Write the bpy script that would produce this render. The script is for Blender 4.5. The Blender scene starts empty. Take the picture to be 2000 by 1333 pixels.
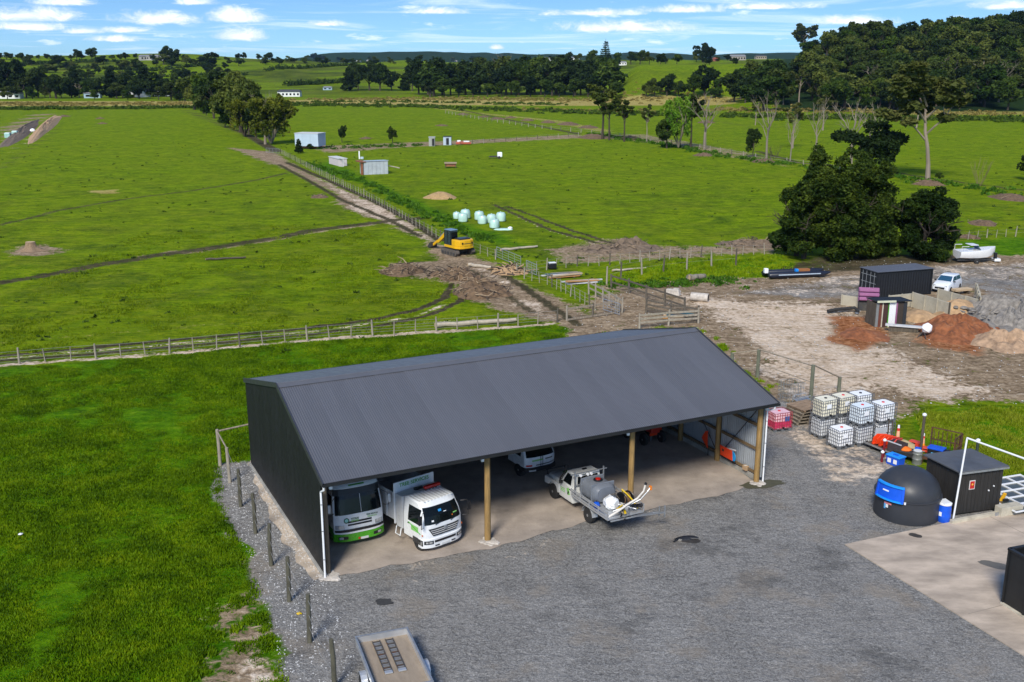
import bpy, math, random
import numpy as np
from math import sin, cos, pi, radians as R
from mathutils import Vector, Matrix
rnd = random.Random(7); nr = np.random.RandomState(11)
S = bpy.context.scene; C = S.collection
# ---------------- camera, sky, sun, exposure
CAMZ = 21.02; PITCH = .2625; FPX = 2010.0
cd = bpy.data.cameras.new('camera'); cam = bpy.data.objects.new('camera', cd); C.objects.link(cam)
cam.location = (0, 0, CAMZ); cam.rotation_euler = (pi/2-PITCH, 0, 0)
cd.sensor_width = 36; cd.lens = 36*FPX/2000; cd.clip_end = 30000; cd.clip_start = .5; S.camera = cam
SUN_EL, SUN_AZ = R(41), R(196)          # azimuth clockwise from +Y
W = bpy.data.worlds.new('World'); S.world = W; W.use_nodes = True
sl = bpy.data.lights.new('sun', 'SUN'); sl.energy = 3.15; sl.angle = R(16); sl.color = (1, .94, .84)
so = bpy.data.objects.new('sun', sl); C.objects.link(so)
sd = Vector((sin(SUN_AZ)*cos(SUN_EL), cos(SUN_AZ)*cos(SUN_EL), sin(SUN_EL)))
so.rotation_euler = sd.to_track_quat('Z', 'Y').to_euler(); so.location = (0, -20, 60)
S.view_settings.view_transform = 'Standard'; S.view_settings.look = 'None'
S.view_settings.exposure = 0.55; S.view_settings.gamma = 1; S.view_settings.use_curve_mapping = False
S.cycles.max_bounces = 6; S.cycles.diffuse_bounces = 3; S.cycles.glossy_bounces = 3
S.cycles.transparent_max_bounces = 6; S.cycles.use_denoising = True
S.cycles.volume_bounces = 0
def px_dir(px, py):
    a = PITCH; x = (px-1000)/FPX; u = (666.5-py)/FPX
    return np.array([x, cos(a)+u*sin(a), -sin(a)+u*cos(a)])
class NT:
    def __init__(s, tree): s.t = tree; s.n = tree.nodes; s.l = tree.links
    def new(s, typ, **kw):
        n = s.n.new(typ)
        for k, v in kw.items(): setattr(n, k, v)
        return n
    def put(s, sock, v):
        if isinstance(v, bpy.types.NodeSocket): s.l.new(v, sock)
        else:
            if isinstance(v, tuple) and len(v) == 3 and sock.type == 'RGBA': v = v+(1,)
            sock.default_value = v
    def math(s, op, a, b=0., c=0., clamp=False):
        n = s.new('ShaderNodeMath', operation=op, use_clamp=clamp)
        s.put(n.inputs[0], a); s.put(n.inputs[1], b); s.put(n.inputs[2], c); return n.outputs[0]
    def vmath(s, op, a, b=(0, 0, 0)):
        n = s.new('ShaderNodeVectorMath', operation=op); s.put(n.inputs[0], a); s.put(n.inputs[1], b); return n.outputs[0]
    def mix(s, f, a, b, blend='MIX'):
        n = s.new('ShaderNodeMix', data_type='RGBA', blend_type=blend)
        s.put(n.inputs[0], f); s.put(n.inputs[6], a); s.put(n.inputs[7], b); return n.outputs[2]
    def noise(s, vec, scale, detail=4., rough=.55, dist=0.):
        n = s.new('ShaderNodeTexNoise'); s.put(n.inputs['Vector'], vec); n.inputs['Scale'].default_value = scale
        n.inputs['Detail'].default_value = detail; n.inputs['Roughness'].default_value = rough; n.inputs['Distortion'].default_value = dist
        return n.outputs['Fac']
    def ramp(s, fac, stops):
        n = s.new('ShaderNodeValToRGB'); s.put(n.inputs[0], fac); e = n.color_ramp.elements
        while len(e) < len(stops): e.new(.5)
        for i, (p, c) in enumerate(stops): e[i].position = p; e[i].color = c+(1,) if len(c) == 3 else c
        return n.outputs[0]
    def sstep(s, v, a, b, to0=0., to1=1.):
        n = s.new('ShaderNodeMapRange', interpolation_type='SMOOTHSTEP'); s.put(n.inputs[0], v)
        n.inputs[1].default_value = a; n.inputs[2].default_value = b; n.inputs[3].default_value = to0; n.inputs[4].default_value = to1
        return n.outputs[0]
    def mapping(s, vec, scale, rot=(0, 0, 0)):
        n = s.new('ShaderNodeMapping'); s.put(n.inputs[0], vec); n.inputs['Scale'].default_value = scale; n.inputs['Rotation'].default_value = rot
        return n.outputs[0]
def make_world():
    t = NT(W.node_tree); t.n.clear()
    out = t.new('ShaderNodeOutputWorld'); bg = t.new('ShaderNodeBackground'); t.l.new(bg.outputs[0], out.inputs[0])
    g = t.new('ShaderNodeTexCoord').outputs['Generated']
    sx = t.new('ShaderNodeSeparateXYZ'); t.l.new(g, sx.inputs[0])
    z = t.math('MAXIMUM', sx.outputs[2], 0.)
    # steeper sampling of the sky so the air near the horizon is as clear and blue as in the picture
    zz = t.math('ADD', t.math('MULTIPLY', z, 2.2), .07)
    cv = t.new('ShaderNodeCombineXYZ'); t.l.new(sx.outputs[0], cv.inputs[0]); t.l.new(sx.outputs[1], cv.inputs[1]); t.l.new(zz, cv.inputs[2])
    nv = t.vmath('NORMALIZE', cv.outputs[0])
    sk = t.new('ShaderNodeTexSky', sky_type='NISHITA'); sk.sun_disc = False; sk.sun_elevation = SUN_EL; sk.sun_rotation = SUN_AZ
    sk.air_density = 1.3; sk.dust_density = .25; sk.ozone_density = 3.0; t.l.new(nv, sk.inputs[0])
    az = t.math('ARCTAN2', sx.outputs[0], sx.outputs[1])
    # streaky high cloud, on a layer plane
    zc = t.math('ADD', z, .035)
    cx = t.new('ShaderNodeCombineXYZ'); t.put(cx.inputs[0], t.math('DIVIDE', sx.outputs[0], zc)); t.put(cx.inputs[1], t.math('DIVIDE', sx.outputs[1], zc))
    c1 = t.noise(t.mapping(cx.outputs[0], (.30, .30, 1), (0, 0, .4)), 1.3, 8., .62, .8)
    veil = t.sstep(c1, .47, .72, 0., .65)
    ca = t.new('ShaderNodeCombineXYZ'); t.put(ca.inputs[0], az); t.put(ca.inputs[1], t.math('MULTIPLY', z, 4.2))
    c2 = t.noise(ca.outputs[0], 17., 6., .6)
    puff = t.math('MULTIPLY', t.sstep(c2, .58, .70, 0., .9), t.sstep(z, .006, .02))
    # separate flat-bottomed cumulus
    wob = t.noise(t.mapping(ca.outputs[0], (1, .45, 1)), 42., 9., .72, .5)
    wob2 = t.math('MULTIPLY', t.math('SUBTRACT', wob, .5), 1.9)
    tot = None; und = None
    for (px, py, w, h) in [(470, 66, 58, 17), (465, 31, 62, 18), (310, 36, 84, 15), (60, 28, 84, 17), (60, 52, 70, 10), (120, 3, 60, 10), (385, 3, 40, 9), (240, 58, 52, 7), (165, 60, 42, 8), (225, 76, 50, 7), (640, 46, 40, 7), (850, 21, 60, 9), (1215, 52, 130, 15), (1160, 25, 120, 8), (970, 92, 16, 7), (1660, 40, 80, 11), (1330, 18, 90, 10), (1500, 12, 110, 8), (1960, 10, 60, 9)]:
        d = px_dir(px, py); d /= np.linalg.norm(d); a0 = math.atan2(d[0], d[1]); z0 = d[2]
        du = t.math('DIVIDE', t.math('SUBTRACT', az, a0), w/FPX)
        dv = t.math('DIVIDE', t.math('SUBTRACT', z, z0-.25*h/FPX), h/FPX)
        dv = t.math('MULTIPLY', dv, t.sstep(dv, -.4, .2, 1.9, .85))
        r2 = t.math('ADD', t.math('MULTIPLY', du, du), t.math('MULTIPLY', dv, dv))
        m = t.math('SUBTRACT', 1.05, t.math('SQRT', r2)); m = t.math('ADD', m, wob2)
        tot = m if tot is None else t.math('MAXIMUM', tot, m)
    cum = t.sstep(tot, -.12, .75, 0., .93)
    shade = t.ramp(t.math('ADD', t.math('MULTIPLY', tot, .5), t.math('MULTIPLY', wob2, .6)), [(0., (5.4, 6.4, 7.8)), (.25, (6.6, 7.3, 8.4)), (.62, (9.0, 9.2, 9.5))])
    col = t.mix(1., sk.outputs[0], (.55, .76, 1.0), 'MULTIPLY')
    col = t.mix(veil, col, (7.2, 8.1, 9.4)); col = t.mix(t.math('MULTIPLY', puff, .7), col, (8.0, 8.6, 9.4)); col = t.mix(cum, col, shade)
    t.l.new(col, bg.inputs[0]); bg.inputs[1].default_value = .105
make_world()

# ---------------- helpers: terrain height and picking points of the ground
def vnoise(x, y, seed=0):
    x = np.asarray(x, float); y = np.asarray(y, float)
    xi = np.floor(x).astype(np.int64); yi = np.floor(y).astype(np.int64); fx = x-xi; fy = y-yi
    fx = fx*fx*(3-2*fx); fy = fy*fy*(3-2*fy)
    def hsh(a, b):
        n = (a*374761393 + b*668265263 + seed*974711) & 0x7fffffff
        n = ((n ^ (n >> 13))*1274126177) & 0x7fffffff
        return ((n ^ (n >> 16)) & 0xffff)/65535.
    a = hsh(xi, yi); b = hsh(xi+1, yi); c = hsh(xi, yi+1); d = hsh(xi+1, yi+1)
    return (a*(1-fx)+b*fx)*(1-fy)+(c*(1-fx)+d*fx)*fy
def fbm(x, y, o=4, seed=0):
    s = 0; a = .5; t = 0
    for i in range(o): s = s+a*vnoise(x*2**i, y*2**i, seed+i); t += a; a *= .5
    return s/t
def sm(a, b, v):
    t = np.clip((np.asarray(v, float)-a)/(b-a), 0, 1); return t*t*(3-2*t)
def hgt(x, y):
    x = np.asarray(x, float); y = np.asarray(y, float); yy = np.maximum(y, 1.); s = x/yy
    far = sm(760, 1350, y)*(25+11*(fbm(x/420, y/420, 3, 3)-.5)*2)+sm(760, 1000, y)*9*(fbm(x/130, y/130, 3, 5)-.5)
    far = far*(1-.55*sm(1500, 2200, y))
    gr = 20.5*sm(590, 760, y)*sm(.085, .125, s)+3.*(fbm(x/60, y/60, 3, 8)-.5)*sm(590, 650, y)*sm(.09, .12, s)
    rt = 33*sm(475, 760, y)*sm(.18, .34, s)+7*sm(600, 800, y)*sm(.34, .5, s)
    base = np.maximum(np.maximum(far, gr), rt)
    dist = sm(3200, 4300, y)*(52+62*(fbm(x/420+3.3, y/2500, 4, 21)-.35)*1.6)*(.55+.45*sm(-.26, -.16, s))
    return np.maximum(base, dist)
def at(px, py, z=None):
    d = px_dir(px, py)
    if z is not None:
        t = (z-CAMZ)/d[2]; return Vector((d[0]*t, d[1]*t, z))
    if d[2] < 0:
        t = -CAMZ/d[2]
        if t < 470: return Vector((d[0]*t, d[1]*t, 0.))
    ts = np.concatenate([np.arange(460, 2500, 3.), np.arange(2500, 9000, 20.)]); hz = hgt(d[0]*ts, d[1]*ts); k = np.nonzero(CAMZ+d[2]*ts <= hz)[0]
    k = k[0] if len(k) else len(ts)-1
    return Vector((d[0]*ts[k], d[1]*ts[k], float(hz[k])))
def ang(a, b):
    p = at(*a); q = at(*b); return math.atan2(q.y-p.y, q.x-p.x)

# ---------------- helpers: objects
def tag(o, label=None, cat=None, group=None, kind=None):
    if label: o['label'] = label
    if cat: o['category'] = cat
    if group: o['group'] = group
    if kind: o['kind'] = kind
    return o
def thing(name, label, cat, loc=(0, 0, 0), rz=0., group=None, kind=None):
    o = bpy.data.objects.new(name, None); C.objects.link(o); o.location = loc; o.rotation_euler = (0, 0, rz)
    o.empty_display_size = .2
    return tag(o, label, cat, group, kind)
def copy_tree(o, parent=None):
    c = o.copy(); C.objects.link(c)
    if parent: c.parent = parent
    for ch in list(o.children): copy_tree(ch, c)
    return c
def inst(name, me, parent, loc=(0, 0, 0), rot=(0, 0, 0), sc=(1, 1, 1), kind=None):
    o = bpy.data.objects.new(name, me); C.objects.link(o); o.parent = parent; o.location = loc; o.rotation_euler = rot; o.scale = sc
    if kind: o['kind'] = kind
    return o
class MB:
    def __init__(s): s.v = []; s.f = []; s.M = None
    def add(s, vs, fs):
        n = len(s.v)
        if s.M is not None: vs = [tuple(s.M @ Vector(v)) for v in vs]
        s.v.extend([tuple(v) for v in vs]); s.f.extend([tuple(i+n for i in f) for f in fs]); return s
    def box(s, c, d, rz=0., rx=0., ry=0., taper=1.):
        m = Matrix.Rotation(rz, 3, 'Z') @ Matrix.Rotation(ry, 3, 'Y') @ Matrix.Rotation(rx, 3, 'X'); vs = []
        for k in (-1, 1):
            q = taper if k > 0 else 1.
            for i, j in ((-1, -1), (1, -1), (1, 1), (-1, 1)): vs.append(Vector(c)+m @ Vector((i*d[0]/2*q, j*d[1]/2*q, k*d[2]/2)))
        return s.add(vs, [(0, 3, 2, 1), (4, 5, 6, 7), (0, 1, 5, 4), (1, 2, 6, 5), (2, 3, 7, 6), (3, 0, 4, 7)])
    def bar(s, p, q, w, h=None):
        h = h or w; p = Vector(p); q = Vector(q); d = (q-p); L = d.length
        if L < 1e-6: return s
        d.normalize(); up = Vector((0, 0, 1)) if abs(d.z) < .95 else Vector((1, 0, 0)); a = d.cross(up).normalized(); b = a.cross(d)
        vs = [p+a*i*w/2+b*j*h/2 for i, j in ((-1, -1), (1, -1), (1, 1), (-1, 1))]+[q+a*i*w/2+b*j*h/2 for i, j in ((-1, -1), (1, -1), (1, 1), (-1, 1))]
        return s.add(vs, [(0, 1, 2, 3), (7, 6, 5, 4), (0, 4, 5, 1), (1, 5, 6, 2), (2, 6, 7, 3), (3, 7, 4, 0)])
    def tube(s, pts, r, n=6, closed=False):
        pts = [Vector(p) for p in pts]; rs = r if isinstance(r, (list, tuple)) else [r]*len(pts); vs = []; fs = []; a = None
        for i, p in enumerate(pts):
            d = (pts[min(i+1, len(pts)-1)]-pts[max(i-1, 0)])
            d = d.normalized() if d.length > 0 else Vector((0, 0, 1))
            if a is None: a = d.cross(Vector((0, 0, 1)) if abs(d.z) < .9 else Vector((1, 0, 0))).normalized()
            else: a = (a-d*a.dot(d)).normalized()
            b = d.cross(a)
            for k in range(n): t = 2*pi*k/n; vs.append(p+(a*cos(t)+b*sin(t))*rs[i])
        m = len(pts)
        for i in range(m-1):
            for k in range(n): fs.append((i*n+k, i*n+(k+1) % n, (i+1)*n+(k+1) % n, (i+1)*n+k))
        fs.append(tuple(range(n))[::-1]); fs.append(tuple(range((m-1)*n, m*n)))
        return s.add(vs, fs)
    def lathe(s, prof, n=20, c=(0, 0, 0), sx=1., sy=1.):
        vs = []; fs = []
        for r, z in prof:
            for k in range(n): t = 2*pi*k/n; vs.append((c[0]+r*cos(t)*sx, c[1]+r*sin(t)*sy, c[2]+z))
        for i in range(len(prof)-1):
            for k in range(n): fs.append((i*n+k, i*n+(k+1) % n, (i+1)*n+(k+1) % n, (i+1)*n+k))
        fs.append(tuple(range(n))[::-1]); fs.append(tuple(range((len(prof)-1)*n, len(prof)*n)))
        return s.add(vs, fs)
    def disc(s, c, axis, r, h, n=16, r2=None):   # cylinder along axis centred at c
        ax = Vector(axis).normalized(); return s.tube([Vector(c)-ax*h/2, Vector(c)+ax*h/2], [r, r2 if r2 is not None else r], n)
    def prism(s, poly, y0, y1):                  # polygon in xz, extruded along y
        n = len(poly); vs = [(x, y0, z) for x, z in poly]+[(x, y1, z) for x, z in poly]
        return s.add(vs, [tuple(range(n)), tuple(range(n, 2*n))[::-1]]+[(i, i+n, (i+1) % n+n, (i+1) % n) for i in range(n)])
    def slab(s, poly, z0, z1):                   # polygon in xy, extruded along z
        n = len(poly); vs = [(x, y, z0) for x, y in poly]+[(x, y, z1) for x, y in poly]
        return s.add(vs, [tuple(range(n))[::-1], tuple(range(n, 2*n))]+[(i, (i+1) % n, (i+1) % n+n, i+n) for i in range(n)])
    def patch(s, fn, u0, u1, v0, v1, off=.01, nu=6, nv=5, inset=.03):   # shell patch lying on a surface fn(u,v,off)
        vs = []; fs = []
        for j in range(nv+1):
            for i in range(nu+1): vs.append(fn(u0+(u1-u0)*i/nu, v0+(v1-v0)*j/nv, off))
        for j in range(nv):
            for i in range(nu): a = j*(nu+1)+i; fs.append((a, a+1, a+nu+2, a+nu+1))
        rim = [i for i in range(nu+1)]+[(nu+1)*j+nu for j in range(1, nv+1)]+[(nu+1)*nv+i for i in range(nu-1, -1, -1)]+[(nu+1)*j for j in range(nv-1, 0, -1)]
        b = len(vs)
        for r_ in rim:
            j, i = divmod(r_, nu+1); vs.append(fn(u0+(u1-u0)*i/nu, v0+(v1-v0)*j/nv, -inset))
        m = len(rim)
        for k in range(m): fs.append((rim[k], b+k, b+(k+1) % m, rim[(k+1) % m]))
        return s.add(vs, fs)
    def mesh(s, name, mat, smooth=False):
        me = bpy.data.meshes.new(name); me.from_pydata(s.v, [], s.f); me.update()
        if mat: me.materials.append(mat)
        if smooth:
            me.polygons.foreach_set('use_smooth', [True]*len(me.polygons))
            try: me.set_sharp_from_angle(angle=R(38))
            except Exception: pass
        return me
    def build(s, name, mat, parent=None, bevel=0., smooth=False, kind=None, label=None, loc=(0, 0, 0), rot=(0, 0, 0)):
        o = bpy.data.objects.new(name, s.mesh(name, mat, smooth)); C.objects.link(o); o.location = loc; o.rotation_euler = rot
        if parent: o.parent = parent
        if bevel:
            b = o.modifiers.new('bevel', 'BEVEL'); b.width = bevel; b.segments = 2; b.limit_method = 'ANGLE'; b.angle_limit = R(40)
        if kind: o['kind'] = kind
        if label: o['label'] = label
        return o
def npmesh(name, verts, faces, mat, k):          # verts (n,3), faces (m,k) numpy
    me = bpy.data.meshes.new(name); me.vertices.add(len(verts)); me.vertices.foreach_set('co', np.asarray(verts, np.float32).ravel())
    m = len(faces); me.loops.add(m*k); me.loops.foreach_set('vertex_index', np.asarray(faces, np.int32).ravel())
    me.polygons.add(m); me.polygons.foreach_set('loop_start', np.arange(0, m*k, k, dtype=np.int32))
    try: me.polygons.foreach_set('loop_total', np.full(m, k, np.int32))
    except Exception: pass
    me.update(calc_edges=True); me.validate()
    if mat: me.materials.append(mat)
    return me
def link(o_name, me, parent=None, kind=None):
    o = bpy.data.objects.new(o_name, me); C.objects.link(o)
    if parent: o.parent = parent
    if kind: o['kind'] = kind
    return o
def text_mesh(body, size, mat, ext=.004, sx=1.):
    c = bpy.data.curves.new('lettering', 'FONT'); c.body = body; c.size = size; c.extrude = ext; c.align_x = 'CENTER'; c.align_y = 'CENTER'; c.offset = size*.018
    o = bpy.data.objects.new('lettering_tmp', c); C.objects.link(o); bpy.context.view_layer.update()
    me = bpy.data.meshes.new_from_object(o.evaluated_get(bpy.context.evaluated_depsgraph_get())); bpy.data.objects.remove(o)
    me.materials.clear(); me.materials.append(mat); return me

# ---------------- materials
_m = {}
def mat(name, col, rough=.6, orand=0., metal=0., var=.12, scale=3., bump=.0, bscale=20., dirt=0., dirtcol=(.16, .12, .08), spec=.5, trans=0., stretch=None, coat=0., rust=0., rustscale=2.5):
    if name in _m: return _m[name]
    m = bpy.data.materials.new(name); m.use_nodes = True; t = NT(m.node_tree); t.n.clear()
    out = t.new('ShaderNodeOutputMaterial'); b = t.new('ShaderNodeBsdfPrincipled'); t.l.new(b.outputs[0], out.inputs[0])
    vec = t.new('ShaderNodeTexCoord').outputs['Object']
    if stretch: vec = t.mapping(vec, stretch)
    n = t.noise(vec, scale, 5., .6); lo = tuple(max(0, c*(1-var)) for c in col); hi = tuple(min(1, c*(1+var)) for c in col)
    c = t.ramp(n, [(.3, lo), (.7, hi)])
    if orand:
        q = t.math('ADD', 1.-orand, t.math('MULTIPLY', t.new('ShaderNodeObjectInfo').outputs['Random'], 2*orand)); qc = t.new('ShaderNodeCombineColor'); [t.l.new(q, qc.inputs[k]) for k in range(3)]; c = t.mix(1., c, qc.outputs[0], 'MULTIPLY')
    if dirt:
        d = t.noise(vec, scale*.45+.6, 8., .68); c = t.mix(t.sstep(d, .62-dirt*.3, .75, 0., min(1, dirt*1.1)), c, dirtcol)
    if rust:
        d = t.noise(vec, rustscale, 8., .7); c = t.mix(t.sstep(d, .6-rust*.3, .66), c, (.16, .055, .02))
    t.l.new(c, b.inputs['Base Color']); b.inputs['Metallic'].default_value = metal
    t.put(b.inputs['Roughness'], t.sstep(t.noise(vec, scale*2.3, 3.), .2, .8, max(.03, rough-.1), min(1, rough+.1)))
    b.inputs['Specular IOR Level'].default_value = spec; b.inputs['Coat Weight'].default_value = coat
    if trans: b.inputs['Transmission Weight'].default_value = trans
    if bump:
        bn = t.new('ShaderNodeBump'); bn.inputs['Distance'].default_value = bump; bn.inputs['Strength'].default_value = .9
        t.put(bn.inputs['Height'], t.noise(vec, bscale, 6., .6)); t.l.new(bn.outputs[0], b.inputs['Normal'])
    _m[name] = m; return m
def foliage(name, cols, scale=.35, rough=.65, tr=.15):
    if name in _m: return _m[name]
    m = bpy.data.materials.new(name); m.use_nodes = True; t = NT(m.node_tree); t.n.clear()
    out = t.new('ShaderNodeOutputMaterial'); b = t.new('ShaderNodeBsdfPrincipled'); tl = t.new('ShaderNodeBsdfTranslucent'); mx = t.new('ShaderNodeMixShader')
    vec = t.new('ShaderNodeTexCoord').outputs['Object']; oi = t.new('ShaderNodeObjectInfo').outputs['Random']
    n = t.noise(vec, scale, 3., .6); n2 = t.noise(vec, scale*9, 2., .6)
    f = t.math('ADD', t.math('MULTIPLY', n, .55), t.math('MULTIPLY', n2, .45))
    f = t.math('ADD', f, t.math('MULTIPLY', t.math('SUBTRACT', oi, .5), .16))
    c = t.ramp(f, [(.34, cols[0]), (.5, cols[1]), (.68, cols[2])])
    t.l.new(c, b.inputs['Base Color']); b.inputs['Roughness'].default_value = rough; b.inputs['Specular IOR Level'].default_value = .12
    t.l.new(c, tl.inputs[0]); mx.inputs[0].default_value = tr; t.l.new(b.outputs[0], mx.inputs[1]); t.l.new(tl.outputs[0], mx.inputs[2]); t.l.new(mx.outputs[0], out.inputs[0])
    _m[name] = m; return m
white = lambda: mat('white_paint', (.74, .76, .77), .28, var=.04, scale=1.5, dirt=.35, dirtcol=(.5, .48, .43), coat=.3)
whiteg = lambda: mat('dull_white', (.62, .63, .62), .5, var=.08, dirt=.4, dirtcol=(.36, .33, .28))
black = lambda: mat('black_plastic', (.012, .012, .014), .45, var=.2)
glass = lambda: mat('dark_glass', (.004, .006, .007), .06, var=.3, spec=.3)
rubber = lambda: mat('tyre_rubber', (.02, .02, .02), .85, var=.3, bump=.01, dirt=.4, dirtcol=(.07, .06, .05))
steel = lambda: mat('galvanised_steel', (.42, .44, .46), .45, metal=.7, var=.15, scale=5, dirt=.25, dirtcol=(.25, .22, .19))
alu = lambda: mat('aluminium', (.55, .57, .59), .42, metal=.6, var=.1, scale=2, dirt=.3, dirtcol=(.3, .28, .25))
timber = lambda: mat('weathered_timber', (.27, .225, .17), .85, var=.35, scale=2., stretch=(4, 4, .7), bump=.01, bscale=8, dirt=.3, dirtcol=(.1, .1, .06))
darktimber = lambda: mat('dark_timber', (.085, .07, .05), .85, var=.35, scale=2., stretch=(4, 4, .7), bump=.01, bscale=8)
concrete = lambda: mat('concrete', (.42, .40, .36), .85, var=.18, scale=1.2, bump=.006, bscale=14, dirt=.35, dirtcol=(.22, .19, .15))
# ---------------- terrain: what covers the ground where
def gp(pts): return np.array([[*at(x, y, 0.)[:2]] for x, y in pts])
def sdist(X, Y, P, closed=True):
    d = np.full(X.shape, 1e9); inside = np.zeros(X.shape, bool); n = len(P)
    for i in range(n if closed else n-1):
        ax, ay = P[i]; bx, by = P[(i+1) % n]; ex, ey = bx-ax, by-ay; L = ex*ex+ey*ey+1e-9
        t = np.clip(((X-ax)*ex+(Y-ay)*ey)/L, 0, 1); d = np.minimum(d, np.hypot(X-ax-t*ex, Y-ay-t*ey))
        if closed:
            c = ((ay > Y) != (by > Y)) & (X < (bx-ax)*(Y-ay)/(by-ay+1e-12)+ax); inside ^= c
    return np.where(inside, d, -d) if closed else d
CH = dict(gravel=0, dirt=1, pale=2, orange=3, lush=4, dry=5, rut=6)
YARD = [(415, 905), (492, 898), (1290, 830), (1478, 770), (1560, 790), (1640, 850), (1760, 893), (1860, 950), (2010, 1000), (2300, 1500), (900, 1700), (560, 1500), (548, 1290), (520, 1200), (492, 1120), (462, 1050), (436, 985)]
SHEDF = [(492, 900), (640, 1129), (700, 1121), (760, 1106), (820, 1098), (900, 1082), (1000, 1062), (1100, 1032), (1160, 1013), (1230, 1003), (1290, 990), (1400, 972), (1478, 946), (1290, 825), (1240, 790)]
DYARD = [(1130, 600), (1185, 560), (1290, 552), (1400, 540), (1500, 545), (1660, 505), (1820, 500), (2200, 498), (2200, 795), (1900, 790), (1790, 800), (1750, 835), (1690, 870), (1640, 850), (1560, 790), (1500, 800), (1400, 700), (1340, 650), (1230, 645), (1100, 650)]
TRACK = [(440, 287), (540, 298), (600, 335), (700, 383), (770, 410), (850, 470), (960, 510), (1040, 560), (1160, 612), (1230, 645), (1130, 650), (1085, 638), (960, 606), (860, 548), (752, 535), (758, 516), (850, 508), (820, 470), (740, 435), (655, 402), (650, 380), (560, 332), (480, 303)]
PAD = [(1650, 1065), (1858, 1021), (1985, 1003), (2150, 975), (2500, 1300), (2350, 1500)]
LEFTF = [(-900, 760), (0, 722), (270, 700), (560, 670), (850, 652), (1085, 636), (1230, 650), (1100, 700), (700, 760), (560, 880), (500, 905), (432, 905), (440, 990), (500, 1130), (560, 1300), (580, 1600), (-900, 1700)]
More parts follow.
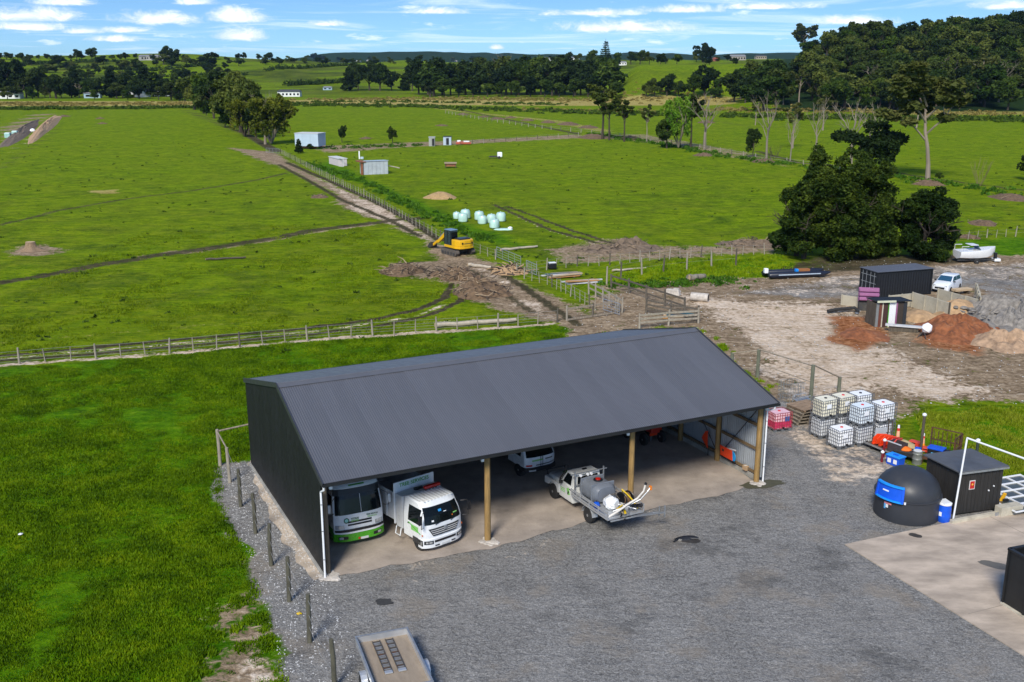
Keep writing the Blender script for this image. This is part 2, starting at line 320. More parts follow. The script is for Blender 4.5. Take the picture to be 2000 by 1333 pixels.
POLY = [('gravel', YARD, .8, 1.), ('rut', [(1500, 525), (1600, 500), (1760, 496), (1880, 500), (1900, 512), (1820, 520), (1680, 528), (1520, 545)], 1.5, .62), ('lush', LEFTF, 1.5, 1.), ('dirt', TRACK, 2.2, .74), ('dirt', DYARD, 2.2, .72),
 ('pale', [(1320, 570), (1480, 590), (1640, 590), (1690, 650), (1830, 720), (1960, 760), (1900, 790), (1700, 770), (1560, 790), (1500, 740), (1440, 660), (1360, 610)], 4., .72),
 ('pale', [(1460, 600), (1620, 600), (1660, 670), (1590, 690), (1500, 640)], 3., .85),
 ('gravel', [(1380, 575), (1480, 560), (1670, 530), (1830, 515), (2200, 508), (2200, 600), (1890, 570), (1830, 578), (1660, 590), (1500, 585)], 3., .55),
 ('pale', [(1380, 575), (1480, 560), (1670, 530), (1830, 515), (2200, 508), (2200, 560), (1890, 550), (1660, 580), (1500, 580)], 3., .42),
 ('gravel', [(1880, 560), (2200, 560), (2200, 700), (1960, 650), (1900, 600)], 1.5, .5),
 ('orange', [(1630, 620), (1700, 620), (1730, 660), (1690, 690), (1630, 670)], 2.2, .85), ('orange', [(1780, 640), (1900, 610), (1960, 650), (1900, 700), (1800, 680)], 2., .8),
 ('pale', [(1500, 800), (1560, 790), (1700, 870), (1790, 905), (1730, 940), (1640, 930), (1540, 880)], 1.8, .5), ('pale', [(1560, 860), (1680, 900), (1700, 950), (1620, 940)], 1.5, .52), ('pale', [(700, 1118), (1000, 1062), (1290, 990), (1450, 960), (1420, 985), (1180, 1040), (900, 1110), (740, 1150)], 1., .38),
 ('dirt', [(1490, 800), (1570, 790), (1780, 890), (1830, 930), (1790, 980), (1690, 960), (1560, 900), (1500, 880)], 1.8, .55),
 ('gravel', [(1690, 960), (1830, 930), (1860, 1040), (1650, 1070), (1560, 1010)], 1., .9),
 ('pale', [(880, 505), (960, 530), (1050, 585), (1120, 640), (1060, 600), (950, 545)], 1.6, .55), ('pale', [(600, 330), (700, 385), (780, 425), (720, 420), (640, 372)], 1.4, .5), ('pale', [(700, 383), (770, 410), (850, 470), (820, 470), (740, 435), (670, 405)], 1.6, .55),
 ('pale', [(985, 575), (1060, 590), (1130, 640), (1090, 630), (1000, 600)], 1.4, .5), ('pale', [(915, 520), (1000, 525), (1040, 560), (960, 545)], 1.2, .45),
 ('dirt', [(1110, 622), (1250, 648), (1330, 660), (1200, 690), (1090, 660)], 1.5, .7),
 ('dirt', [(440, 1190), (500, 1120), (545, 1230), (560, 1400), (300, 1420), (380, 1320), (400, 1260)], 1.6, .62), ('pale', [(470, 1200), (515, 1170), (545, 1260), (560, 1400), (440, 1400)], 1.3, .5),
 ('dirt', [(412, 900), (440, 900), (445, 985), (478, 1060), (510, 1140), (470, 1140), (430, 1040), (408, 950)], .8, .45),
 ('dirt', [(0, 492), (40, 478), (100, 478), (135, 488), (90, 500), (10, 503)], 1.5, .62), ('dry', [(180, 372), (230, 370), (240, 377), (190, 378)], .8, .7),
 ('dirt', [(1140, 470), (1220, 462), (1240, 480), (1400, 478), (1520, 470), (1530, 495), (1300, 505), (1100, 520), (1050, 490)], 2.5, .6),
 ('lush', [(1190, 540), (1300, 512), (1530, 500), (1560, 530), (1440, 548), (1290, 552), (1190, 562)], 2., .9), ('dry', [(1220, 548), (1440, 540), (1440, 556), (1300, 562), (1220, 566)], 1.5, .55),
 ('lush', [(1790, 810), (1900, 795), (2200, 790), (2200, 1000), (1960, 960), (1880, 890), (1790, 860)], 1.2, .8),
 ('lush', [(1860, 470), (2200, 455), (2200, 505), (1880, 505)], 2., .8), ('lush', [(600, 330), (700, 360), (800, 410), (880, 450), (960, 478), (1060, 485), (940, 440), (800, 380), (640, 310)], 3., .7),
 ('dry', [(-400, 198), (400, 198), (400, 207), (-400, 209)], 14, .9), ('dry', [(560, 196), (760, 194), (1100, 196), (1440, 198), (1440, 206), (1100, 207), (760, 205), (560, 203)], 14, .9),
 ('dry', [(1690, 212), (2300, 212), (2300, 225), (1700, 226)], 10, .5),
 ('dirt', [(0, 250), (75, 222), (108, 219), (40, 262), (0, 290)], 3., .7), ('pale', [(60, 262), (108, 224), (118, 220), (90, 262), (20, 300), (0, 310)], 2., .5),
 ('dirt', [(585, 286), (760, 280), (1000, 270), (1130, 262), (1150, 270), (1000, 277), (760, 290), (640, 300)], 2.5, .6), ('dirt', [(1130, 264), (1260, 262), (1480, 300), (1560, 330), (1500, 322), (1300, 285)], 3., .5),
 ('orange', [(820, 375), (870, 372), (900, 378), (860, 386), (822, 386)], 1.2, .35),
]
LINES = [('rut', [(830, 425), (720, 436), (600, 452), (480, 475), (390, 488), (300, 500), (180, 520), (0, 552)], 1.3, .62), ('dirt', [(720, 437), (600, 453), (480, 476), (390, 489), (290, 500)], 1.6, .5),
 ('rut', [(0, 440), (110, 412), (250, 388), (380, 372), (500, 352), (560, 338)], .8, .55), ('rut', [(0, 336), (140, 345), (330, 342), (520, 318)], .8, .33),
 ('rut', [(0, 694), (150, 682), (300, 668), (450, 655), (600, 640), (740, 622), (830, 600), (868, 582), (882, 556)], .42, .85), ('rut', [(0, 705), (150, 694), (300, 680), (450, 667), (600, 652), (740, 636), (850, 612), (900, 588), (915, 560)], .42, .8),
 ('pale', [(0, 700), (300, 675), (600, 647), (800, 620), (870, 595)], .35, .5),
 ('pale', [(0, 716), (130, 705), (270, 695), (420, 681), (560, 667), (700, 657), (850, 649), (1000, 639), (1080, 632)], .55, .62),
 ('pale', [(830, 630), (920, 625), (1000, 622)], .3, .5), ('dry', [(0, 668), (300, 645), (500, 628)], .5, .35),
 ('rut', [(965, 400), (1020, 425), (1080, 450), (1165, 474)], .5, .75), ('rut', [(990, 403), (1060, 428), (1130, 455), (1200, 476)], .5, .7), ('pale', [(965, 402), (1020, 428), (1080, 453), (1165, 477)], .22, .5),
 ('rut', [(560, 318), (640, 352), (720, 388), (800, 430), (860, 470)], .7, .8), ('rut', [(545, 322), (600, 352), (670, 392), (760, 430), (820, 462)], .6, .7),
 ('rut', [(950, 520), (1020, 560), (1080, 600), (1130, 635)], .6, .7), ('rut', [(920, 530), (980, 570), (1040, 610)], .6, .6),
 ('rut', [(120, 240), (100, 262), (60, 290), (0, 330)], 1., .5), ('rut', [(240, 398), (300, 388)], .8, .3), ('rut', [(0, 480), (300, 458)], .6, .0),
 ('gravel', [(1300, 980), (1500, 1010), (1660, 1000)], .8, .3), ('rut', [(310, 575), (500, 560), (700, 548)], .5, .35), ('rut', [(150, 600), (420, 575)], .4, .3), ('rut', [(1300, 520), (1530, 508)], .5, .4),
 ('rut', [(900, 215), (1010, 238), (1130, 262)], 1.8, .6), ('rut', [(1480, 296), (1560, 318), (1700, 330), (1830, 350), (2000, 372)], 1.2, .6), ('rut', [(1380, 234), (1480, 250), (1700, 240), (2000, 240)], 3., .4),
 ('rut', [(360, 215), (480, 262), (540, 296)], 1.8, .7), ('dry', [(800, 205), (900, 218), (1080, 236), (1180, 256)], 4., .5), ('pale', [(1420, 560), (1560, 552), (1700, 540)], .5, .45),
 ('gravel', [(1480, 640), (1640, 700), (1850, 740), (2000, 770)], 1.2, .4), ('rut', [(1400, 640), (1560, 712), (1750, 790)], .5, .35), ('rut', [(1340, 580), (1500, 566), (1660, 560)], .5, .4),
]
_P = [(c, gp(p), s, k) for c, p, s, k in POLY]; _L = [(c, gp(p), w, k) for c, p, w, k in LINES]
STUMPS = [gp([(60, 488)])[0]]
def weights(X, Y):
    Wt = np.zeros((7,)+X.shape)
    wx = X+1.4*(fbm(X/3., Y/3., 3, 31)-.5)*2; wy = Y+1.4*(fbm(X/3., Y/3., 3, 41)-.5)*2
    for c, P, s, k in _P:
        m = (X > P[:, 0].min()-s-2) & (X < P[:, 0].max()+s+2) & (Y > P[:, 1].min()-s-2) & (Y < P[:, 1].max()+s+2)
        if not m.any(): continue
        w = k*sm(-s, s, sdist(wx[m], wy[m], P)); i = CH[c]; v = Wt[i][m]; Wt[i][m] = np.maximum(v, w)
    for c, P, s, k in _L:
        b = s*2+2; m = (X > P[:, 0].min()-b) & (X < P[:, 0].max()+b) & (Y > P[:, 1].min()-b) & (Y < P[:, 1].max()+b)
        if not m.any() or k == 0: continue
        w = k*(1-sm(s*.5, s*1.5, sdist(X[m]+.25*(fbm(X[m], Y[m], 2, 5)-.5), Y[m]+.5*(fbm(X[m]/2, Y[m]/2, 2, 6)-.5), P, False))); i = CH[c]; Wt[i][m] = np.maximum(Wt[i][m], w)
    return Wt
def terrain_mat():
    m = bpy.data.materials.new('terrain'); m.use_nodes = True; t = NT(m.node_tree); t.n.clear()
    out = t.new('ShaderNodeOutputMaterial'); b = t.new('ShaderNodeBsdfPrincipled'); t.l.new(b.outputs[0], out.inputs[0])
    v = t.new('ShaderNodeTexCoord').outputs['Object']
    a1 = t.new('ShaderNodeVertexColor', layer_name='cover'); a2 = t.new('ShaderNodeVertexColor', layer_name='cover_b')
    s1 = t.new('ShaderNodeSeparateColor'); t.l.new(a1.outputs[0], s1.inputs[0]); s2 = t.new('ShaderNodeSeparateColor'); t.l.new(a2.outputs[0], s2.inputs[0])
    grav, dirt, pale, orange = s1.outputs[0], s1.outputs[1], s1.outputs[2], a1.outputs['Alpha']; lush, dry, rut, wood = s2.outputs[0], s2.outputs[1], s2.outputs[2], a2.outputs['Alpha']
    big = t.noise(v, .045, 3.); mid = t.noise(v, .42, 5., .62); fine = t.noise(v, 2.6, 7., .68, .6); xf = t.noise(v, 11., 4., .7)
    str_ = t.noise(t.mapping(v, (.35, 1.5, 1), (0, 0, .1)), 1.2, 6., .66, .8)
    gm = t.math('ADD', t.math('MULTIPLY', mid, .30), t.math('MULTIPLY', fine, .34)); gm = t.math('ADD', gm, t.math('MULTIPLY', str_, .26)); gm = t.math('ADD', gm, t.math('MULTIPLY', xf, .10))
    gA = t.ramp(gm, [(.39, (.035, .075, .002)), (.45, (.080, .145, .002)), (.51, (.135, .215, .002)), (.59, (.21, .285, .006))])
    gB = t.ramp(gm, [(.38, (.012, .05, .001)), (.46, (.042, .125, .001)), (.54, (.088, .20, .002)), (.63, (.17, .28, .004))])
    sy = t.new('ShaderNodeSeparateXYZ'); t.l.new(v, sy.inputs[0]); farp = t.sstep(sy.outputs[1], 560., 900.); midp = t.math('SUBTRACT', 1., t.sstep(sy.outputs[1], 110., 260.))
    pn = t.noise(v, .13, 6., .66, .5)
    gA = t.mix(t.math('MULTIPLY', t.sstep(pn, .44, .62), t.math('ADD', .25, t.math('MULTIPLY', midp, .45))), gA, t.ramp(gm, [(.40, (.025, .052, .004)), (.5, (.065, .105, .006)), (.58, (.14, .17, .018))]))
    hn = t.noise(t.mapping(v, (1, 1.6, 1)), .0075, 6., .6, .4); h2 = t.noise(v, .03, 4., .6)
    gA = t.mix(t.math('MULTIPLY', t.sstep(hn, .43, .58), farp), gA, t.ramp(h2, [(.35, (.025, .045, .008)), (.55, (.06, .085, .012)), (.7, (.13, .14, .03))]))  # far pasture tones, with cloud shadow and hill shading painted into the colour
    fm = t.math('ADD', t.math('MULTIPLY', str_, .6), t.math('MULTIPLY', big, .4))
    gA = t.mix(t.sstep(fm, .45, .62, 0., .5), gA, (.22, .25, .008)); gA = t.mix(t.sstep(big, .52, .68, 0., .45), gA, (.085, .17, .002))
    g = t.mix(t.sstep(lush, .3, .7), gA, gB)
    tus = t.math('ADD', t.math('MULTIPLY', t.noise(t.mapping(v, (.7, 1.2, 1)), .95, 5., .7), .6), t.math('MULTIPLY', t.noise(v, .12, 3., .6), .4))
    g = t.mix(t.sstep(tus, .53, .62, 0., .6), g, t.ramp(gm, [(.4, (.018, .045, .002)), (.55, (.055, .11, .004))]))
    g = t.mix(t.sstep(tus, .47, .38, 0., .35), g, (.21, .26, .012))
    yell = t.ramp(gm, [(.38, (.11, .085, .015)), (.5, (.34, .28, .08)), (.62, (.52, .44, .20))])
    g = t.mix(t.sstep(t.math('ADD', dry, t.math('MULTIPLY', t.math('SUBTRACT', fine, .5), 1.3)), .35, .6), g, yell)
    dn = t.math('ADD', t.math('MULTIPLY', fine, .5), t.math('ADD', t.math('MULTIPLY', mid, .2), t.math('MULTIPLY', str_, .3)))
    dcol = t.ramp(dn, [(.36, (.06, .042, .025)), (.45, (.185, .132, .082)), (.53, (.31, .232, .15)), (.62, (.50, .395, .275))])
    pcol = t.ramp(dn, [(.36, (.20, .14, .085)), (.44, (.43, .325, .22)), (.52, (.61, .485, .36)), (.61, (.76, .655, .53))])
    ocol = t.ramp(dn, [(.36, (.075, .028, .012)), (.48, (.26, .10, .04)), (.6, (.46, .235, .12))])
    vor = t.new('ShaderNodeTexVoronoi', feature='F1'); t.l.new(t.mapping(v, (1, 1, 1)), vor.inputs['Vector']); vor.inputs['Scale'].default_value = 16.
    vs = t.new('ShaderNodeSeparateColor'); t.l.new(vor.outputs['Color'], vs.inputs[0])
    vor2 = t.new('ShaderNodeTexVoronoi', feature='F1'); t.l.new(v, vor2.inputs['Vector']); vor2.inputs['Scale'].default_value = 34.
    v2 = t.new('ShaderNodeSeparateColor'); t.l.new(vor2.outputs['Color'], v2.inputs[0])
    gv = t.math('ADD', t.math('MULTIPLY', vs.outputs[0], .45), t.math('MULTIPLY', v2.outputs[1], .4)); gv = t.math('ADD', gv, t.math('MULTIPLY', t.math('SUBTRACT', fine, .5), .35)); gv = t.math('ADD', gv, t.math('MULTIPLY', t.math('SUBTRACT', mid, .5), .5))
    gcol = t.ramp(gv, [(.02, (.11, .106, .098)), (.35, (.205, .198, .186)), (.62, (.28, .272, .256)), (.95, (.43, .42, .395))])
    gcol = t.mix(t.sstep(t.noise(t.mapping(v, (1.6, .22, 1), (0, 0, .75)), .55, 5., .6), .50, .64, 0., .30), gcol, (.30, .285, .262)); gcol = t.mix(t.sstep(t.noise(v, .33, 4., .6), .52, .66, 0., .5), gcol, (.27, .23, .18)); gcol = t.mix(t.sstep(t.noise(t.mapping(v, (1, 1, 1), (0, 0, .6)), .16, 7., .7), .53, .63, 0., .55), gcol, (.075, .074, .072))
    def thr(a, k, base, lo, hi, n=fine, kk=.9): return t.sstep(t.math('ADD', a, t.math('MULTIPLY', t.math('SUBTRACT', n, .5), kk)), lo, hi)
    mm = t.math('ADD', t.math('MULTIPLY', fine, .5), t.math('MULTIPLY', mid, .5))
    c = t.mix(thr(dirt, 0, 0, .38, .56, mm, 2.1), g, dcol)
    c = t.mix(thr(grav, 0, 0, .40, .58, mm, 1.2), c, gcol)
    c = t.mix(thr(pale, 0, 0, .36, .62, mm, 1.8), c, pcol)
    c = t.mix(thr(orange, 0, 0, .34, .6, mm, 1.5), c, ocol)
    rc = t.ramp(dn, [(.4, (.022, .020, .010)), (.55, (.085, .072, .04)), (.64, (.21, .17, .11))])
    c = t.mix(thr(rut, 0, 0, .38, .6, fine, 1.4), c, rc)
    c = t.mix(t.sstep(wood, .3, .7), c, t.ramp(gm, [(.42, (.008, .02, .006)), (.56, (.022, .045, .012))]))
    t.l.new(c, b.inputs['Base Color']); b.inputs['Roughness'].default_value = .95; b.inputs['Specular IOR Level'].default_value = .04
    bn = t.new('ShaderNodeBump'); bn.inputs['Strength'].default_value = .8; bn.inputs['Distance'].default_value = .22
    t.l.new(t.math('ADD', t.math('ADD', t.math('MULTIPLY', fine, .8), t.math('MULTIPLY', str_, .4)), t.math('ADD', t.math('MULTIPLY', gv, .05), t.math('MULTIPLY', xf, .3))), bn.inputs['Height']); t.l.new(bn.outputs[0], b.inputs['Normal'])
    return m
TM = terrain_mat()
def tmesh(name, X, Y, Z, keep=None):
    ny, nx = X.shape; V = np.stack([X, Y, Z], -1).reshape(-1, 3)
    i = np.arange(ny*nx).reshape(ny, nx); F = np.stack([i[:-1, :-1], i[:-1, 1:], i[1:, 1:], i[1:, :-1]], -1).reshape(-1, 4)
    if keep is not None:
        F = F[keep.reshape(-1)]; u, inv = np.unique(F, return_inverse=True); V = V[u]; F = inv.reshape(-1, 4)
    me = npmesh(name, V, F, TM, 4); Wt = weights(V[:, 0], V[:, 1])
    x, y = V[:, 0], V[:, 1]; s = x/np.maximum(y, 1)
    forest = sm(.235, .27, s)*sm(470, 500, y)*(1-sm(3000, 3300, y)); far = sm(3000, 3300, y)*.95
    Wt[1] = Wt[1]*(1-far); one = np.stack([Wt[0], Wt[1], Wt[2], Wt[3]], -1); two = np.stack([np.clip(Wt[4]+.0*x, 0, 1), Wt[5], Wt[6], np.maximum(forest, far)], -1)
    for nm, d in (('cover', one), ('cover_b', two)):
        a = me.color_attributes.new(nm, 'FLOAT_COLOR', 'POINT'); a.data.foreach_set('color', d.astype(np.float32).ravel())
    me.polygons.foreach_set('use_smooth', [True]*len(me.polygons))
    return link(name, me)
def grow(a, b, s0, k):
    r = [a]; s = s0
    while r[-1] < b: r.append(r[-1]+s); s *= k
    return r
xs = grow(70, 6000, .8, 1.075); xs = [-v for v in xs[::-1]]+list(np.arange(-69.5, 70, .5))+xs
ys = list(np.arange(6, 24, 1.5))+list(np.arange(24, 140, .42))+list(np.arange(140, 300, .9))+grow(300, 9000, 1.6, 1.03)
X, Y = np.meshgrid(np.array(xs), np.array(ys))
near = 1-sm(150, 260, Y)
relief = .16*(fbm(X/1.1, Y/1.1, 4, 9)-.5)+.25*(fbm(X/5, Y/5, 3, 19)-.5)
def relief_mask(X, Y):
    k = 1-np.clip(sm(-3, 1, sdist(X, Y, gp(YARD))), 0, 1)
    k *= 1-sm(-2.5, 0, sdist(X, Y, gp(SHEDF))); k *= 1-sm(-2.5, 0, sdist(X, Y, gp(PAD))); return k
Z = hgt(X, Y)
nearsel = (Y < 150) & (np.abs(X) < 90); km = np.zeros(X.shape); km[nearsel] = relief_mask(X[nearsel], Y[nearsel])
Z = Z+relief*near*km-.03
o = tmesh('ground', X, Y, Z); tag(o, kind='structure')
def piece(name, poly, dz, step=.3, wob=.35, kind='structure', cut=None):
    P = gp(poly); x0, y0 = P.min(0)-1; x1, y1 = P.max(0)+1; x0 = max(x0, -70); x1 = min(x1, 70); y0 = max(y0, 12)
    X, Y = np.meshgrid(np.arange(x0, x1, step), np.arange(y0, y1, step)); cx = (X[:-1, :-1]+X[1:, 1:])/2; cy = (Y[:-1, :-1]+Y[1:, 1:])/2
    keep = sdist(cx+wob*2*(fbm(cx, cy, 3, 77)-.5), cy+wob*2*(fbm(cx, cy, 3, 78)-.5), P) > 0
    rl = relief_mask(X, Y)*(.16*(fbm(X/1.1, Y/1.1, 4, 9)-.5)+.25*(fbm(X/5, Y/5, 3, 19)-.5))*(1-sm(150, 260, Y))
    o = tmesh(name, X, Y, rl+dz+hgt(X, Y)*0, keep); return tag(o, kind=kind)
piece('gravel_yard', YARD, .004, .35)
piece('dirt_yard', DYARD, .0, .35)
piece('farm_track', TRACK, .002, .5)
def sheet(name, P, z, m, kind='structure', th=.0):
    mb = MB(); mb.slab([tuple(p) for p in P], z-max(th, .003), z); return tag(mb.build(name, m), kind=kind)
def wobble(P, amp, step):
    out = []
    for i in range(len(P)):
        a = P[i]; b = P[(i+1) % len(P)]; n = max(1, int(np.linalg.norm(b-a)/step))
        for k in range(n):
            q = a+(b-a)*k/n; out.append(q+amp*2*np.array([fbm(q[0]*1.3, q[1]*1.3, 3, 3)-.5, fbm(q[0]*1.3, q[1]*1.3, 3, 4)-.5]))
    return out
fm_ = mat('packed_floor', (.35, .295, .245), .9, var=.22, scale=.7, bump=.02, bscale=9, dirt=.45, dirtcol=(.15, .125, .10))
sheet('shed_floor', wobble(gp(SHEDF), .28, .35), .03, fm_)
pm_ = mat('pad_concrete', (.42, .345, .27), .85, var=.34, scale=.5, bump=.01, bscale=10, dirt=.4, dirtcol=(.27, .225, .18), stretch=(1, 2.2, 1))
sheet('concrete_pad', gp(PAD), .05, pm_, th=.15)
pj = gp(PAD); ex = (pj[1]-pj[0])/np.linalg.norm(pj[1]-pj[0]); ey = np.array([ex[1], -ex[0]])
mb = MB()
for k in (2,): a_ = pj[0]+ey*3.4*k+ex*(.1 if k else 0); b_ = a_+ex*14; mb.bar((a_[0]+ex[0]*.3, a_[1]+ex[1]*.3, .0515), (b_[0], b_[1], .0515), .035, .004)
for k in (2,): a_ = pj[0]+ex*4.2*k+ey*(.2); b_ = a_+ey*14; mb.bar((a_[0], a_[1], .0525), (b_[0], b_[1], .0525), .035, .004)
tag(mb.build('pad_joint', mat('joint_dark', (.27, .23, .185), .9)), kind='structure')
# stains and dark patches lying on the yard
def patch_blob(name, px, py, rx, ry, rz, z, m, label, n=22, seed=1):
    c = at(px, py, 0.); P = []
    for k in range(n):
        t = 2*pi*k/n; r = 1+.5*(fbm(cos(t)*1.5+seed*3, sin(t)*1.5, 3, seed)-.5)*2; a, b_ = rx*r*cos(t), ry*r*sin(t)
        P.append((c.x+a*cos(rz)-b_*sin(rz), c.y+a*sin(rz)+b_*cos(rz)))
    mb = MB(); mb.slab(P, z-.002, z); return tag(mb.build(name, m), kind='structure')
damp = mat('damp_patch', (.05, .045, .04), .5, var=.3)
patch_blob('puddle', 1349, 1056, .42, .28, .3, .022, damp, '', seed=2); patch_blob('oil_stain', 1788, 1048, .30, .2, -.6, .056, damp, '', seed=3)
patch_blob('damp_patch', 1945, 1106, .62, .3, -.45, .056, mat('damp_concrete', (.13, .12, .10), .6), '', seed=4)
patch_blob('damp_patch', 1492, 946, 1.3, .5, .2, .034, mat('damp_moss', (.07, .065, .035), .8), '', seed=5)
patch_blob('damp_patch', 752, 1176, .35, .28, .2, .022, mat('damp_gravel', (.04, .04, .04), .8), '', seed=6)
# ---------------- the open shed
SU = .457; SO = at(640, 1127, 0.); SL, SD, HF, HR, HB, RB, OV = 23.04, 14.1, 4.46, 6.69, 4.86, 6.7, .55
shed = thing('open_shed', 'long black open-fronted shed with a grey corrugated gable roof', 'shed', SO, SU)
blk = mat('black_steel_cladding', (.014, .015, .016), .45, orand=.1, var=.25, scale=1.2, spec=.4, dirt=.15, dirtcol=(.05, .048, .042))
roofm = mat('grey_roofing_steel', (.122, .125, .138), .42, metal=.25, orand=.05, var=.06, scale=.9, stretch=(1.6, .4, 1), dirt=.3, dirtcol=(.15, .145, .15))
zinc = mat('zinc_sheet', (.34, .37, .40), .4, orand=.06, metal=.35, var=.14, scale=.8, dirt=.2, dirtcol=(.2, .19, .17))
flash = mat('flashing_steel', (.05, .052, .06), .4, metal=.2, var=.1)
pole = mat('treated_pole', (.27, .165, .055), .75, var=.4, scale=1.6, stretch=(6, 6, .8), bump=.01, bscale=9, dirt=.4, dirtcol=(.11, .085, .04))
girtm = mat('girt_timber', (.15, .10, .05), .8, var=.3, scale=1.5, stretch=(1, 1, 1), dirt=.3, dirtcol=(.06, .045, .03))
def corr(w, L, pitch=.10886, amp=.009, n=6, L2=None, overlap=.03):   # corrugated sheet in xy, rising along y; L2 = length at the far side
    mb = MB(); L2 = L if L2 is None else L2; k = int(round((w+overlap)/pitch*n)); vs = []; fs = []
    for i in range(k+1):
        x = i*pitch/n; z = amp*cos(2*pi*x/pitch); e = L+(L2-L)*x/w; vs += [(x, 0, z), (x, e, z)]
    for i in range(k): fs.append((2*i, 2*i+2, 2*i+3, 2*i+1))
    mb.add(vs, fs); return mb
CW = .762
fl = math.hypot(RB+OV, HR-HF); fs_ = math.atan2(HR-HF, RB+OV)
me = corr(CW, fl-.02).mesh('roof_sheet', roofm, True)
n = 31; a0 = -.14
for i in range(n): inst('roof_sheet', me, shed, (a0+i*CW, -OV, HF+rnd.uniform(0, .004)), (fs_+rnd.uniform(-.0006, .0006), 0, 0))
bl = math.hypot(SD-RB+.1, HR-HB); bs = math.atan2(HR-HB, SD-RB+.1)
me = corr(CW, bl-.02).mesh('roof_sheet', roofm, True)
for i in range(n): inst('roof_sheet', me, shed, (a0+(i+1)*CW, SD+.1, HB+rnd.uniform(0, .004)), (bs, 0, pi))
a1 = a0+n*CW
mb = MB(); mb.prism([(0, 0), (0, 0)], 0, 0) if 0 else None
for sgn, ss in ((-1, fs_), (1, bs)): mb.box(((a0+a1)/2, RB+sgn*.17*cos(ss), HR-.17*sin(ss)+.03), (a1-a0+.06, .36, .012), rx=(ss if sgn < 0 else -ss))
mb.tube([(a0-.03, RB, HR+.03), (a1+.03, RB, HR+.03)], .035, 8); mb.build('ridge_cap', roofm, shed)
for a in (a0-.03, a1+.03):
    for (b0, z0, b1, z1) in ((-OV-.02, HF+.02, RB, HR+.04), (SD+.12, HB+.02, RB, HR+.04)):
        mb = MB(); mb.bar((a, b0, z0-.07), (a, b1, z1-.07), .05, .24); mb.build('barge_flashing', flash, shed)
mb = MB(); mb.prism([(-.0, 0), (.0, 0)], 0, 0) if 0 else None
y = -OV-.05
mb.box(((a0+a1)/2, y, HF-.085), (a1-a0+.1, .13, .012)); mb.box(((a0+a1)/2, y-.065, HF-.045), (a1-a0+.1, .01, .12)); mb.box(((a0+a1)/2, y+.065, HF-.045), (a1-a0+.1, .01, .12)); mb.build('gutter', blk, shed)
MB().box(((a0+a1)/2, -OV+.06, HF-.11), (a1-a0, .03, .14)).build('fascia', blk, shed)
MB().box(((a0+a1)/2, SD+.16, HB-.07), (a1-a0+.1, .12, .12)).build('gutter', blk, shed)
def rz_(b): return HF+(b+OV)*math.tan(fs_) if b < RB else HR-(b-RB)*math.tan(bs)
# end walls (left black, right black outside and zinc inside), back wall
k = int(SD/CW)+1
for side in ('left', 'right', 'lining'):
    for i in range(k):
        b0 = i*CW; b1 = min(SD, b0+CW); w = b1-b0
        if w < .05: continue
        h0, h1 = rz_(b0)-.07, rz_(b1)-.07
        nm = 'wall_sheet'; m_ = blk; zoff = .12 if side == 'left' else .28
        if side == 'left':
            ms = corr(w, h0-zoff, L2=h1-zoff, amp=.008, overlap=0).mesh(nm, m_, True); inst(nm, ms, shed, (-.12+.004*(i % 2), b0, zoff), (pi/2, 0, pi/2))
        elif side == 'right':
            ms = corr(w, h0-zoff, L2=h1-zoff, amp=.008, overlap=0).mesh(nm, m_, True); inst(nm, ms, shed, (SL+.16+.004*(i % 2), b0, zoff), (pi/2, 0, pi/2))
        else:
            ms = corr(w, h0-zoff, L2=h1-zoff, pitch=.152, amp=.02, overlap=0).mesh('lining_sheet', zinc, True); inst('lining_sheet', ms, shed, (SL+.125+.004*(i % 2), b0, zoff), (pi/2, 0, pi/2))
ms = corr(CW, HB-.25).mesh('wall_sheet', blk, True)
for i in range(int(SL/CW)+1): inst('wall_sheet', ms, shed, (i*CW-.1, SD+.02+.004*(i % 2), .1), (pi/2, 0, 0))
# poles: front row from the photo, then rows behind
posts = [(0.10, .22), (7.54, .1), (15.2, .1), (SL-.1, .1)]
pm = MB(); pm.tube([(0, 0, -.1), (0, 0, 2.2), (0, 0, 4.45)], [.15, .14, .13], 14); pme = pm.mesh('pole', pole, True)
for a, b in posts: inst('pole', pme if a > 1 else MB().tube([(0, 0, -.1), (0, 0, 4.45)], .11, 12).mesh('pole', darktimber(), True), shed, (a, b, 0), (0, 0, rnd.random()*6), (1, 1, (rz_(b)-.22)/4.45))
for b in (3.5, 6.95, 10.5, 14.0-.15):
    for a in (.1, SL-.05): inst('pole', pme, shed, (a, b, 0), (0, 0, rnd.random()*6), (1, 1, (rz_(b)-.22)/4.45))
for a in (7.6, 15.3): inst('pole', pme, shed, (a, SD-.15, 0), (0, 0, 1), (1, 1, (rz_(SD)-.3)/4.45))
for (b0, b1) in ((.3, 3.3), (3.7, 6.8), (7.1, 10.3), (10.7, 13.8)):
    for z in (.45, 1.75, 3.05):
        MB().box((SL+.02, (b0+b1)/2, z), (.055, b1-b0, .15)).build('girt', girtm, shed)
        MB().box((-.02, (b0+b1)/2, z), (.055, b1-b0, .15)).build('girt', girtm, shed)
    if b0 < 8:
        MB().bar((SL-.02, b0+.1, 3.95), (SL-.02, b1-.1, .6), .03).build('brace', flash, shed) if b0 < 1 else MB().bar((SL-.02, b0+.1, .7), (SL-.02, b1-.1, 3.6), .03).build('brace', flash, shed)
for a in (.1, 7.6, 15.3, SL-.1):
    MB().bar((a, -.3, rz_(-.3)-.22), (a, RB, HR-.22), .07, .25).build('rafter', darktimber(), shed); MB().bar((a, RB, HR-.22), (a, SD-.1, HB-.22), .07, .25).build('rafter', darktimber(), shed)
for b in list(np.arange(.4, SD, 1.25)): MB().box((SL/2, b, rz_(b)-.09), (SL-.1, .05, .11)).build('purlin', darktimber(), shed)
MB().box((SL/2, .1, HF-.02), (SL, .09, .2)).build('lintel', darktimber(), shed)
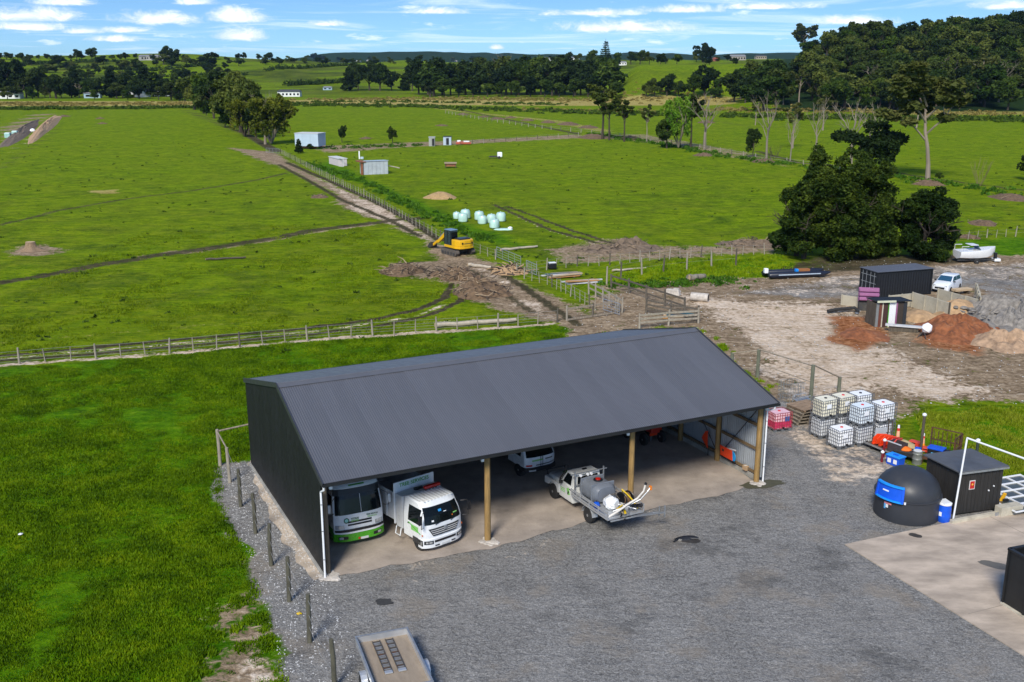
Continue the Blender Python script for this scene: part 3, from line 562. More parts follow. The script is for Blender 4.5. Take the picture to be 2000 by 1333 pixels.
nib = mat('nib_concrete', (.30, .29, .26), .9, var=.25, scale=2, bump=.01, dirt=.4, dirtcol=(.13, .12, .10))
MB().box((SL+.13, 1.9, .14), (.16, 3.2, .3)).build('footing', nib, shed, .02); MB().box((SL+.13, 5.3, .14), (.16, 3.2, .3)).build('footing', nib, shed, .02); MB().box((SL+.13, 10.5, .14), (.16, 7., .3)).build('footing', nib, shed, .02)
MB().box((-.11, SD/2, .06), (.22, SD+.2, .14)).build('footing', nib, shed, .02)
wp = mat('white_pvc', (.78, .79, .80), .35, var=.03)
for a, b in ((-.14, -.12), (SL+.2, -.06)):
    mb = MB(); mb.tube([(a, -OV-.05, HF-.12), (a, -OV-.05, HF-.24), (a, b, HF-.5), (a, b, HF-.7), (a, b, .02)], .045, 10); o = mb.build('downpipe', wp, shed, smooth=True)
    for z in (.9, 2.2, 3.4): MB().disc((a, b, z), (0, 0, 1), .055, .04, 12).build('pipe_bracket', steel(), o)
for a in (.28, 7.2, 14.8, SL+.1): MB().box((a, -.14, HF-.32), (.14, .1, .26)).build('eave_bracket', wp, shed, .02)  # white bracket beside each front pole top, not a light
# broken concrete collars round the front poles
def lumps(name, cx, cy, z0, n, spread, size, m, parent=None, seed=0, flat=.45):
    r_ = random.Random(seed); mb = MB()
    for i in range(n):
        a = r_.random()*6.28; d = spread*(r_.random()**.5); s_ = size*r_.uniform(.4, 1.2); x, y = cx+cos(a)*d, cy+sin(a)*d; k = 6
        for_ = [(s_*r_.uniform(.7, 1.1), -.02), (s_*r_.uniform(.8, 1.15), s_*flat*.5), (s_*r_.uniform(.4, .7), s_*flat)]
        mb.lathe(for_, k, (x, y, z0), sx=r_.uniform(.7, 1.2), sy=r_.uniform(.7, 1.2))
    return mb.build(name, m, parent)
collar = mat('broken_concrete', (.46, .42, .37), .9, var=.3, scale=3, bump=.01, dirt=.2, dirtcol=(.2, .17, .13))
for a, lab in ((7.54, 'broken pale concrete collar round the pole beside the ribbed-roof truck'), (SL-.1, 'low concrete collar round the far right corner pole of the shed'), (0.05, 'small broken concrete collar at the near left corner of the shed')):
    p = SO+Vector((cos(SU)*a-sin(SU)*-.05, sin(SU)*a+cos(SU)*-.05, 0))
    t_ = thing('concrete_collar', lab, 'concrete collar', p, 0, 'concrete collars at the shed poles')
    lumps('rubble', 0, 0, .0, 14, .42, .16, collar, t_, seed=int(a*3), flat=.5); MB().lathe([(.36, 0), (.34, .06), (.2, .07)], 14, (0, 0, .0)).build('collar', collar, t_)
# pale crusher dust along the black wall
w = gp([(488, 898), (500, 893), (655, 1120), (630, 1140), (560, 1060), (530, 1000), (500, 945)])
# ---------------- vehicles
_w = {}
def wheel(parent, x, y, r, w, dual=False, rimc=None, label=None):
    key = (r, w)
    if key not in _w:
        a = MB(); a.lathe([(r*.55, -w/2), (r*.9, -w/2), (r*.985, -w*.38), (r, -w*.2), (r, w*.2), (r*.985, w*.38), (r*.9, w/2), (r*.55, w/2)], 28)
        b = MB(); b.lathe([(r*.54, -w*.4), (r*.58, -w*.46), (r*.56, -w*.3), (r*.3, -w*.22), (r*.18, -w*.34), (r*.17, -w*.5), (.01, -w*.52)], 20); b.lathe([(r*.54, w*.4), (r*.58, w*.46), (r*.56, w*.3), (r*.3, w*.22), (r*.18, w*.34), (r*.17, w*.5), (.01, w*.52)], 20)
        _w[key] = (a.mesh('tyre', rubber(), True), b.mesh('rim', mat('wheel_rim', (.33, .33, .33), .5, metal=.4, dirt=.4, dirtcol=(.13, .11, .09)), True))
    t, r_ = _w[key]
    o = inst('wheel', t, parent, (x, y, r), (pi/2, 0, 0)); inst('rim', r_, o)
    if dual: o2 = inst('wheel', t, parent, (x, y*.72, r), (pi/2, 0, 0)); inst('rim', r_, o2)
    return o
class Cab:
    def __init__(s, L, prof, hw, cr=.25, p=4., x=0.): s.L, s.prof, s.hws, s.cr, s.p, s.x = L, prof, hw, cr, p, x
    def ip(s, T, z):
        for i in range(len(T)-1):
            if z <= T[i+1][0]: k = (z-T[i][0])/(T[i+1][0]-T[i][0]+1e-9); return T[i][1]+(T[i+1][1]-T[i][1])*max(0, k)
        return T[-1][1]
    def front(s, u, z, off=0.): return (s.x+s.ip(s.prof, z)-s.cr*abs(u)**s.p+off, u*s.ip(s.hws, z), z)
    def side(s, sg):
        return lambda x, z, off=0.: (s.x+x, sg*(s.ip(s.hws, z)+off), z)
    def body(s, z0, z1, n=12, topcrown=.06):
        mb = MB(); nu = 16; rings = []
        for j in range(n+1):
            z = z0+(z1-z0)*j/n; ring = [s.front(-1+2*i/nu, z) for i in range(nu+1)]; hw = s.ip(s.hws, z); ring += [(s.x-s.L, hw, z), (s.x-s.L, -hw, z)]; rings.append(ring)
        hw = s.ip(s.hws, z1); top = [(s.x-s.L/2+(a-s.x+s.L/2)*.93, b*.93, c+topcrown) for a, b, c in rings[-1]]; rings.append(top)
        m = len(rings[0]); vs = [p for r_ in rings for p in r_]; fs = []
        for j in range(len(rings)-1):
            for i in range(m): fs.append((j*m+i, j*m+(i+1) % m, (j+1)*m+(i+1) % m, (j+1)*m+i))
        fs.append(tuple(range(m))[::-1]); fs.append(tuple(range((len(rings)-1)*m, len(rings)*m))); mb.add(vs, fs); return mb
green = mat('bright_green_paint', (.06, .33, .012), .3, var=.08, coat=.3); lime = mat('green_print', (.06, .30, .03), .5, var=.05); pgreen = mat('pale_green_print', (.22, .52, .14), .5, var=.1)
lampm = mat('headlamp', (.55, .57, .58), .12, metal=.5, var=.2); redl = mat('red_lens', (.55, .02, .012), .2, coat=.5); amber = mat('amber_lens', (.6, .14, .02), .25)
grille = mat('grille_grey', (.045, .05, .052), .4, metal=.3, var=.2); chassis = mat('chassis_grey', (.035, .035, .036), .7, var=.3, dirt=.5, dirtcol=(.1, .09, .07)); greyp = mat('grey_panel', (.52, .53, .54), .5, var=.1, dirt=.3)
def stick(t, fn, u0, u1, z0, z1, m, off=.012, name='decal', nu=4, nv=2, inset=0.): return MB().patch(fn, u0, u1, z0, z1, off, nu, nv, inset).build(name, m, t)
def on_face(me, parent, p, rot, name='lettering'): return inst(name, me, parent, p, rot)
FR = (pi/2, 0, pi/2)           # text facing +x
def place_front(pa, pb, z):
    a, b = at(*pa, z), at(*pb, z); c = (a+b)/2; d = math.atan2(b.y-a.y, b.x-a.x); return Vector((c.x, c.y, 0)), d-pi/2
# --- tree services tipper truck (ribbed roof)
loc, hd = place_front((818, 1068), (905, 1042), .32)
T = thing('tipper_truck', 'white tipper truck with ribbed cab roof and TREE SERVICES headboard under the shed', 'truck', loc+Vector((cos(hd), sin(hd), 0))*.25, hd+R(5), 'white work trucks'); T.scale = (.92, .92, .90)
cb = Cab(1.75, [(.3, .02), (.9, .06), (1.5, .02), (1.9, -.08), (2.5, -.42)], [(.3, 1.17), (1.6, 1.17), (2.5, 1.04)], .22, 4)
cb.body(.55, 2.5).build('cab', white(), T, .02, True)
F = cb.front
b_ = Cab(.5, [(.25, .10), (.7, .12)], [(.25, 1.2), (.7, 1.2)], .3, 4); b_.body(.28, .78, 5, 0).build('bumper', white(), T, .02, True)
o = stick(T, F, -.90, .90, 1.5, 2.3, glass(), .015, 'windscreen', 10, 6, .03)
for u, z, w, h, m_ in ((-.55, 1.62, .1, .08, white()), (.62, 1.75, .22, .05, pgreen), (.12, 1.95, .14, .03, white()), (.45, 1.66, .05, .06, amber), (-.12, 2.02, .16, .1, mat('blue_cloth', (.02, .25, .6), .6))): stick(o, F, u-w/2, u+w/2, z, z+h, m_, .02, 'sticker', 2, 1)
for y0 in (-.5, .35): MB().bar((F(y0/1.1, 1.46, .03)), F(y0/1.1+.38, 1.56, .03), .02).build('wiper', black(), T)
MB().prism([(0, 0)]*3, 0, 0) if 0 else None
g = MB(); n = 8; pts = [F(u, .92 if abs(u) < .9 else .92, .03) for u in (-.55, .55)]+[F(u, 1.3, .03) for u in (.72, -.72)]
g.patch(lambda u, v, off: F(u*(.58+.2*(v-.9)/.4), v, off), -1, 1, .9, 1.28, .03, 8, 3, .02); gr = g.build('grille', grille, T)
for z in (.98, 1.08, 1.18): MB().patch(lambda u, v, off: F(u*(.58+.2*(v-.9)/.4), v, off), -.95, .95, z, z+.025, .05, 8, 1, -.03).build('grille_bar', greyp, gr)
MB().box((F(0, 1.2, .07)), (.04, .16, .2)).build('badge', steel(), gr, .02)
for sg in (-1, 1):
    hl = MB().patch(lambda u, v, off: b_.front(u, v, off), sg*.58, sg*.93, .50, .68, .02, 5, 2, .01).build('headlight', black(), T)
    MB().patch(lambda u, v, off: b_.front(u, v, off), sg*.64, sg*.76, .55, .64, .035, 2, 1, .0).build('lens', lampm, hl); MB().patch(lambda u, v, off: b_.front(u, v, off), sg*.80, sg*.88, .55, .64, .035, 2, 1, .0).build('lens', lampm, hl)
    stick(T, b_.front, sg*.3, sg*.5, .36, .42, black(), .015, 'vent')
    sf = cb.side(sg); stick(T, lambda x, z, o_, sf=sf: sf(x, z, o_), -1.35, -.38, 1.45, 2.25, glass(), .012, 'side_window', 4, 3, .02)
    door = stick(T, lambda x, z, o_, sf=sf: sf(x, z, o_), -1.42, -.3, .75, 1.4, white(), .008, 'door', 3, 2, .02); stick(door, lambda x, z, o_, sf=sf: sf(x, z, o_), -1.1, -.5, 1.0, 1.3, pgreen, .013, 'decal')
    MB().bar(sf(-.3, 1.0, .02), sf(-1.3, 1.35, .02), .04, .02).build('decal', lime, door); MB().box(sf(-1.3, 1.3, .03), (.14, .03, .03)).build('handle', black(), door)
    MB().patch(lambda x, z, o_, sf=sf: sf(x, z, o_), -.95, -.15, .42, .72, .03, 4, 2, .05).build('wheel_arch', chassis, T)
    mb = MB(); mb.tube([sf(-.1, 2.25, 0), (.12, sg*1.35, 2.3), (.12, sg*1.42, 1.5), sf(-.05, 1.45, 0)], .016, 6); mr = mb.build('mirror_arm', black(), T); MB().box((.10, sg*1.46, 1.95), (.06, .2, .48)).build('mirror', black(), mr, .03)
    stick(T, cb.side(sg), -.2, -.12, .95, 1.03, amber, .02, 'indicator')
stick(T, b_.front, -.52, .52, .56, .68, black(), .012, 'lower_grille', 8, 2, .01)
stick(T, b_.front, -.2, .2, .33, .44, whiteg(), .02, 'number_plate')
for i in range(9): MB().box((-1.0, -.8+i*.2, 2.575), (1.15, .07, .03)).build('roof_rib', white(), T, .01)
mb = MB(); mb.box((-1.62, .12+.35, 2.72), (.22, .95, .16)); lb = mb.build('light_bar', redl, T, .05, True); MB().box((-1.62, .4, 2.60), (.1, .7, .08)).build('mount', black(), lb)
MB().box((-2.12, 0, 1.62), (.55, 2.34, 1.75)).build('locker', greyp, T, .02); MB().box((-2.1, .0, 2.55), (.2, .5, .1)).build('roof_vent', black(), T, .03)
hb = MB().box((-2.52, 0, 1.90), (.09, 2.42, 2.2)).build('headboard', white(), T, .03); on_face(text_mesh('TREE SERVICES', .27, lime), hb, (-2.465, 0, 2.80), FR)
body = MB(); L0, L1 = -2.6, -7.0
body.box(((L0+L1)/2, 1.16, 1.75), (L0-L1, .06, 1.5)); body.box(((L0+L1)/2, -1.16, 1.75), (L0-L1, .06, 1.5)); body.box((L1, 0, 1.75), (.06, 2.3, 1.5)); body.box(((L0+L1)/2, 0, 1.05), (L0-L1, 2.3, .08)); bd = body.build('tipping_body', greyp, T, .01)
for sg in (-1, 1):
    for i in range(6): MB().box((-3.2-i*.7, sg*1.21, 1.75), (.08, .05, 1.45)).build('rib', greyp, bd)
    MB().tube([(-1.95, sg*1.19, .75), (-1.9, sg*1.3, .4), (-2.3, sg*1.3, .4), (-2.35, sg*1.19, .75)], .03, 6).build('step', white(), T)
mb = MB()
for sg in (-1, 1): mb.box((-3.6, sg*.42, .82), (6.4, .09, .24))
mb.box((-3, 0, .8), (.1, .9, .2)); mb.box((-2.6, .7, .7), (.9, .5, .4)); mb.build('chassis', chassis, T)
for sg in (-1, 1): wheel(T, -.62, sg*.98, .43, .26); wheel(T, -5.1, sg*1.02, .43, .26, True)
# --- green-bumper truck
loc, hd = place_front((656, 1062), (750, 1040), .30)
T = thing('box_truck', 'white truck with bright green bumper and round green emblem beside the black end wall', 'truck', loc, R(-62.5), 'white work trucks')
cb = Cab(1.9, [(.3, .05), (.8, .08), (1.5, .03), (2.3, -.14), (2.75, -.28)], [(.3, 1.17), (1.7, 1.17), (2.7, 1.08)], .20, 4)
cb.body(.5, 2.72).build('cab', white(), T, .02, True); F = cb.front
vis = Cab(1.5, [(2.6, -.12), (2.8, -.25), (3.05, -.7)], [(2.6, 1.1), (3.05, .98)], .25, 3); vis.body(2.7, 3.05, 5, .04).build('roof_fairing', white(), T, .02, True)
for y in (-.24, 0, .24): MB().disc(vis.front(y, 2.9, .0), (1, 0, .5), .075, .06, 14).build('marker_light', amber, T)
stick(T, vis.front, -.35, .35, 2.80, 2.84, lime, .012, 'lettering_strip')
MB().patch(F, -.99, .99, 2.42, 2.68, .06, 10, 2, .02).build('sun_visor', black(), T)
ws = stick(T, F, -.93, .93, 1.55, 2.42, glass(), .015, 'windscreen', 10, 5, .03); MB().bar(F(.08, 1.6, .03), F(.08, 2.4, .03), .025).build('divider', greyp, ws)
b_ = Cab(.6, [(.25, .17), (.8, .17)], [(.25, 1.2), (.8, 1.2)], .3, 4); bm = b_.body(.3, .72, 4, 0).build('bumper', green, T, .03, True)
stick(bm, b_.front, -.97, .97, .69, .76, white(), .02, 'trim', 10, 1, .02); stick(T, F, -.97, .97, .77, .86, black(), .07, 'lower_trim', 10, 1, .0)
for sg in (-1, 1):
    v = stick(bm, b_.front, sg*.5, sg*.85, .42, .56, black(), .012, 'vent'); stick(v, b_.front, sg*.68, sg*.82, .44, .54, lampm, .025, 'fog_light')
    stick(T, F, sg*.62, sg*.95, .90, 1.08, lampm, .02, 'headlight', 5, 2, .01)
    sf = cb.side(sg); stick(T, lambda x, z, o_, sf=sf: sf(x, z, o_), -1.5, -.45, 1.55, 2.35, glass(), .012, 'side_window', 4, 3, .02)
    stick(T, lambda x, z, o_, sf=sf: sf(x, z, o_), -1.7, -.3, .5, .85, green, .015, 'side_skirt', 4, 1, .02)
    MB().tube([sf(-.1, 2.4, 0), (.1, sg*1.32, 2.3), (.1, sg*1.38, 1.7), sf(-.05, 1.7, 0)], .016, 6).build('mirror_arm', black(), T); MB().box((.08, sg*1.4, 2.0), (.06, .18, .42)).build('mirror', whiteg(), T, .03)
for z in (1.02, 1.15): stick(T, F, -.48, .48, z, z+.075, black(), .018, 'grille', 8, 1, .01)
stick(T, b_.front, -.02, .28, .33, .43, whiteg(), .03, 'number_plate'); stick(T, b_.front, -.12, -.04, .36, .44, redl, .03, 'tow_point')
ring = MB(); 
for k in range(24):
    a, b2 = 2*pi*k/24, 2*pi*(k+1)/24; y0, zc = -.62, 1.28
    ring.add([F((y0+r_*cos(q))/1.17, zc+r_*sin(q), .02) for r_, q in ((.085, a), (.125, a), (.125, b2), (.085, b2))], [(0, 1, 2, 3)])
ring.build('emblem_ring', mat('dark_green_print', (.01, .09, .03), .5), T); MB().disc(F(-.62/1.17, 1.28, .01), (1, 0, 0), .085, .012, 20).build('emblem', mat('pale_teal_print', (.3, .62, .55), .5), T)
inst('lettering', text_mesh('TITAN', .13, mat('dark_green_print', (.01, .09, .03), .5)), T, F(-.2, 1.33, .03), FR); inst('lettering', text_mesh('SERVICES', .09, pgreen), T, F(-.2, 1.235, .03), FR)
inst('lettering', text_mesh('TREE SERVICES', .085, mat('dark_green_print', (0, 0, 0)), sx=1), T, F(.5, 1.4, .0+.03), FR); inst('lettering', text_mesh('TREE SERVICES', .07, pgreen), T, F(.5, 1.30, .03), FR)
MB().box((-4.7, 0, 2.0), (5., 2.4, 2.2)).build('box_body', greyp, T, .03)
mb = MB()
for sg in (-1, 1): mb.box((-3.6, sg*.42, .8), (7, .09, .24))
mb.build('chassis', chassis, T)
for sg in (-1, 1): wheel(T, -1.2, sg*.98, .46, .27); wheel(T, -5.4, sg*1.0, .46, .27, True)
# --- third truck deep in the shed
loc, hd = place_front((1019, 925), (1092, 909), .42)
T = thing('crew_truck', 'white high-riding truck parked deep in the shed behind the spray ute', 'truck', loc, hd+R(2), 'white work trucks'); T.scale = (.93, .93, .78)
cb = Cab(1.9, [(.6, .05), (1.2, .10), (1.55, .05), (2.3, -.30), (2.6, -.5)], [(.6, 1.0), (1.5, 1.02), (2.6, .88)], .22, 4)
cb.body(.75, 2.5).build('cab', white(), T, .02, True); F = cb.front
stick(T, F, -.9, .9, 1.52, 2.35, glass(), .015, 'windscreen', 10, 5, .03); stick(T, F, -.6, .1, 1.24, 1.34, pgreen, .015, 'decal'); stick(T, F, .25, .75, 1.26, 1.33, mat('dark_print', (.03, .04, .03), .5), .015, 'decal')
for u in (-.05, .08): MB().bar(F(u, .85, .03), F(u, 1.55, .04), .03).build('tie_down', black(), T)
b_ = Cab(.5, [(.25, .2), (.8, .2)], [(.25, 1.05), (.8, 1.05)], .25, 4); b_.body(.55, .82, 3, 0).build('bumper', black(), T, .03, True)
for sg in (-1, 1):
    stick(T, F, sg*.6, sg*.92, .9, 1.02, redl if sg < 0 else lampm, .02, 'lamp', 4, 1, .01); sf = cb.side(sg); stick(T, lambda x, z, o_, sf=sf: sf(x, z, o_), -1.5, -.5, 1.5, 2.2, glass(), .012, 'side_window', 4, 3, .02)
stick(T, b_.front, -.8, -.42, .6, .7, whiteg(), .02, 'number_plate'); stick(T, F, -.35, .8, .92, .98, black(), .02, 'lower_grille')
MB().box((-4.0, 0, 1.6), (3.8, 2.1, 1.3)).build('tray_body', greyp, T, .03)
mb = MB(); mb.box((-2.8, 0, .75), (5.2, .9, .25)); mb.build('chassis', chassis, T)
for sg in (-1, 1): wheel(T, -.75, sg*.9, .44, .26); wheel(T, -4.4, sg*.92, .44, .26)
# --- spray ute
fl_, rl_ = at(1083, 973, 0.), at(1160, 1027, 0.)          # near-side wheels
hd = math.atan2(fl_.y-rl_.y, fl_.x-rl_.x); fw = Vector((cos(hd), sin(hd), 0)); rt = Vector((-sin(hd), cos(hd), 0))
T = thing('spray_ute', 'white single-cab ute with grey spray tank and hoses on its flat tray', 'ute', fl_-rt*.78, hd)
whu = mat('ute_white', (.60, .61, .59), .35, var=.05, dirt=.35, dirtcol=(.38, .35, .30))
WB = 3.25
mb = MB()
def hull(mb, secs):     # secs: list of (x, halfwidth_bottom, halfwidth_top, zb, zt)
    vs = []; fs = []
    for x, w0, w1, z0, z1 in secs: vs += [(x, -w0, z0), (x, -w0, (z0+z1)/2+.06), (x, -w1, z1-.04), (x, -w1*.8, z1), (x, w1*.8, z1), (x, w1, z1-.04), (x, w0, (z0+z1)/2+.06), (x, w0, z0)]
    m = 8
    for i in range(len(secs)-1):
        for k in range(m): fs.append((i*m+k, (i+1)*m+k, (i+1)*m+(k+1) % m, i*m+(k+1) % m))
    fs.append(tuple(range(m))); fs.append(tuple(range((len(secs)-1)*m, len(secs)*m))[::-1]); return mb.add(vs, fs)
hull(mb, [(.82, .62, .56, .62, 1.02), (.70, .72, .66, .58, 1.12), (.2, .80, .70, .58, 1.17), (-.45, .84, .74, .5, 1.22), (-.62, .85, .78, .45, 1.24)]).build('bonnet', whu, T, .015, True)
for sg in (-1, 1):
    mb = MB(); pr = [(.80, .62), (.80, .98), (.45, 1.0), (-.2, 1.02), (-.6, .98), (-.62, .55), (-.46, .5), (-.38, .72), (-.22, .86), (.0, .92), (.22, .86), (.38, .72), (.46, .62)]
    mb.prism(pr, sg*.70, sg*.90); mb.build('guard', whu, T, .02)
mb = MB(); hull(mb, [(-.60, .86, .84, .42, 1.22), (-1.85, .86, .84, .42, 1.22)]); mb.build('cab', whu, T, .02, True)
mb = MB(); mb.add([(-.62, -.82, 1.18), (-.62, .82, 1.18), (-1.05, .68, 1.86), (-1.05, -.68, 1.86), (-1.85, -.82, 1.18), (-1.85, .82, 1.18), (-1.78, .69, 1.88), (-1.78, -.69, 1.88)], [(0, 1, 2, 3), (5, 4, 7, 6), (0, 3, 7, 4), (1, 5, 6, 2), (3, 2, 6, 7)]); ch = mb.build('cabin', whu, T, .04, True)
def quadp(a, b, c, d, off, n_): # inset panel between four corners, pushed off along n_
    P = [Vector(p) for p in (a, b, c, d)]; N = Vector(n_)*off; m = MB(); m.add([p+N for p in P]+[p-N for p in P], [(0, 1, 2, 3), (0, 4, 5, 1), (1, 5, 6, 2), (2, 6, 7, 3), (3, 7, 4, 0), (7, 6, 5, 4)]); return m
quadp((-.68, -.72, 1.24), (-.68, .72, 1.24), (-1.03, .62, 1.80), (-1.03, -.62, 1.80), .015, (.85, 0, .5)).build('windscreen', glass(), ch)
quadp((-1.86, -.6, 1.35), (-1.86, .6, 1.35), (-1.80, .56, 1.74), (-1.80, -.56, 1.74), .02, (-1, 0, 0)).build('rear_window', glass(), ch)
for sg in (-1, 1):
    quadp((-.86, sg*.80, 1.26), (-1.58, sg*.80, 1.26), (-1.56, sg*.70, 1.76), (-1.13, sg*.70, 1.76), .02, (0, sg, .2)).build('side_window', glass(), ch)
    d_ = MB().box((-1.2, sg*.865, .84), (1.1, .012, .7)).build('door', whu, T, .01)
    for k in range(3): MB().box((-.95, sg*.875, .93-.08*k), (.42, .008, .035)).build('decal', pgreen, d_)
    MB().box((-1.45, sg*.875, .92), (.22, .008, .34), ry=.3).build('decal', pgreen, d_); MB().box((-1.45, sg*.88, .86), (.1, .008, .2), ry=-.5).build('decal', black(), d_); MB().box((-1.62, sg*.88, 1.08), (.14, .03, .03)).build('handle', black(), d_)
    MB().box((-.95, sg*1.0, 1.28), (.06, .2, .16)).build('mirror', black(), T, .02)
    wheel(T, 0, sg*.78, .39, .25); wheel(T, -WB, sg*.78, .39, .25); MB().patch(lambda a, z, o_, sg=sg: (-WB+(.46+o_)*cos(a), sg*z, .40+(.46+o_)*sin(a)), .1, pi-.1, .62, .93, .02, 8, 1, 0.).build('mudguard', alu(), T)
MB().box((.92, 0, .62), (.16, 1.6, .2)).build('bumper', black(), T, .03); MB().tube([(.98, -.6, .7), (1.0, -.6, 1.15), (1.0, .6, 1.15), (.98, .6, .7)], .03, 8).build('bull_bar', black(), T)
MB().box((.84, 0, .85), (.03, .9, .26)).build('grille', black(), T); MB().box((.1, -.05, 1.195), (.5, .3, .006), rz=.4).build('decal', lime, T); MB().box((-1.35, -.1, 1.895), (.14, .24, .05)).build('roof_vent', black(), T, .02)
MB().tube([(-.5, .80, 1.1), (-.62, .84, 1.3), (-1.0, .76, 1.85), (-1.0, .76, 2.02)], .035, 8).build('snorkel', black(), T); MB().box((-1.0, .76, 2.06), (.12, .1, .12)).build('snorkel_head', black(), T)
MB().box((-1.6, 0, .6), (5.0, .8, .18)).build('chassis', chassis, T)
x0, x1, tw = -1.95, -5.1, 1.0; dz = .92
MB().box(((x0+x1)/2, 0, dz), (x0-x1, tw*2, .08)).build('tray', alu(), T)
for sg in (-1, 1):
    for z in (.12, .28, .36):
        MB().box(((x0+x1)/2, sg*tw, dz+z), (x0-x1, .03, .035 if z > .2 else .06)).build('side_rail', alu(), T)
    for k in range(5): MB().box((x0-(x0-x1)*k/4, sg*tw, dz+.2), (.04, .035, .38)).build('stake', alu(), T)
rk = MB(); 
for sg in (-1, 1): rk.bar((x0, sg*.82, dz), (x0, sg*.82, 2.12), .05)
rk.bar((x0, -1.0, 1.98), (x0, 1.05, 1.98), .045); rk.bar((x0, -.82, 1.4), (x0, .82, 1.4), .04); rk.build('headboard_rack', steel(), T)
for y in (-.1, .1, .5): MB().disc((x0-.02, y, 1.86), (1, 0, 0), .07, .07, 12).build('work_light', wp, T)
MB().box((x0-.03, -.88, 1.25), (.06, .06, .3)).build('tail_lamp', redl, T)
# load of the ute
tankm = mat('grey_poly_tank', (.15, .165, .19), .42, var=.1, dirt=.15)
def world(T, x, y, z): return T.matrix_basis @ Vector((x, y, z))
def on(T, x, y, z, name, label, cat, group=None, rz=0.): return thing(name, label, cat, world(T, x, y, z), T.rotation_euler[2]+rz, group)
K = on(T, -2.85, .12, dz+.04, 'spray_tank', 'grey rounded poly tank with red lid on the ute tray', 'tank'); K.scale = (1.15, 1.12, 1.1)
mb = MB(); nb = 20; vs = []; 
for i in range(9):
    x = -.68+1.36*i/8; e = 1-max(0, abs(x)-.52)**2*9
    for k in range(nb): t = 2*pi*k/nb; c_, s_ = cos(t), sin(t); q = 3.2; rr = (abs(c_)**q+abs(s_)**q)**(-1/q); vs.append((x, .56*rr*c_*e, .44+.42*rr*s_*e))
fs = [(i*nb+k, i*nb+(k+1) % nb, (i+1)*nb+(k+1) % nb, (i+1)*nb+k) for i in range(8) for k in range(nb)]+[tuple(range(nb))[::-1], tuple(range(8*nb, 9*nb))]
mb.add(vs, fs).build('tank_shell', tankm, K, 0, True)
ld = MB().disc((-.05, .0, .88), (0, 0, 1), .2, .06, 18).build('lid', black(), K, .01); MB().disc((-.05, 0, .92), (0, 0, 1), .11, .04, 12).build('cap', redl, ld)
for x in (-.4, .4): MB().box((x, 0, .44), (.05, 1.16, .88)).build('strap', tankm, K, .05)
K = on(T, -4.2, .22, dz+.04, 'white_bag', 'crumpled white sack slumped beside the grey tank on the ute', 'sack', rz=.3)
mb = MB(); vs = []; n = 16
for i in range(9):
    v = i/8; r_ = .34*sin(pi*min(1, .12+v*.85))**.5
    for k in range(n):
        t = 2*pi*k/n; q = 1+.28*(fbm(k*.8, i*.9, 3, 4)-.5)*2; vs.append((-.35+.75*v, r_*q*cos(t), .32+r_*q*sin(t)*.95))
mb.add(vs, [(i*n+k, i*n+(k+1) % n, (i+1)*n+(k+1) % n, (i+1)*n+k) for i in range(8) for k in range(n)]+[tuple(range(n))[::-1], tuple(range(8*n, 9*n))]).build('sack', white(), K, 0, False)
MB().tube([(-.3, -.25, .5), (0, -.3, .66), (.3, -.2, .55), (.4, .1, .4)], .025, 6).build('tie_rope', darktimber(), K)
K = on(T, -3.8, .76, dz+.04, 'blue_float', 'small round blue float beside the white sack on the ute', 'float'); MB().lathe([(.02, 0), (.12, .04), (.17, .15), (.13, .27), (.03, .32)], 14).build('ball', mat('blue_plastic', (.005, .08, .5), .35, var=.1), K, 0, True); MB().disc((0, 0, .33), (0, 0, 1), .03, .05).build('stem', black(), K)
K = on(T, -4.2, -.58, dz+.04, 'hose_reel', 'black hose reel with yellow hose behind the spray tank', 'hose reel')
for sg in (-1, 1): MB().lathe([(.32, -.02), (.34, 0), (.32, .02), (.28, .02), (.28, -.02)], 20).build('flange', black(), K, rot=(pi/2, 0, .3), loc=(0, sg*.2, .38))
mb = MB()
for k in range(7): mb.tube([(.24*cos(t*pi/8), -.15+k*.05, .38+.24*sin(t*pi/8)) for t in range(17)], .026, 5)
mb.build('hose_coil', mat('brown_hose', (.16, .09, .04), .6), K); mb = MB(); mb.tube([(.1, .1, .62), (.0, .2, .85), (-.3, .1, .7), (-.55, -.1, .4), (-.75, -.2, .1)], .035, 7); mb.build('yellow_hose', mat('yellow_plastic', (.62, .42, .01), .4), K)
MB().box((0, 0, .1), (.5, .5, .2)).build('pump_box', greyp, K, .02)
K = on(T, -4.65, -.05, dz+.04, 'tool_pile', 'tangle of poles, pipes and black boots at the tail of the ute tray', 'tools')
for k, (a, b, r_, m_) in enumerate([((.4, -.75, .1), (-.7, .1, .12), .03, steel()), ((.5, -.6, .16), (-.5, .55, .2), .025, timber()), ((.2, -.3, .2), (-.7, .5, .1), .03, black()), ((.6, .1, .1), (-.6, .3, .2), .035, timber()), ((.3, .2, .3), (-.5, -.5, .2), .02, steel())]): MB().tube([a, tuple((Vector(a)+Vector(b))/2+Vector((0, 0, .03))), b], r_, 6).build('pole', m_, K)
MB().tube([(-.35, .95, .05), (-.5, .55, .3), (-.62, .1, .6), (-.75, -.35, .85), (-.85, -.62, 1.2), (-.86, -.70, 1.5)], [.055, .055, .05, .05, .045, .045], 8).build('curved_pipe', mat('cream_pipe', (.62, .58, .52), .5), K); MB().tube([(-.86, -.7, 1.5), (-.86, -.74, 1.6)], .06, 8).build('pipe_end', black(), K)
MB().tube([(-.2, .6, .2), (-.5, .1, .45), (-.8, -.5, .8), (-.9, -.8, 1.15), (-.88, -.95, 1.3)], .03, 6).build('bent_rod', steel(), K); MB().box((-.88, -.98, 1.3), (.14, .1, .2)).build('orange_grip', mat('orange_plastic', (.72, .2, .02), .4), K, .02)
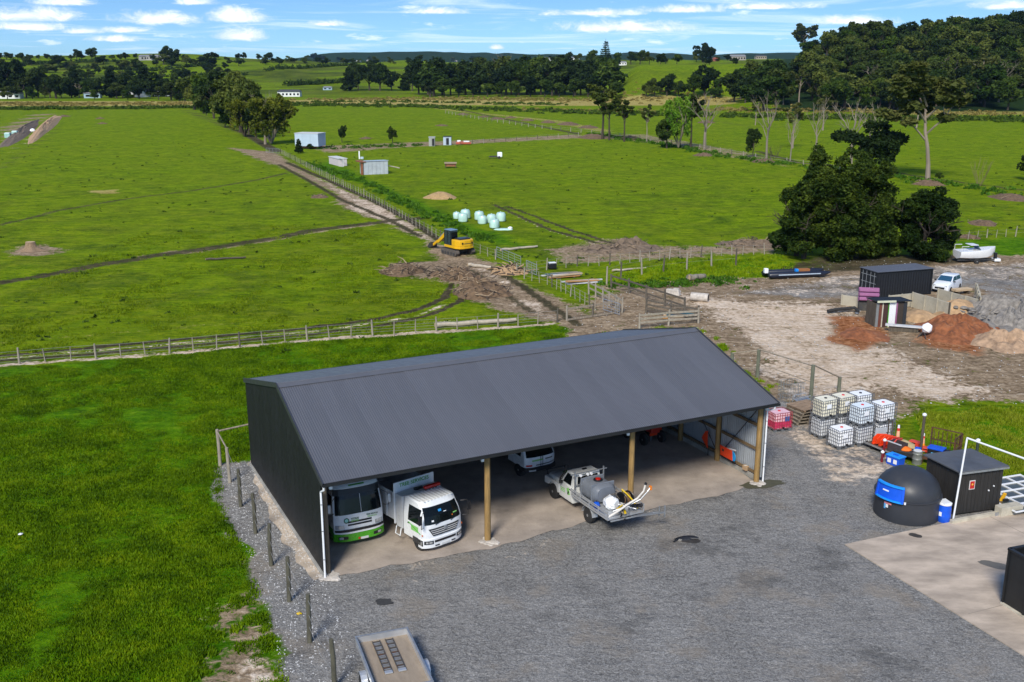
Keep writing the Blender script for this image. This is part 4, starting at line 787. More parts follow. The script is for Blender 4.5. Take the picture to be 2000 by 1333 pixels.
for x, y in ((-.3, -.45), (-.42, -.72)): MB().box((x, y, .3), (.34, .15, .16), rz=.6, ry=.3).build('boot', black(), K, .05)
MB().box((-.15, .2, .3), (.1, .5, .06), rz=.5, ry=.9).build('yellow_tool', mat('yellow_plastic', (.62, .42, .01), .4), K); MB().box((-.45, .1, .18), (.1, .35, .06), rz=1.1, ry=.5).build('yellow_tool', mat('yellow_plastic', (.62, .42, .01), .4), K)
K = on(T, -5.2, -.5, dz-.05, 'spray_boom', 'folded grey spray boom sticking out behind the ute', 'spray boom')
mb = MB(); mb.bar((0, 1.4, 0), (-.1, -.9, 0), .06); mb.bar((-.1, -.9, 0), (-.45, -1.3, .05), .06); mb.bar((-.45, -1.3, -.2), (-.45, -1.3, .4), .05); mb.bar((-.3, -1.1, -.15), (-.3, -1.1, .35), .04); mb.bar((0, 1.4, 0), (-.35, .2, .15), .05); mb.bar((-.35, .2, .15), (-.45, -1.3, .05), .05); mb.build('boom', steel(), K); MB().tube([(0, .3, .03), (-.12, .6, .1), (-.3, .9, .06)], .03, 6).build('boom_hose', black(), K)
# --- red tractor part and board in the back corner
p = at(1258, 858, 0.)
T = thing('red_tractor', 'small red tractor parked in the dark back corner of the shed', 'tractor', p, SU-pi/2)
redp = mat('red_paint', (.42, .02, .012), .4, var=.1, dirt=.2)
MB().box((.5, 0, 1.0), (1.3, .6, .55)).build('bonnet', redp, T, .06); MB().box((-.5, 0, .8), (1.0, .8, .5)).build('transmission', chassis, T, .04); MB().box((-.7, 0, 1.25), (.5, .5, .12)).build('seat', black(), T, .04); MB().tube([(-.05, 0, 1.2), (-.2, 0, 1.5)], .02).build('steering_column', black(), T); MB().lathe([(.17, 0), (.19, .02), (.17, .03)], 16, (-.22, 0, 1.5)).build('steering_wheel', black(), T)
for sg in (-1, 1): wheel(T, -.6, sg*.75, .62, .35); wheel(T, .85, sg*.6, .36, .2); MB().patch(lambda a, z, o_, sg=sg: (-.6+(.72+o_)*cos(a), sg*z, .62+(.72+o_)*sin(a)), .3, pi-.3, .55, .95, .02, 8, 1, 0.).build('mudguard', redp, T)
orange = mat('safety_orange', (.80, .06, .012), .45, var=.06)
p = at(1280, 862, 0.)
o = thing('stand_sign', 'square orange board on a stand before the red tractor', 'sign', p, SU-pi/2+.1); MB().box((0, 0, .62), (.04, .85, .5)).build('panel', orange, o, .01); MB().bar((-.05, -.3, 0), (-.05, -.3, .9), .04).build('leg', steel(), o); MB().bar((-.05, .3, 0), (-.05, .3, .9), .04).build('leg', steel(), o)
def wall_pt(a, b): return SO+Vector((cos(SU)*a-sin(SU)*b, sin(SU)*a+cos(SU)*b, 0))
o = thing('orange_arrow_sign', 'orange arrow-shaped sign leaning on the shed wall girt behind a pole', 'sign', wall_pt(SL-.12, 4.35), SU+pi/2)
mb = MB(); mb.prism([(-.05, .55), (.4, .95), (.05, 1.45), (-.18, 1.55), (-.12, 1.1), (-.12, .5)], -.015, .015); mb.build('board', orange, o, rot=(-.08, 0, 0)); MB().tube([(-.12, .0, .05), (-.12, 0, .6)], .02).build('leg', black(), o)
o = thing('orange_road_sign', 'folded orange road-works sign with a blue round corner leaning on the shed wall', 'sign', wall_pt(SL-.1, 2.45), SU+pi/2)
b1 = MB().box((.1, 0, .82), (1.05, .03, .62), ry=.0).build('board', orange, o, .02, rot=(-.12, 0, 0)); MB().box((.35, .02, .9), (.16, .01, .12)).build('symbol', mat('dark_print', (.03, .04, .03), .5), b1); MB().box((-.05, .06, .5), (1.3, .04, .06)).build('foot', black(), o)
mb = MB(); mb.slab([(.21*cos(t*pi/10), .3*sin(t*pi/10)) for t in range(20)], -.012, .012); mb.build('blue_disc', mat('sky_blue_paint', (.01, .33, .75), .4), o, loc=(-.42, .045, .78), rot=(pi/2-.12, 0, 0)); MB().box((-.25, .03, 1.12), (.75, .02, .07), ry=.18).build('white_strip', white(), o)
o = thing('cardboard_carton', 'small tan carton on the footing by the right-hand shed pole', 'carton', wall_pt(SL-.02, 1.1), SU); MB().box((0, 0, .45), (.2, .3, .24)).build('carton', mat('cardboard', (.42, .28, .16), .8), o, .005); MB().box((0, 0, .575), (.21, .06, .006)).build('tape', whiteg(), o)
# --- trailer in the foreground
rim = .95
c = [at(x, y, rim) for x, y in ((695, 1244), (795, 1226), (860, 1327))]; u_ = (c[1]-c[0]); wd = u_.length; u_.normalize(); v_ = (c[2]-c[1]); 
v_ = v_-u_*v_.dot(u_); ln = v_.length; v_.normalize()
org = (c[0]+c[1])/2; hd = math.atan2(-v_.y, -v_.x)
T = thing('flatbed_trailer', 'grey steel-sided flatbed trailer with plywood deck standing on the gravel', 'trailer', (org.x, org.y, 0), hd)
ln = max(ln, 2.6); hw = wd/2
ply = mat('plywood_deck', (.28, .225, .165), .75, var=.16, scale=1.5, stretch=(1, 3, 1), dirt=.35, dirtcol=(.14, .105, .07))
MB().box((-ln/2, 0, .66), (ln, wd, .05)).build('deck', ply, T)
for nm, c_, d_ in (('side_panel', (-ln/2, hw, .81), (ln+.04, .04, .27)), ('side_panel', (-ln/2, -hw, .81), (ln+.04, .04, .27)), ('tailgate', (0, 0, .81), (.04, wd-.04, .27)), ('tailgate', (-ln, 0, .81), (.04, wd-.04, .27))):
    o = MB().box(c_, d_).build(nm, alu(), T, .008)
    if nm == 'side_panel': MB().box((c_[0], c_[1], .94), (ln+.08, .07, .03)).build('top_rail', steel(), o, .005)
    else: MB().box((c_[0], 0, .94), (.07, wd-.07, .03)).build('top_rail', steel(), o, .005)
MB().box((-ln/2, 0, .55), (ln, wd*.7, .12)).build('frame', steel(), T)
for sg in (-1, 1):
    wheel(T, -ln*.55, sg*(hw+.16), .31, .2); MB().patch(lambda a, z, o_, sg=sg: (-ln*.55+(.37+o_)*cos(a), sg*z, .34+(.37+o_)*sin(a)), .05, pi-.05, hw+.04, hw+.27, .02, 8, 1, 0.).build('mudguard', alu(), T)
    for k in range(3): MB().box((-.25-k*.9, sg*(hw+.035), .8), (.05, .03, .25)).build('latch', steel(), T)
MB().bar((-ln, 0, .5), (-ln-1.2, 0, .45), .08).build('drawbar', steel(), T)
for k, y in enumerate((-.26, .22)):
    K = thing('loading_ramp', ['rusty steel ladder ramp lying left of centre on the trailer deck', 'rusty steel ladder ramp lying right of centre on the trailer deck'][k], 'ramp', T.matrix_basis @ Vector((-.15, -y, .69)), hd, 'loading ramps on the trailer')
    rm = mat('rusty_ramp', (.10, .09, .08), .6, metal=.4, var=.3, rust=.2); L = 2.1
    for sg in (-1, 1): MB().box((-L/2, sg*.13, .03), (L, .025, .05)).build('ramp_rail', rm, K)
    for j in range(21): MB().box((-.06-j*.098, 0, .03), (.03, .25, .03)).build('rung', steel() if j % 3 else rm, K)
    MB().box((-L-.02, 0, .035), (.16, .28, .05)).build('ramp_lip', alu(), K, .01)
# ---------------- totes, tank, kiosk and the clutter right of the shed
cagem = mat('cage_steel', (.20, .21, .23), .5, metal=.5, var=.15); palm = mat('grey_pallet', (.13, .14, .15), .7, var=.2)
def tote_meshes():
    b = MB(); n = 24; vs = []
    zs = [(.16, .93), (.20, 1.), (.30, 1.), (1.0, 1.), (1.08, .985), (1.12, .93)]
    for z, k in zs:
        for i in range(n):
            t = 2*pi*(i+.5)/n; c_, s_ = cos(t), sin(t); q = 9.; rr = (abs(c_)**q+abs(s_)**q)**(-1/q); vs.append((.565*k*rr*c_, .475*k*rr*s_, z))
    fs = [(i*n+k, i*n+(k+1) % n, (i+1)*n+(k+1) % n, (i+1)*n+k) for i in range(len(zs)-1) for k in range(n)]+[tuple(range(n))[::-1], tuple(range((len(zs)-1)*n, len(zs)*n))]
    b.add(vs, fs); c = MB(); X, Y_ = .595, .5
    for z in (.2, .4, .6, .8, 1.0, 1.14): c.tube([(-X, -Y_, z), (X, -Y_, z), (X, Y_, z), (-X, Y_, z), (-X, -Y_, z)], .014, 4)
    for i in range(8): x = -X+2*X*i/7; c.bar((x, -Y_, .15), (x, -Y_, 1.14), .024); c.bar((x, Y_, .15), (x, Y_, 1.14), .024)
    for i in range(1, 7): y = -Y_+2*Y_*i/7; c.bar((-X, y, .15), (-X, y, 1.14), .024); c.bar((X, y, .15), (X, y, 1.14), .024)
    p = MB()
    for x in (-.5, 0, .5):
        for y in (-.42, 0, .42): p.box((x, y, .065), (.18, .14, .13))
    p.box((0, 0, .135), (1.2, 1.0, .02)); 
    for y in (-.42, 0, .42): p.box((0, y, .012), (1.2, .12, .02))
    l = MB(); l.disc((0, 0, 1.14), (0, 0, 1), .085, .05, 14)
    return b, c, p, l
_b, _c, _p, _l = tote_meshes()
whp = mat('tote_white', (.84, .86, .88), .45, var=.05, scale=1.5, dirt=.2, dirtcol=(.55, .53, .45)); yel_t = mat('tote_yellowed', (.76, .73, .58), .5, var=.08, dirt=.4, dirtcol=(.5, .44, .27)); blu_t = mat('tote_bluish', (.70, .78, .84), .45, var=.06, dirt=.2, dirtcol=(.5, .5, .46)); gry_t = mat('tote_greyed', (.60, .62, .64), .5, var=.12, dirt=.4, dirtcol=(.25, .25, .24)); pnk = mat('tote_pink', (.70, .45, .50), .5, var=.2, scale=2)
bm = {k: _b.mesh('bottle', m, True) for k, m in (('w', whp), ('y', yel_t), ('b', blu_t), ('g', gry_t), ('p', pnk))}
cme = _c.mesh('cage', cagem); cmr = _c.mesh('cage', mat('red_stained_cage', (.35, .05, .07), .5, metal=.2, var=.2)); pme_ = _p.mesh('pallet', palm); lme = _l.mesh('cap', redl); lmk = _l.mesh('cap', black())
def tote(px, py, kind, z, label, rz, cap='r', ground=None):
    p = at(px, py, z+1.16); p.z = z+.01
    t = thing('tank_tote', label, 'liquid tote', p, rz, 'caged white liquid totes beside the shed'); inst('bottle', bm[kind], t); inst('cage', cmr if kind == 'p' else cme, t); inst('pallet', pme_, t)
    if cap: inst('cap', lme if cap == 'r' else lmk, t)
    if kind == 'p':
        mb = MB(); mb.box((0, 0, .42), (1.15, .97, .42)); mb.build('liquid', mat('magenta_liquid', (.50, .03, .10), .35, var=.2), t, .04)
        MB().box((.25, -.502, .75), (.3, .01, .3)).build('label_plate', mat('label_blue', (.03, .10, .28), .5), t)
    elif z > 1 or kind == 'w': MB().box((-.15, -.515, .78), (.34, .012, .26)).build('label_plate', whp, t)
    MB().disc((0, -.53, .24), (0, 1, 0), .05, .1, 10).build('valve', black(), t)
    return t
def tote_xy(px, py, z): return at(px, py, z+1.16)
A_ = R(26)
tote(1613, 777, 'g', 1.165, 'yellowed', A_) if 0 else None
for (px, py, k0, k1, l0, l1, c1) in [
    (1613, 777, 'g', 'y', 'greyed tote at the bottom of the left stack, under the yellowed one', 'yellowed tote with a black cap on top of the left stack', 'k'),
    (1647, 771, 'g', 'y', 'shaded tote at the bottom of the back-left stack behind the lone tote', 'cream tote with a red cap on top of the back-left stack', 'r'),
    (1680, 767, 'g', 'w', 'hidden lower tote of the rearmost stack in the cluster', 'white tote topmost in the rearmost stack of the cluster', 'k'),
    (1685, 790, 'g', 'b', 'dark greyed tote at the bottom of the front stack beside orange barriers', 'bluish-white tote with a red cap on top of the front stack', 'r'),
    (1726, 785, 'w', 'w', 'pale tote at the bottom of the far right stack behind the traffic cone', 'clean white tote with a red cap on top of the far right stack', 'r')]:
    p = at(px, py, 2.33)
    for z, k, l, c_ in ((0, k0, l0, None), (1.165, k1, l1, c1)):
        t = tote(px, py, k, z, l, A_+rnd.uniform(-.06, .06), c_); t.location = (p.x+rnd.uniform(-.03, .03), p.y, z+.01)
tote(1644, 834, 'w', 0, 'single white tote on a pallet standing in front of the stacks', A_); tote(1522, 802, 'p', 0, 'pink-stained tote half full of magenta liquid beside the shed corner', A_-.1)
# stacked crates / pallets
c0 = at(1565, 822, 0.)
for k in range(5):
    t = thing('wooden_pallet', ['bottom wooden pallet of the tilting stack by the pink tote', 'second lowest pallet of the tilting stack by the pink tote', 'middle pallet of the tilting stack by the pink tote', 'second highest pallet of the tilting stack by the pink tote', 'weathered brown topmost pallet of the tilting stack by the pink tote'][k], 'pallet', (c0.x+.05*k, c0.y+.02*k, .02+k*.2), R(18)+k*.05, 'wooden pallets stacked beside the totes'); t.scale = (1.35, 1.35, 1.2)
    m_ = mat('brown_board', (.27, .19, .125), .85, var=.35, scale=3, stretch=(.7, 5, 1), dirt=.3) if k > 3 else timber()
    for j in range(7): inst('board', None, t) if 0 else MB().box((0, -.5+j*.167, .13), (1.3, .13, .022)).build('board', m_, t)
    for x in (-.55, 0, .55): MB().box((x, 0, .07), (.09, 1.1, .09)).build('bearer', m_, t)
    for y in (-.45, 0, .45): MB().box((0, y, .012), (1.3, .1, .02)).build('bottom_board', darktimber(), t)
c0 = at(1543, 783, 0.); t = thing('wire_cage', 'tall empty wire mesh cage behind the pallets by the fence', 'cage', c0, R(20))
for nm, ax in (('mesh_panel', 0), ('mesh_panel', 1), ('mesh_panel', 2), ('mesh_panel', 3)):
    mb = MB()
    for i in range(7): x = -.6+1.2*i/6; mb.bar((x, 0, 0), (x, 0, 1.25), .016)
    for z in (0, .3, .6, .9, 1.25): mb.bar((-.6, 0, z), (.6, 0, z), .016)
    o = mb.build(nm, steel(), t); o.location = [(0, -.5, .05), (.6, 0, .05), (0, .5, .05), (-.6, 0, .05)][ax]; o.rotation_euler = (0, 0, pi/2*(ax % 2)); o.scale = (1 if ax % 2 == 0 else .83, 1, 1)
c0 = at(1566, 789, 0.); t = thing('metal_trough', 'small grey metal cradle lying between the wire cage and fence post', 'trough', c0, R(15)); mb = MB(); mb.tube([(-.5, -.3, .1), (-.45, -.3, .5), (.4, -.3, .6), (.5, -.3, .2)], .03, 6); mb.tube([(-.5, .3, .1), (-.45, .3, .5), (.4, .3, .6), (.5, .3, .2)], .03, 6); mb.build('frame', steel(), t); MB().box((0, 0, .3), (.9, .6, .04), ry=-.15).build('pan', steel(), t)
# dome tank
c0 = at(1769, 1003, 0.); dk = mat('black_poly_tank', (.032, .035, .042), .5, var=.12, scale=.8, dirt=.2, dirtcol=(.09, .085, .08), spec=.4)
t = thing('water_tank', 'big black round tank with a domed lid on the yard edge', 'tank', c0); r0 = 1.5
MB().lathe([(r0, 0), (r0+.02, .1), (r0, .6), (r0+.01, 1.12)], 56).build('tank_wall', dk, t, 0, True); MB().lathe([(r0+.01, 1.10), (r0+.06, 1.12), (r0+.06, 1.17), (r0-.02, 1.20)], 56).build('rim', dk, t, 0, True)
MB().lathe([((r0-.02)*cos(a), 1.19+1.2*sin(a)) for a in [pi/2*k/14 for k in range(14)]]+[(.02, 2.395)], 56).build('dome_lid', dk, t, 0, True)
tc = Vector((0, 0, 0)); da = math.atan2(-c0.y, -c0.x)     # towards the camera side
for k, (a, z) in enumerate(((-.05, 1.14),)): MB().lathe([(.05, -.05), (.05, .05)], 12, ((r0+.08)*cos(da+a), (r0+.08)*sin(da+a), z)).build('fitting', wp, t)
st = MB()
def cyl_fn(a0, r_): return lambda u, v, off: ((r_+off)*cos(a0+u), (r_+off)*sin(a0+u), v)
MB().patch(cyl_fn(da-.62, r0), -.1, .16, .86, .95, .015, 4, 1, 0).build('pink_sticker', mat('pink_print', (.75, .25, .25), .5), t); MB().patch(cyl_fn(da-.66, r0), -.06, .0, .6, .86, .015, 2, 2, 0).build('blue_sticker', mat('blue_print', (.1, .35, .65), .5), t); MB().patch(cyl_fn(da-.6, r0), -.05, .03, .68, .84, .018, 2, 2, 0).build('white_sticker', white(), t)
blp = mat('blue_plastic_bright', (.006, .09, .62), .35, var=.08); blp2 = mat('light_blue_rim', (.01, .27, .80), .35)
p = c0+Vector(((r0+.02)*cos(da-.56), (r0+.02)*sin(da-.56), 1.22)); t = thing('blue_crate', 'bright blue plastic tray hanging on the side of the domed tank', 'crate', p, da-.56+pi/2)
fn = lambda u, v, off: (u, -off-.0-.10*cos(u*1.4)+.20+.12*v-.0, v)
def arcf(u, v, off): r_ = 1.62-.15*v; a = u/1.55; return ((r_+off)*sin(a), -((r_+off)*cos(a))+1.55, v)
MB().patch(arcf, -.66, .66, -.05, .62, .04, 12, 4, .0).build('tray_face', blp, t); MB().patch(arcf, -.70, .70, .60, .68, .12, 12, 1, .0).build('top_rim', blp2, t); MB().patch(arcf, -.70, .70, -.10, -.03, .10, 12, 1, .0).build('bottom_rim', blp2, t)
for sg in (-1, 1): MB().patch(arcf, sg*.62, sg*.72, -.08, .64, .10, 2, 4, .0).build('side_rim', blp, t)
MB().patch(arcf, -.32, .0, .30, .36, .06, 3, 1, 0).build('label_strip', wp, t)
c0 = at(1842, 1018, 0.); t = thing('blue_drum', 'blue plastic drum with a white lid between dome tank and kiosk', 'drum', c0)
MB().lathe([(.27, 0), (.30, .05), (.31, .3), (.31, .32), (.30, .34), (.31, .6), (.31, .64), (.28, .88)], 26).build('drum_body', blp, t, 0, True); MB().lathe([(.29, .88), (.31, .89), (.31, .95), (.1, 1.0)], 26).build('lid', wp, t, 0, True); MB().box((0, 0, 1.0), (.42, .5, .05), rz=.3, rx=.08).build('cover_board', white(), t, .02); MB().box((-.26, -.19, .45), (.02, .13, .2), rz=.6).build('label_plate', whp, t)
# kiosk
a = at(1864, 1009, 0.); b = at(1949, 997, 0.); hd = math.atan2(b.y-a.y, b.x-a.x); L = (b-a).length
t = thing('pump_kiosk', 'black timber-clad box shed with a flat grey lid and red notice', 'box shed', a, hd)
bt = mat('black_stained_board', (.022, .020, .018), .7, var=.4, scale=2, stretch=(8, 8, .6), dirt=.2, dirtcol=(.05, .04, .035)); D_ = 2.3; Hh = 2.1
nb = 12
for i in range(nb): MB().box((L*(i+.5)/nb, -.0, Hh/2+.12), (L/nb-.012, .04, Hh)).build('board', bt, t)
for i in range(10): MB().box((0, D_*(i+.5)/10, Hh/2+.12), (.04, D_/10-.012, Hh)).build('board', bt, t)
MB().box((L/2, D_, Hh/2+.1), (L, .04, Hh)).build('back_wall', bt, t); MB().box((L, D_/2, Hh/2+.1), (.04, D_, Hh)).build('end_wall', bt, t); MB().box((L/2, D_/2, .15), (L-.1, D_-.1, .1)).build('floor', darktimber(), t)
rf = mat('grey_membrane_roof', (.085, .09, .10), .6, var=.15, scale=1, dirt=.25, dirtcol=(.14, .13, .12)); r_ = MB().box((L/2, D_/2, Hh+.20), (L+.34, D_+.34, .07), rx=-.03).build('roof', rf, t, .01)
MB().box((L/2, -.18, Hh+.17), (L+.36, .02, .09)).build('edge_trim', steel(), r_)
s_ = MB().box((.78, -.03, 1.55), (.32, .015, .46)).build('notice_board', whiteg(), t); MB().box((.78, -.04, 1.55), (.25, .015, .38)).build('red_notice', mat('notice_red', (.45, .015, .01), .5), s_); MB().disc((.78, -.05, 1.58), (0, 1, 0), .05, .012, 12).build('notice_mark', mat('notice_yellow', (.75, .4, .05), .5), s_)
for x, z in ((1.78, 1.15), (2.05, 1.35)): MB().disc((x, -.04, z), (0, 1, 0), .035, .05, 12).build('knob', wp, t)
# pipe frame
p0 = at(1861, 1018, 0.); p1 = at(1889, 856, 4.2); p2 = at(2003, 897, 4.2); p2 = p1+(p2-p1)*1.9; t = thing('pipe_frame', 'tall white pipe portal frame standing in front of the kiosk', 'pipe frame', p0)
MB().tube([(0, 0, 0), (p1.x-p0.x, p1.y-p0.y, 4.2)], .045, 10).build('upright', wp, t, 0, True); MB().tube([(p1.x-p0.x, p1.y-p0.y, 4.2), (p2.x-p0.x, p2.y-p0.y, 4.2)], .045, 10).build('cross_pipe', wp, t, 0, True)
d_ = p2-p0; MB().tube([(d_.x, d_.y, 4.2), (d_.x, d_.y, 0)], .045, 10).build('upright', wp, t, 0, True)
# edging round the kiosk
paleb = mat('pale_edging', (.46, .42, .33), .85, var=.2, scale=2, dirt=.3)
def beam(name, label, cat, a, b, w, h, m, z=0., group=None):
    pa, pb = at(*a, 0.), at(*b, 0.); t = thing(name, label, cat, (pa.x, pa.y, z), math.atan2(pb.y-pa.y, pb.x-pa.x), group); L = (pb-pa).length
    MB().box((L/2, 0, h/2), (L, w, h)).build('beam', m, t, .01); return t, L
t, L = beam('concrete_kerb', 'pale timber-faced kerb along the foot of the black kiosk', 'kerb', (1857, 1024), (1948, 1007), .2, .2, paleb); MB().box((L*.95, -.11, .13), (.26, .03, .18)).build('joint_plate', steel(), t)
t, L = beam('raised_kerb', 'raised pale concrete block kerb right of the kiosk', 'kerb', (1948, 1008), (1990, 1001), .45, .48, paleb)
# window frames laid out behind the kerb
c0 = at(1990, 985, 0.); t = thing('window_frame_stack', 'white multi-pane window frame lying flat right of the kiosk', 'window frame', (c0.x, c0.y, .25), hd+.05)
for j in range(5): MB().box((-1.4+j*.95, .6, .04), (.07, 3.6, .06)).build('frame_bar', wp, t)
for j in range(6): MB().box((.5, -1.2+j*.72, .045), (3.9, .07, .06)).build('frame_bar', wp, t)
MB().box((.5, .6, .0), (3.9, 3.6, .03)).build('pane', mat('dim_glass', (.06, .07, .065), .15, spec=.6), t)
c0 = at(1958, 993, 0.); t = thing('yellow_sprayer', 'small yellow and black tool leaning behind the kerb by the kiosk', 'tool', (c0.x+.1, c0.y+.3, .1)); MB().box((0, 0, .35), (.18, .1, .5), ry=.4).build('body', mat('tool_yellow', (.65, .34, .01), .4), t, .04); MB().box((.12, -.05, .2), (.3, .15, .2)).build('motor', black(), t, .04)
def post_thing(px, py, top, r_, m, label, name='steel_post', cap=None, cat='post', lean=0.):
    p = at(px, py, 0.); d = px_dir(px, top); h = CAMZ+p.y/d[1]*d[2]; t = thing(name, label, cat, p)
    MB().tube([(0, 0, -.1), (lean, 0, h)], r_, 10).build('shaft', m, t, 0, True)
    if cap: MB().lathe([(r_*1.5, 0), (r_*1.6, .08), (r_*.6, .14)], 10, (lean, 0, h)).build('cap', cap, t)
    return t
post_thing(1797, 892, 812, .075, darktimber(), 'dark leaning post with a white cap beside the brown steel cage', cap=wp, lean=-.0); post_thing(1905, 905, 862, .08, mat('dark_green_post', (.03, .045, .035), .7), 'short dark green post with a white top behind the kiosk roof', cap=wp)
# black skip
a = at(1958, 1180, 0.); b = at(2010, 1213, 0.); hd = math.atan2(b.y-a.y, b.x-a.x); t = thing('black_skip', 'black open-topped steel bin at the right edge of the concrete pad', 'skip', a, hd); L, D_, Hh = 4., 2.3, 2.3
for c_, d_ in (((L/2, 0, Hh/2+.12), (L, .06, Hh)), ((L/2, D_, Hh/2+.12), (L, .06, Hh)), ((0, D_/2, Hh/2+.12), (.06, D_-.07, Hh)), ((L, D_/2, Hh/2+.12), (.06, D_-.07, Hh))):
    w = MB().box(c_, d_).build('side_wall', blk, t); o = MB(); o.box((c_[0], c_[1], Hh+.12), (d_[0]+.1, d_[1]+.1, .1)); o.build('top_rail', blk, w, .01)
for x in (.03, 1.1, 2.2, 3.3): MB().box((x, -.05, Hh/2+.12), (.09, .06, Hh)).build('rib', blk, t)
MB().box((L/2, D_/2, .14), (L-.1, D_-.1, .06)).build('floor', blk, t); MB().box((L/2, -.08, .06), (L, .12, .1)).build('timber_bearer', paleb, t)
for y in (.4, D_-.4): MB().box((L/2, y, .06), (L, .12, .1)).build('skid', darktimber(), t)
# junk: flat trolley, barriers, cones, boxes
a = at(1688, 874, 0.); b = at(1745, 898, 0.); hd = math.atan2(b.y-a.y, b.x-a.x); L = (b-a).length+.4; t = thing('junk_trolley', 'low flat steel trolley piled with orange road gear', 'trolley', a, hd)
MB().box((L/2, .75, .28), (L, 1.5, .05)).build('deck', darktimber(), t); 
for y in (0, 1.5): MB().box((L/2, y, .3), (L+.1, .05, .09)).build('side_rail', steel(), t)
for x in (.4, L-.4):
    for y in (.15, 1.35): MB().disc((x, y, .13), (0, 1, 0), .13, .08, 14).build('wheel', black(), t)
for x in (.3, .55): MB().bar((x, 1.45, .3), (x, 1.45, 1.5), .05).build('stake', darktimber(), t)
Tj = t
def onj(x, y, z, name, label, cat, rz=0., group=None): return thing(name, label, cat, Tj.matrix_basis @ Vector((x, y, z)), hd+rz, group)
for k in range(6):
    o = onj(.55+k*.17, .62+.05*k, .31, 'road_barrier', ['leftmost orange plastic barrier board on the junk trolley', 'second orange barrier board from the left on the trolley', 'third orange barrier board from the left on the trolley', 'fourth orange barrier board from the left on the trolley', 'red-orange barrier board fifth from the left on the trolley', 'rightmost red barrier board on the junk trolley'][k], 'barrier', 1.25+.1*k, 'orange barrier boards on the trolley')
    mb = MB(); mb.prism([(-.5, 0), (.5, 0), (.5, .35), (.3, .6), (-.3, .66), (-.5, .4)], -.03, .03); mb.build('board', orange if k < 4 else mat('faded_red', (.55, .04, .03), .5), o, .01, rot=(.2+.03*k, 0, 0)); MB().box((0, -.02, .05), (1., .16, .06)).build('foot', black() if k % 2 else orange, o)
o = onj(.25, .9, .31, 'sheet_metal_board', 'pale blue-grey sheet standing at the left end of the trolley', 'panel', 1.3); MB().box((0, 0, .4), (.7, .03, .8), rx=.12).build('sheet', mat('pale_sheet', (.42, .47, .50), .5), o); MB().box((0, 0, .02), (.74, .06, .04)).build('foot', steel(), o)
o = onj(L-.55, .4, .31, 'black_crate', 'open dark plastic crate on the right end of the trolley', 'crate', .1)
for c_, d_ in (((0, -.3, .3), (.85, .03, .6)), ((0, .3, .3), (.85, .03, .6)), ((-.42, 0, .3), (.03, .6, .6)), ((.42, 0, .3), (.03, .6, .6)), ((0, 0, .03), (.85, .6, .03))): MB().box(c_, d_).build('side', mat('dark_crate', (.055, .045, .05), .5), o, .01)
MB().box((0, -.32, .6), (.9, .06, .05)).build('rim', greyp, o)
def cone(px, py, h, label, cols, lean=0.):
    t = thing('traffic_cone', label, 'traffic cone', at(px, py, 0.), rnd.random()*3, 'tall orange traffic cones'); MB().box((0, 0, .03), (.42, .42, .06)).build('base', mat('cone_red', (.6, .03, .02), .5), t, .02)
    MB().lathe([(.15, .06), (.11, h*.4)], 16).build('lower_cone', mat('cone_yellow', (.80, .34, .02), .45), t, 0, True); MB().lathe([(.11, h*.4), (.085, h*.72)], 16).build('sleeve', mat('cone_pale', (.80, .42, .25), .45), t, 0, True); MB().lathe([(.087, h*.72), (.07, h*.86)], 16).build('red_band', mat('cone_red', (.6, .03, .02), .5), t, 0, True); MB().lathe([(.072, h*.86), (.06, h), (.02, h+.02)], 16).build('white_tip', wp, t, 0, True); return t
cone(1752, 868, 1.15, 'tall traffic cone with white tip standing behind the trolley', None); cone(1801, 878, .95, 'shorter orange traffic cone against the brown steel cage', None)
for (px, py, h, lab) in ((1722, 903, .5, 'short dark red bollard with white ball top before the trolley'), (1725, 893, .9, 'taller dark red bollard with white ball top at the trolley rail')):
    t = thing('small_bollard', lab, 'bollard', at(px, py, 0.)); MB().lathe([(.07, 0), (.06, h)], 10).build('shaft', mat('maroon', (.16, .01, .02), .5), t); MB().lathe([(.03, h), (.1, h+.06), (.1, h+.12), (.03, h+.19)], 12).build('ball', wp, t, 0, True)
c0 = at(1748, 908, 0.); t = thing('blue_bin', 'rectangular bright blue bin with two white stickers before the trolley', 'bin', c0, hd+.1)
MB().box((0, 0, .25), (.78, .5, .5), taper=1.08).build('tub', blp, t, .03); MB().box((0, 0, .53), (.9, .6, .07)).build('lid', blp2, t, .02); MB().box((0, 0, .57), (.3, .14, .04)).build('handle', blp, t)
for x in (-.2, .17): MB().box((x, -.27, .26), (.22, .015, .24), rx=.0).build('sticker', wp, t, .02)
c0 = at(1790, 906, 0.); t = thing('grey_drum', 'small grey steel drum beside the brown cage', 'drum', c0); MB().lathe([(.25, 0), (.25, .28), (.265, .3), (.25, .32), (.25, .58), (.265, .6), (.25, .62), (.25, .72), (.27, .74), (.22, .75)], 24).build('drum_body', mat('drum_grey', (.22, .23, .21), .5, metal=.3, dirt=.3), t, 0, True); MB().disc((0, 0, .76), (0, 0, 1), .22, .02, 20).build('lid', whiteg(), t)
c0 = at(1768, 899, 0.); t = thing('wheelbarrow', 'dark wheelbarrow tub holding orange mesh beside the blue bin', 'wheelbarrow', c0, hd+.5)
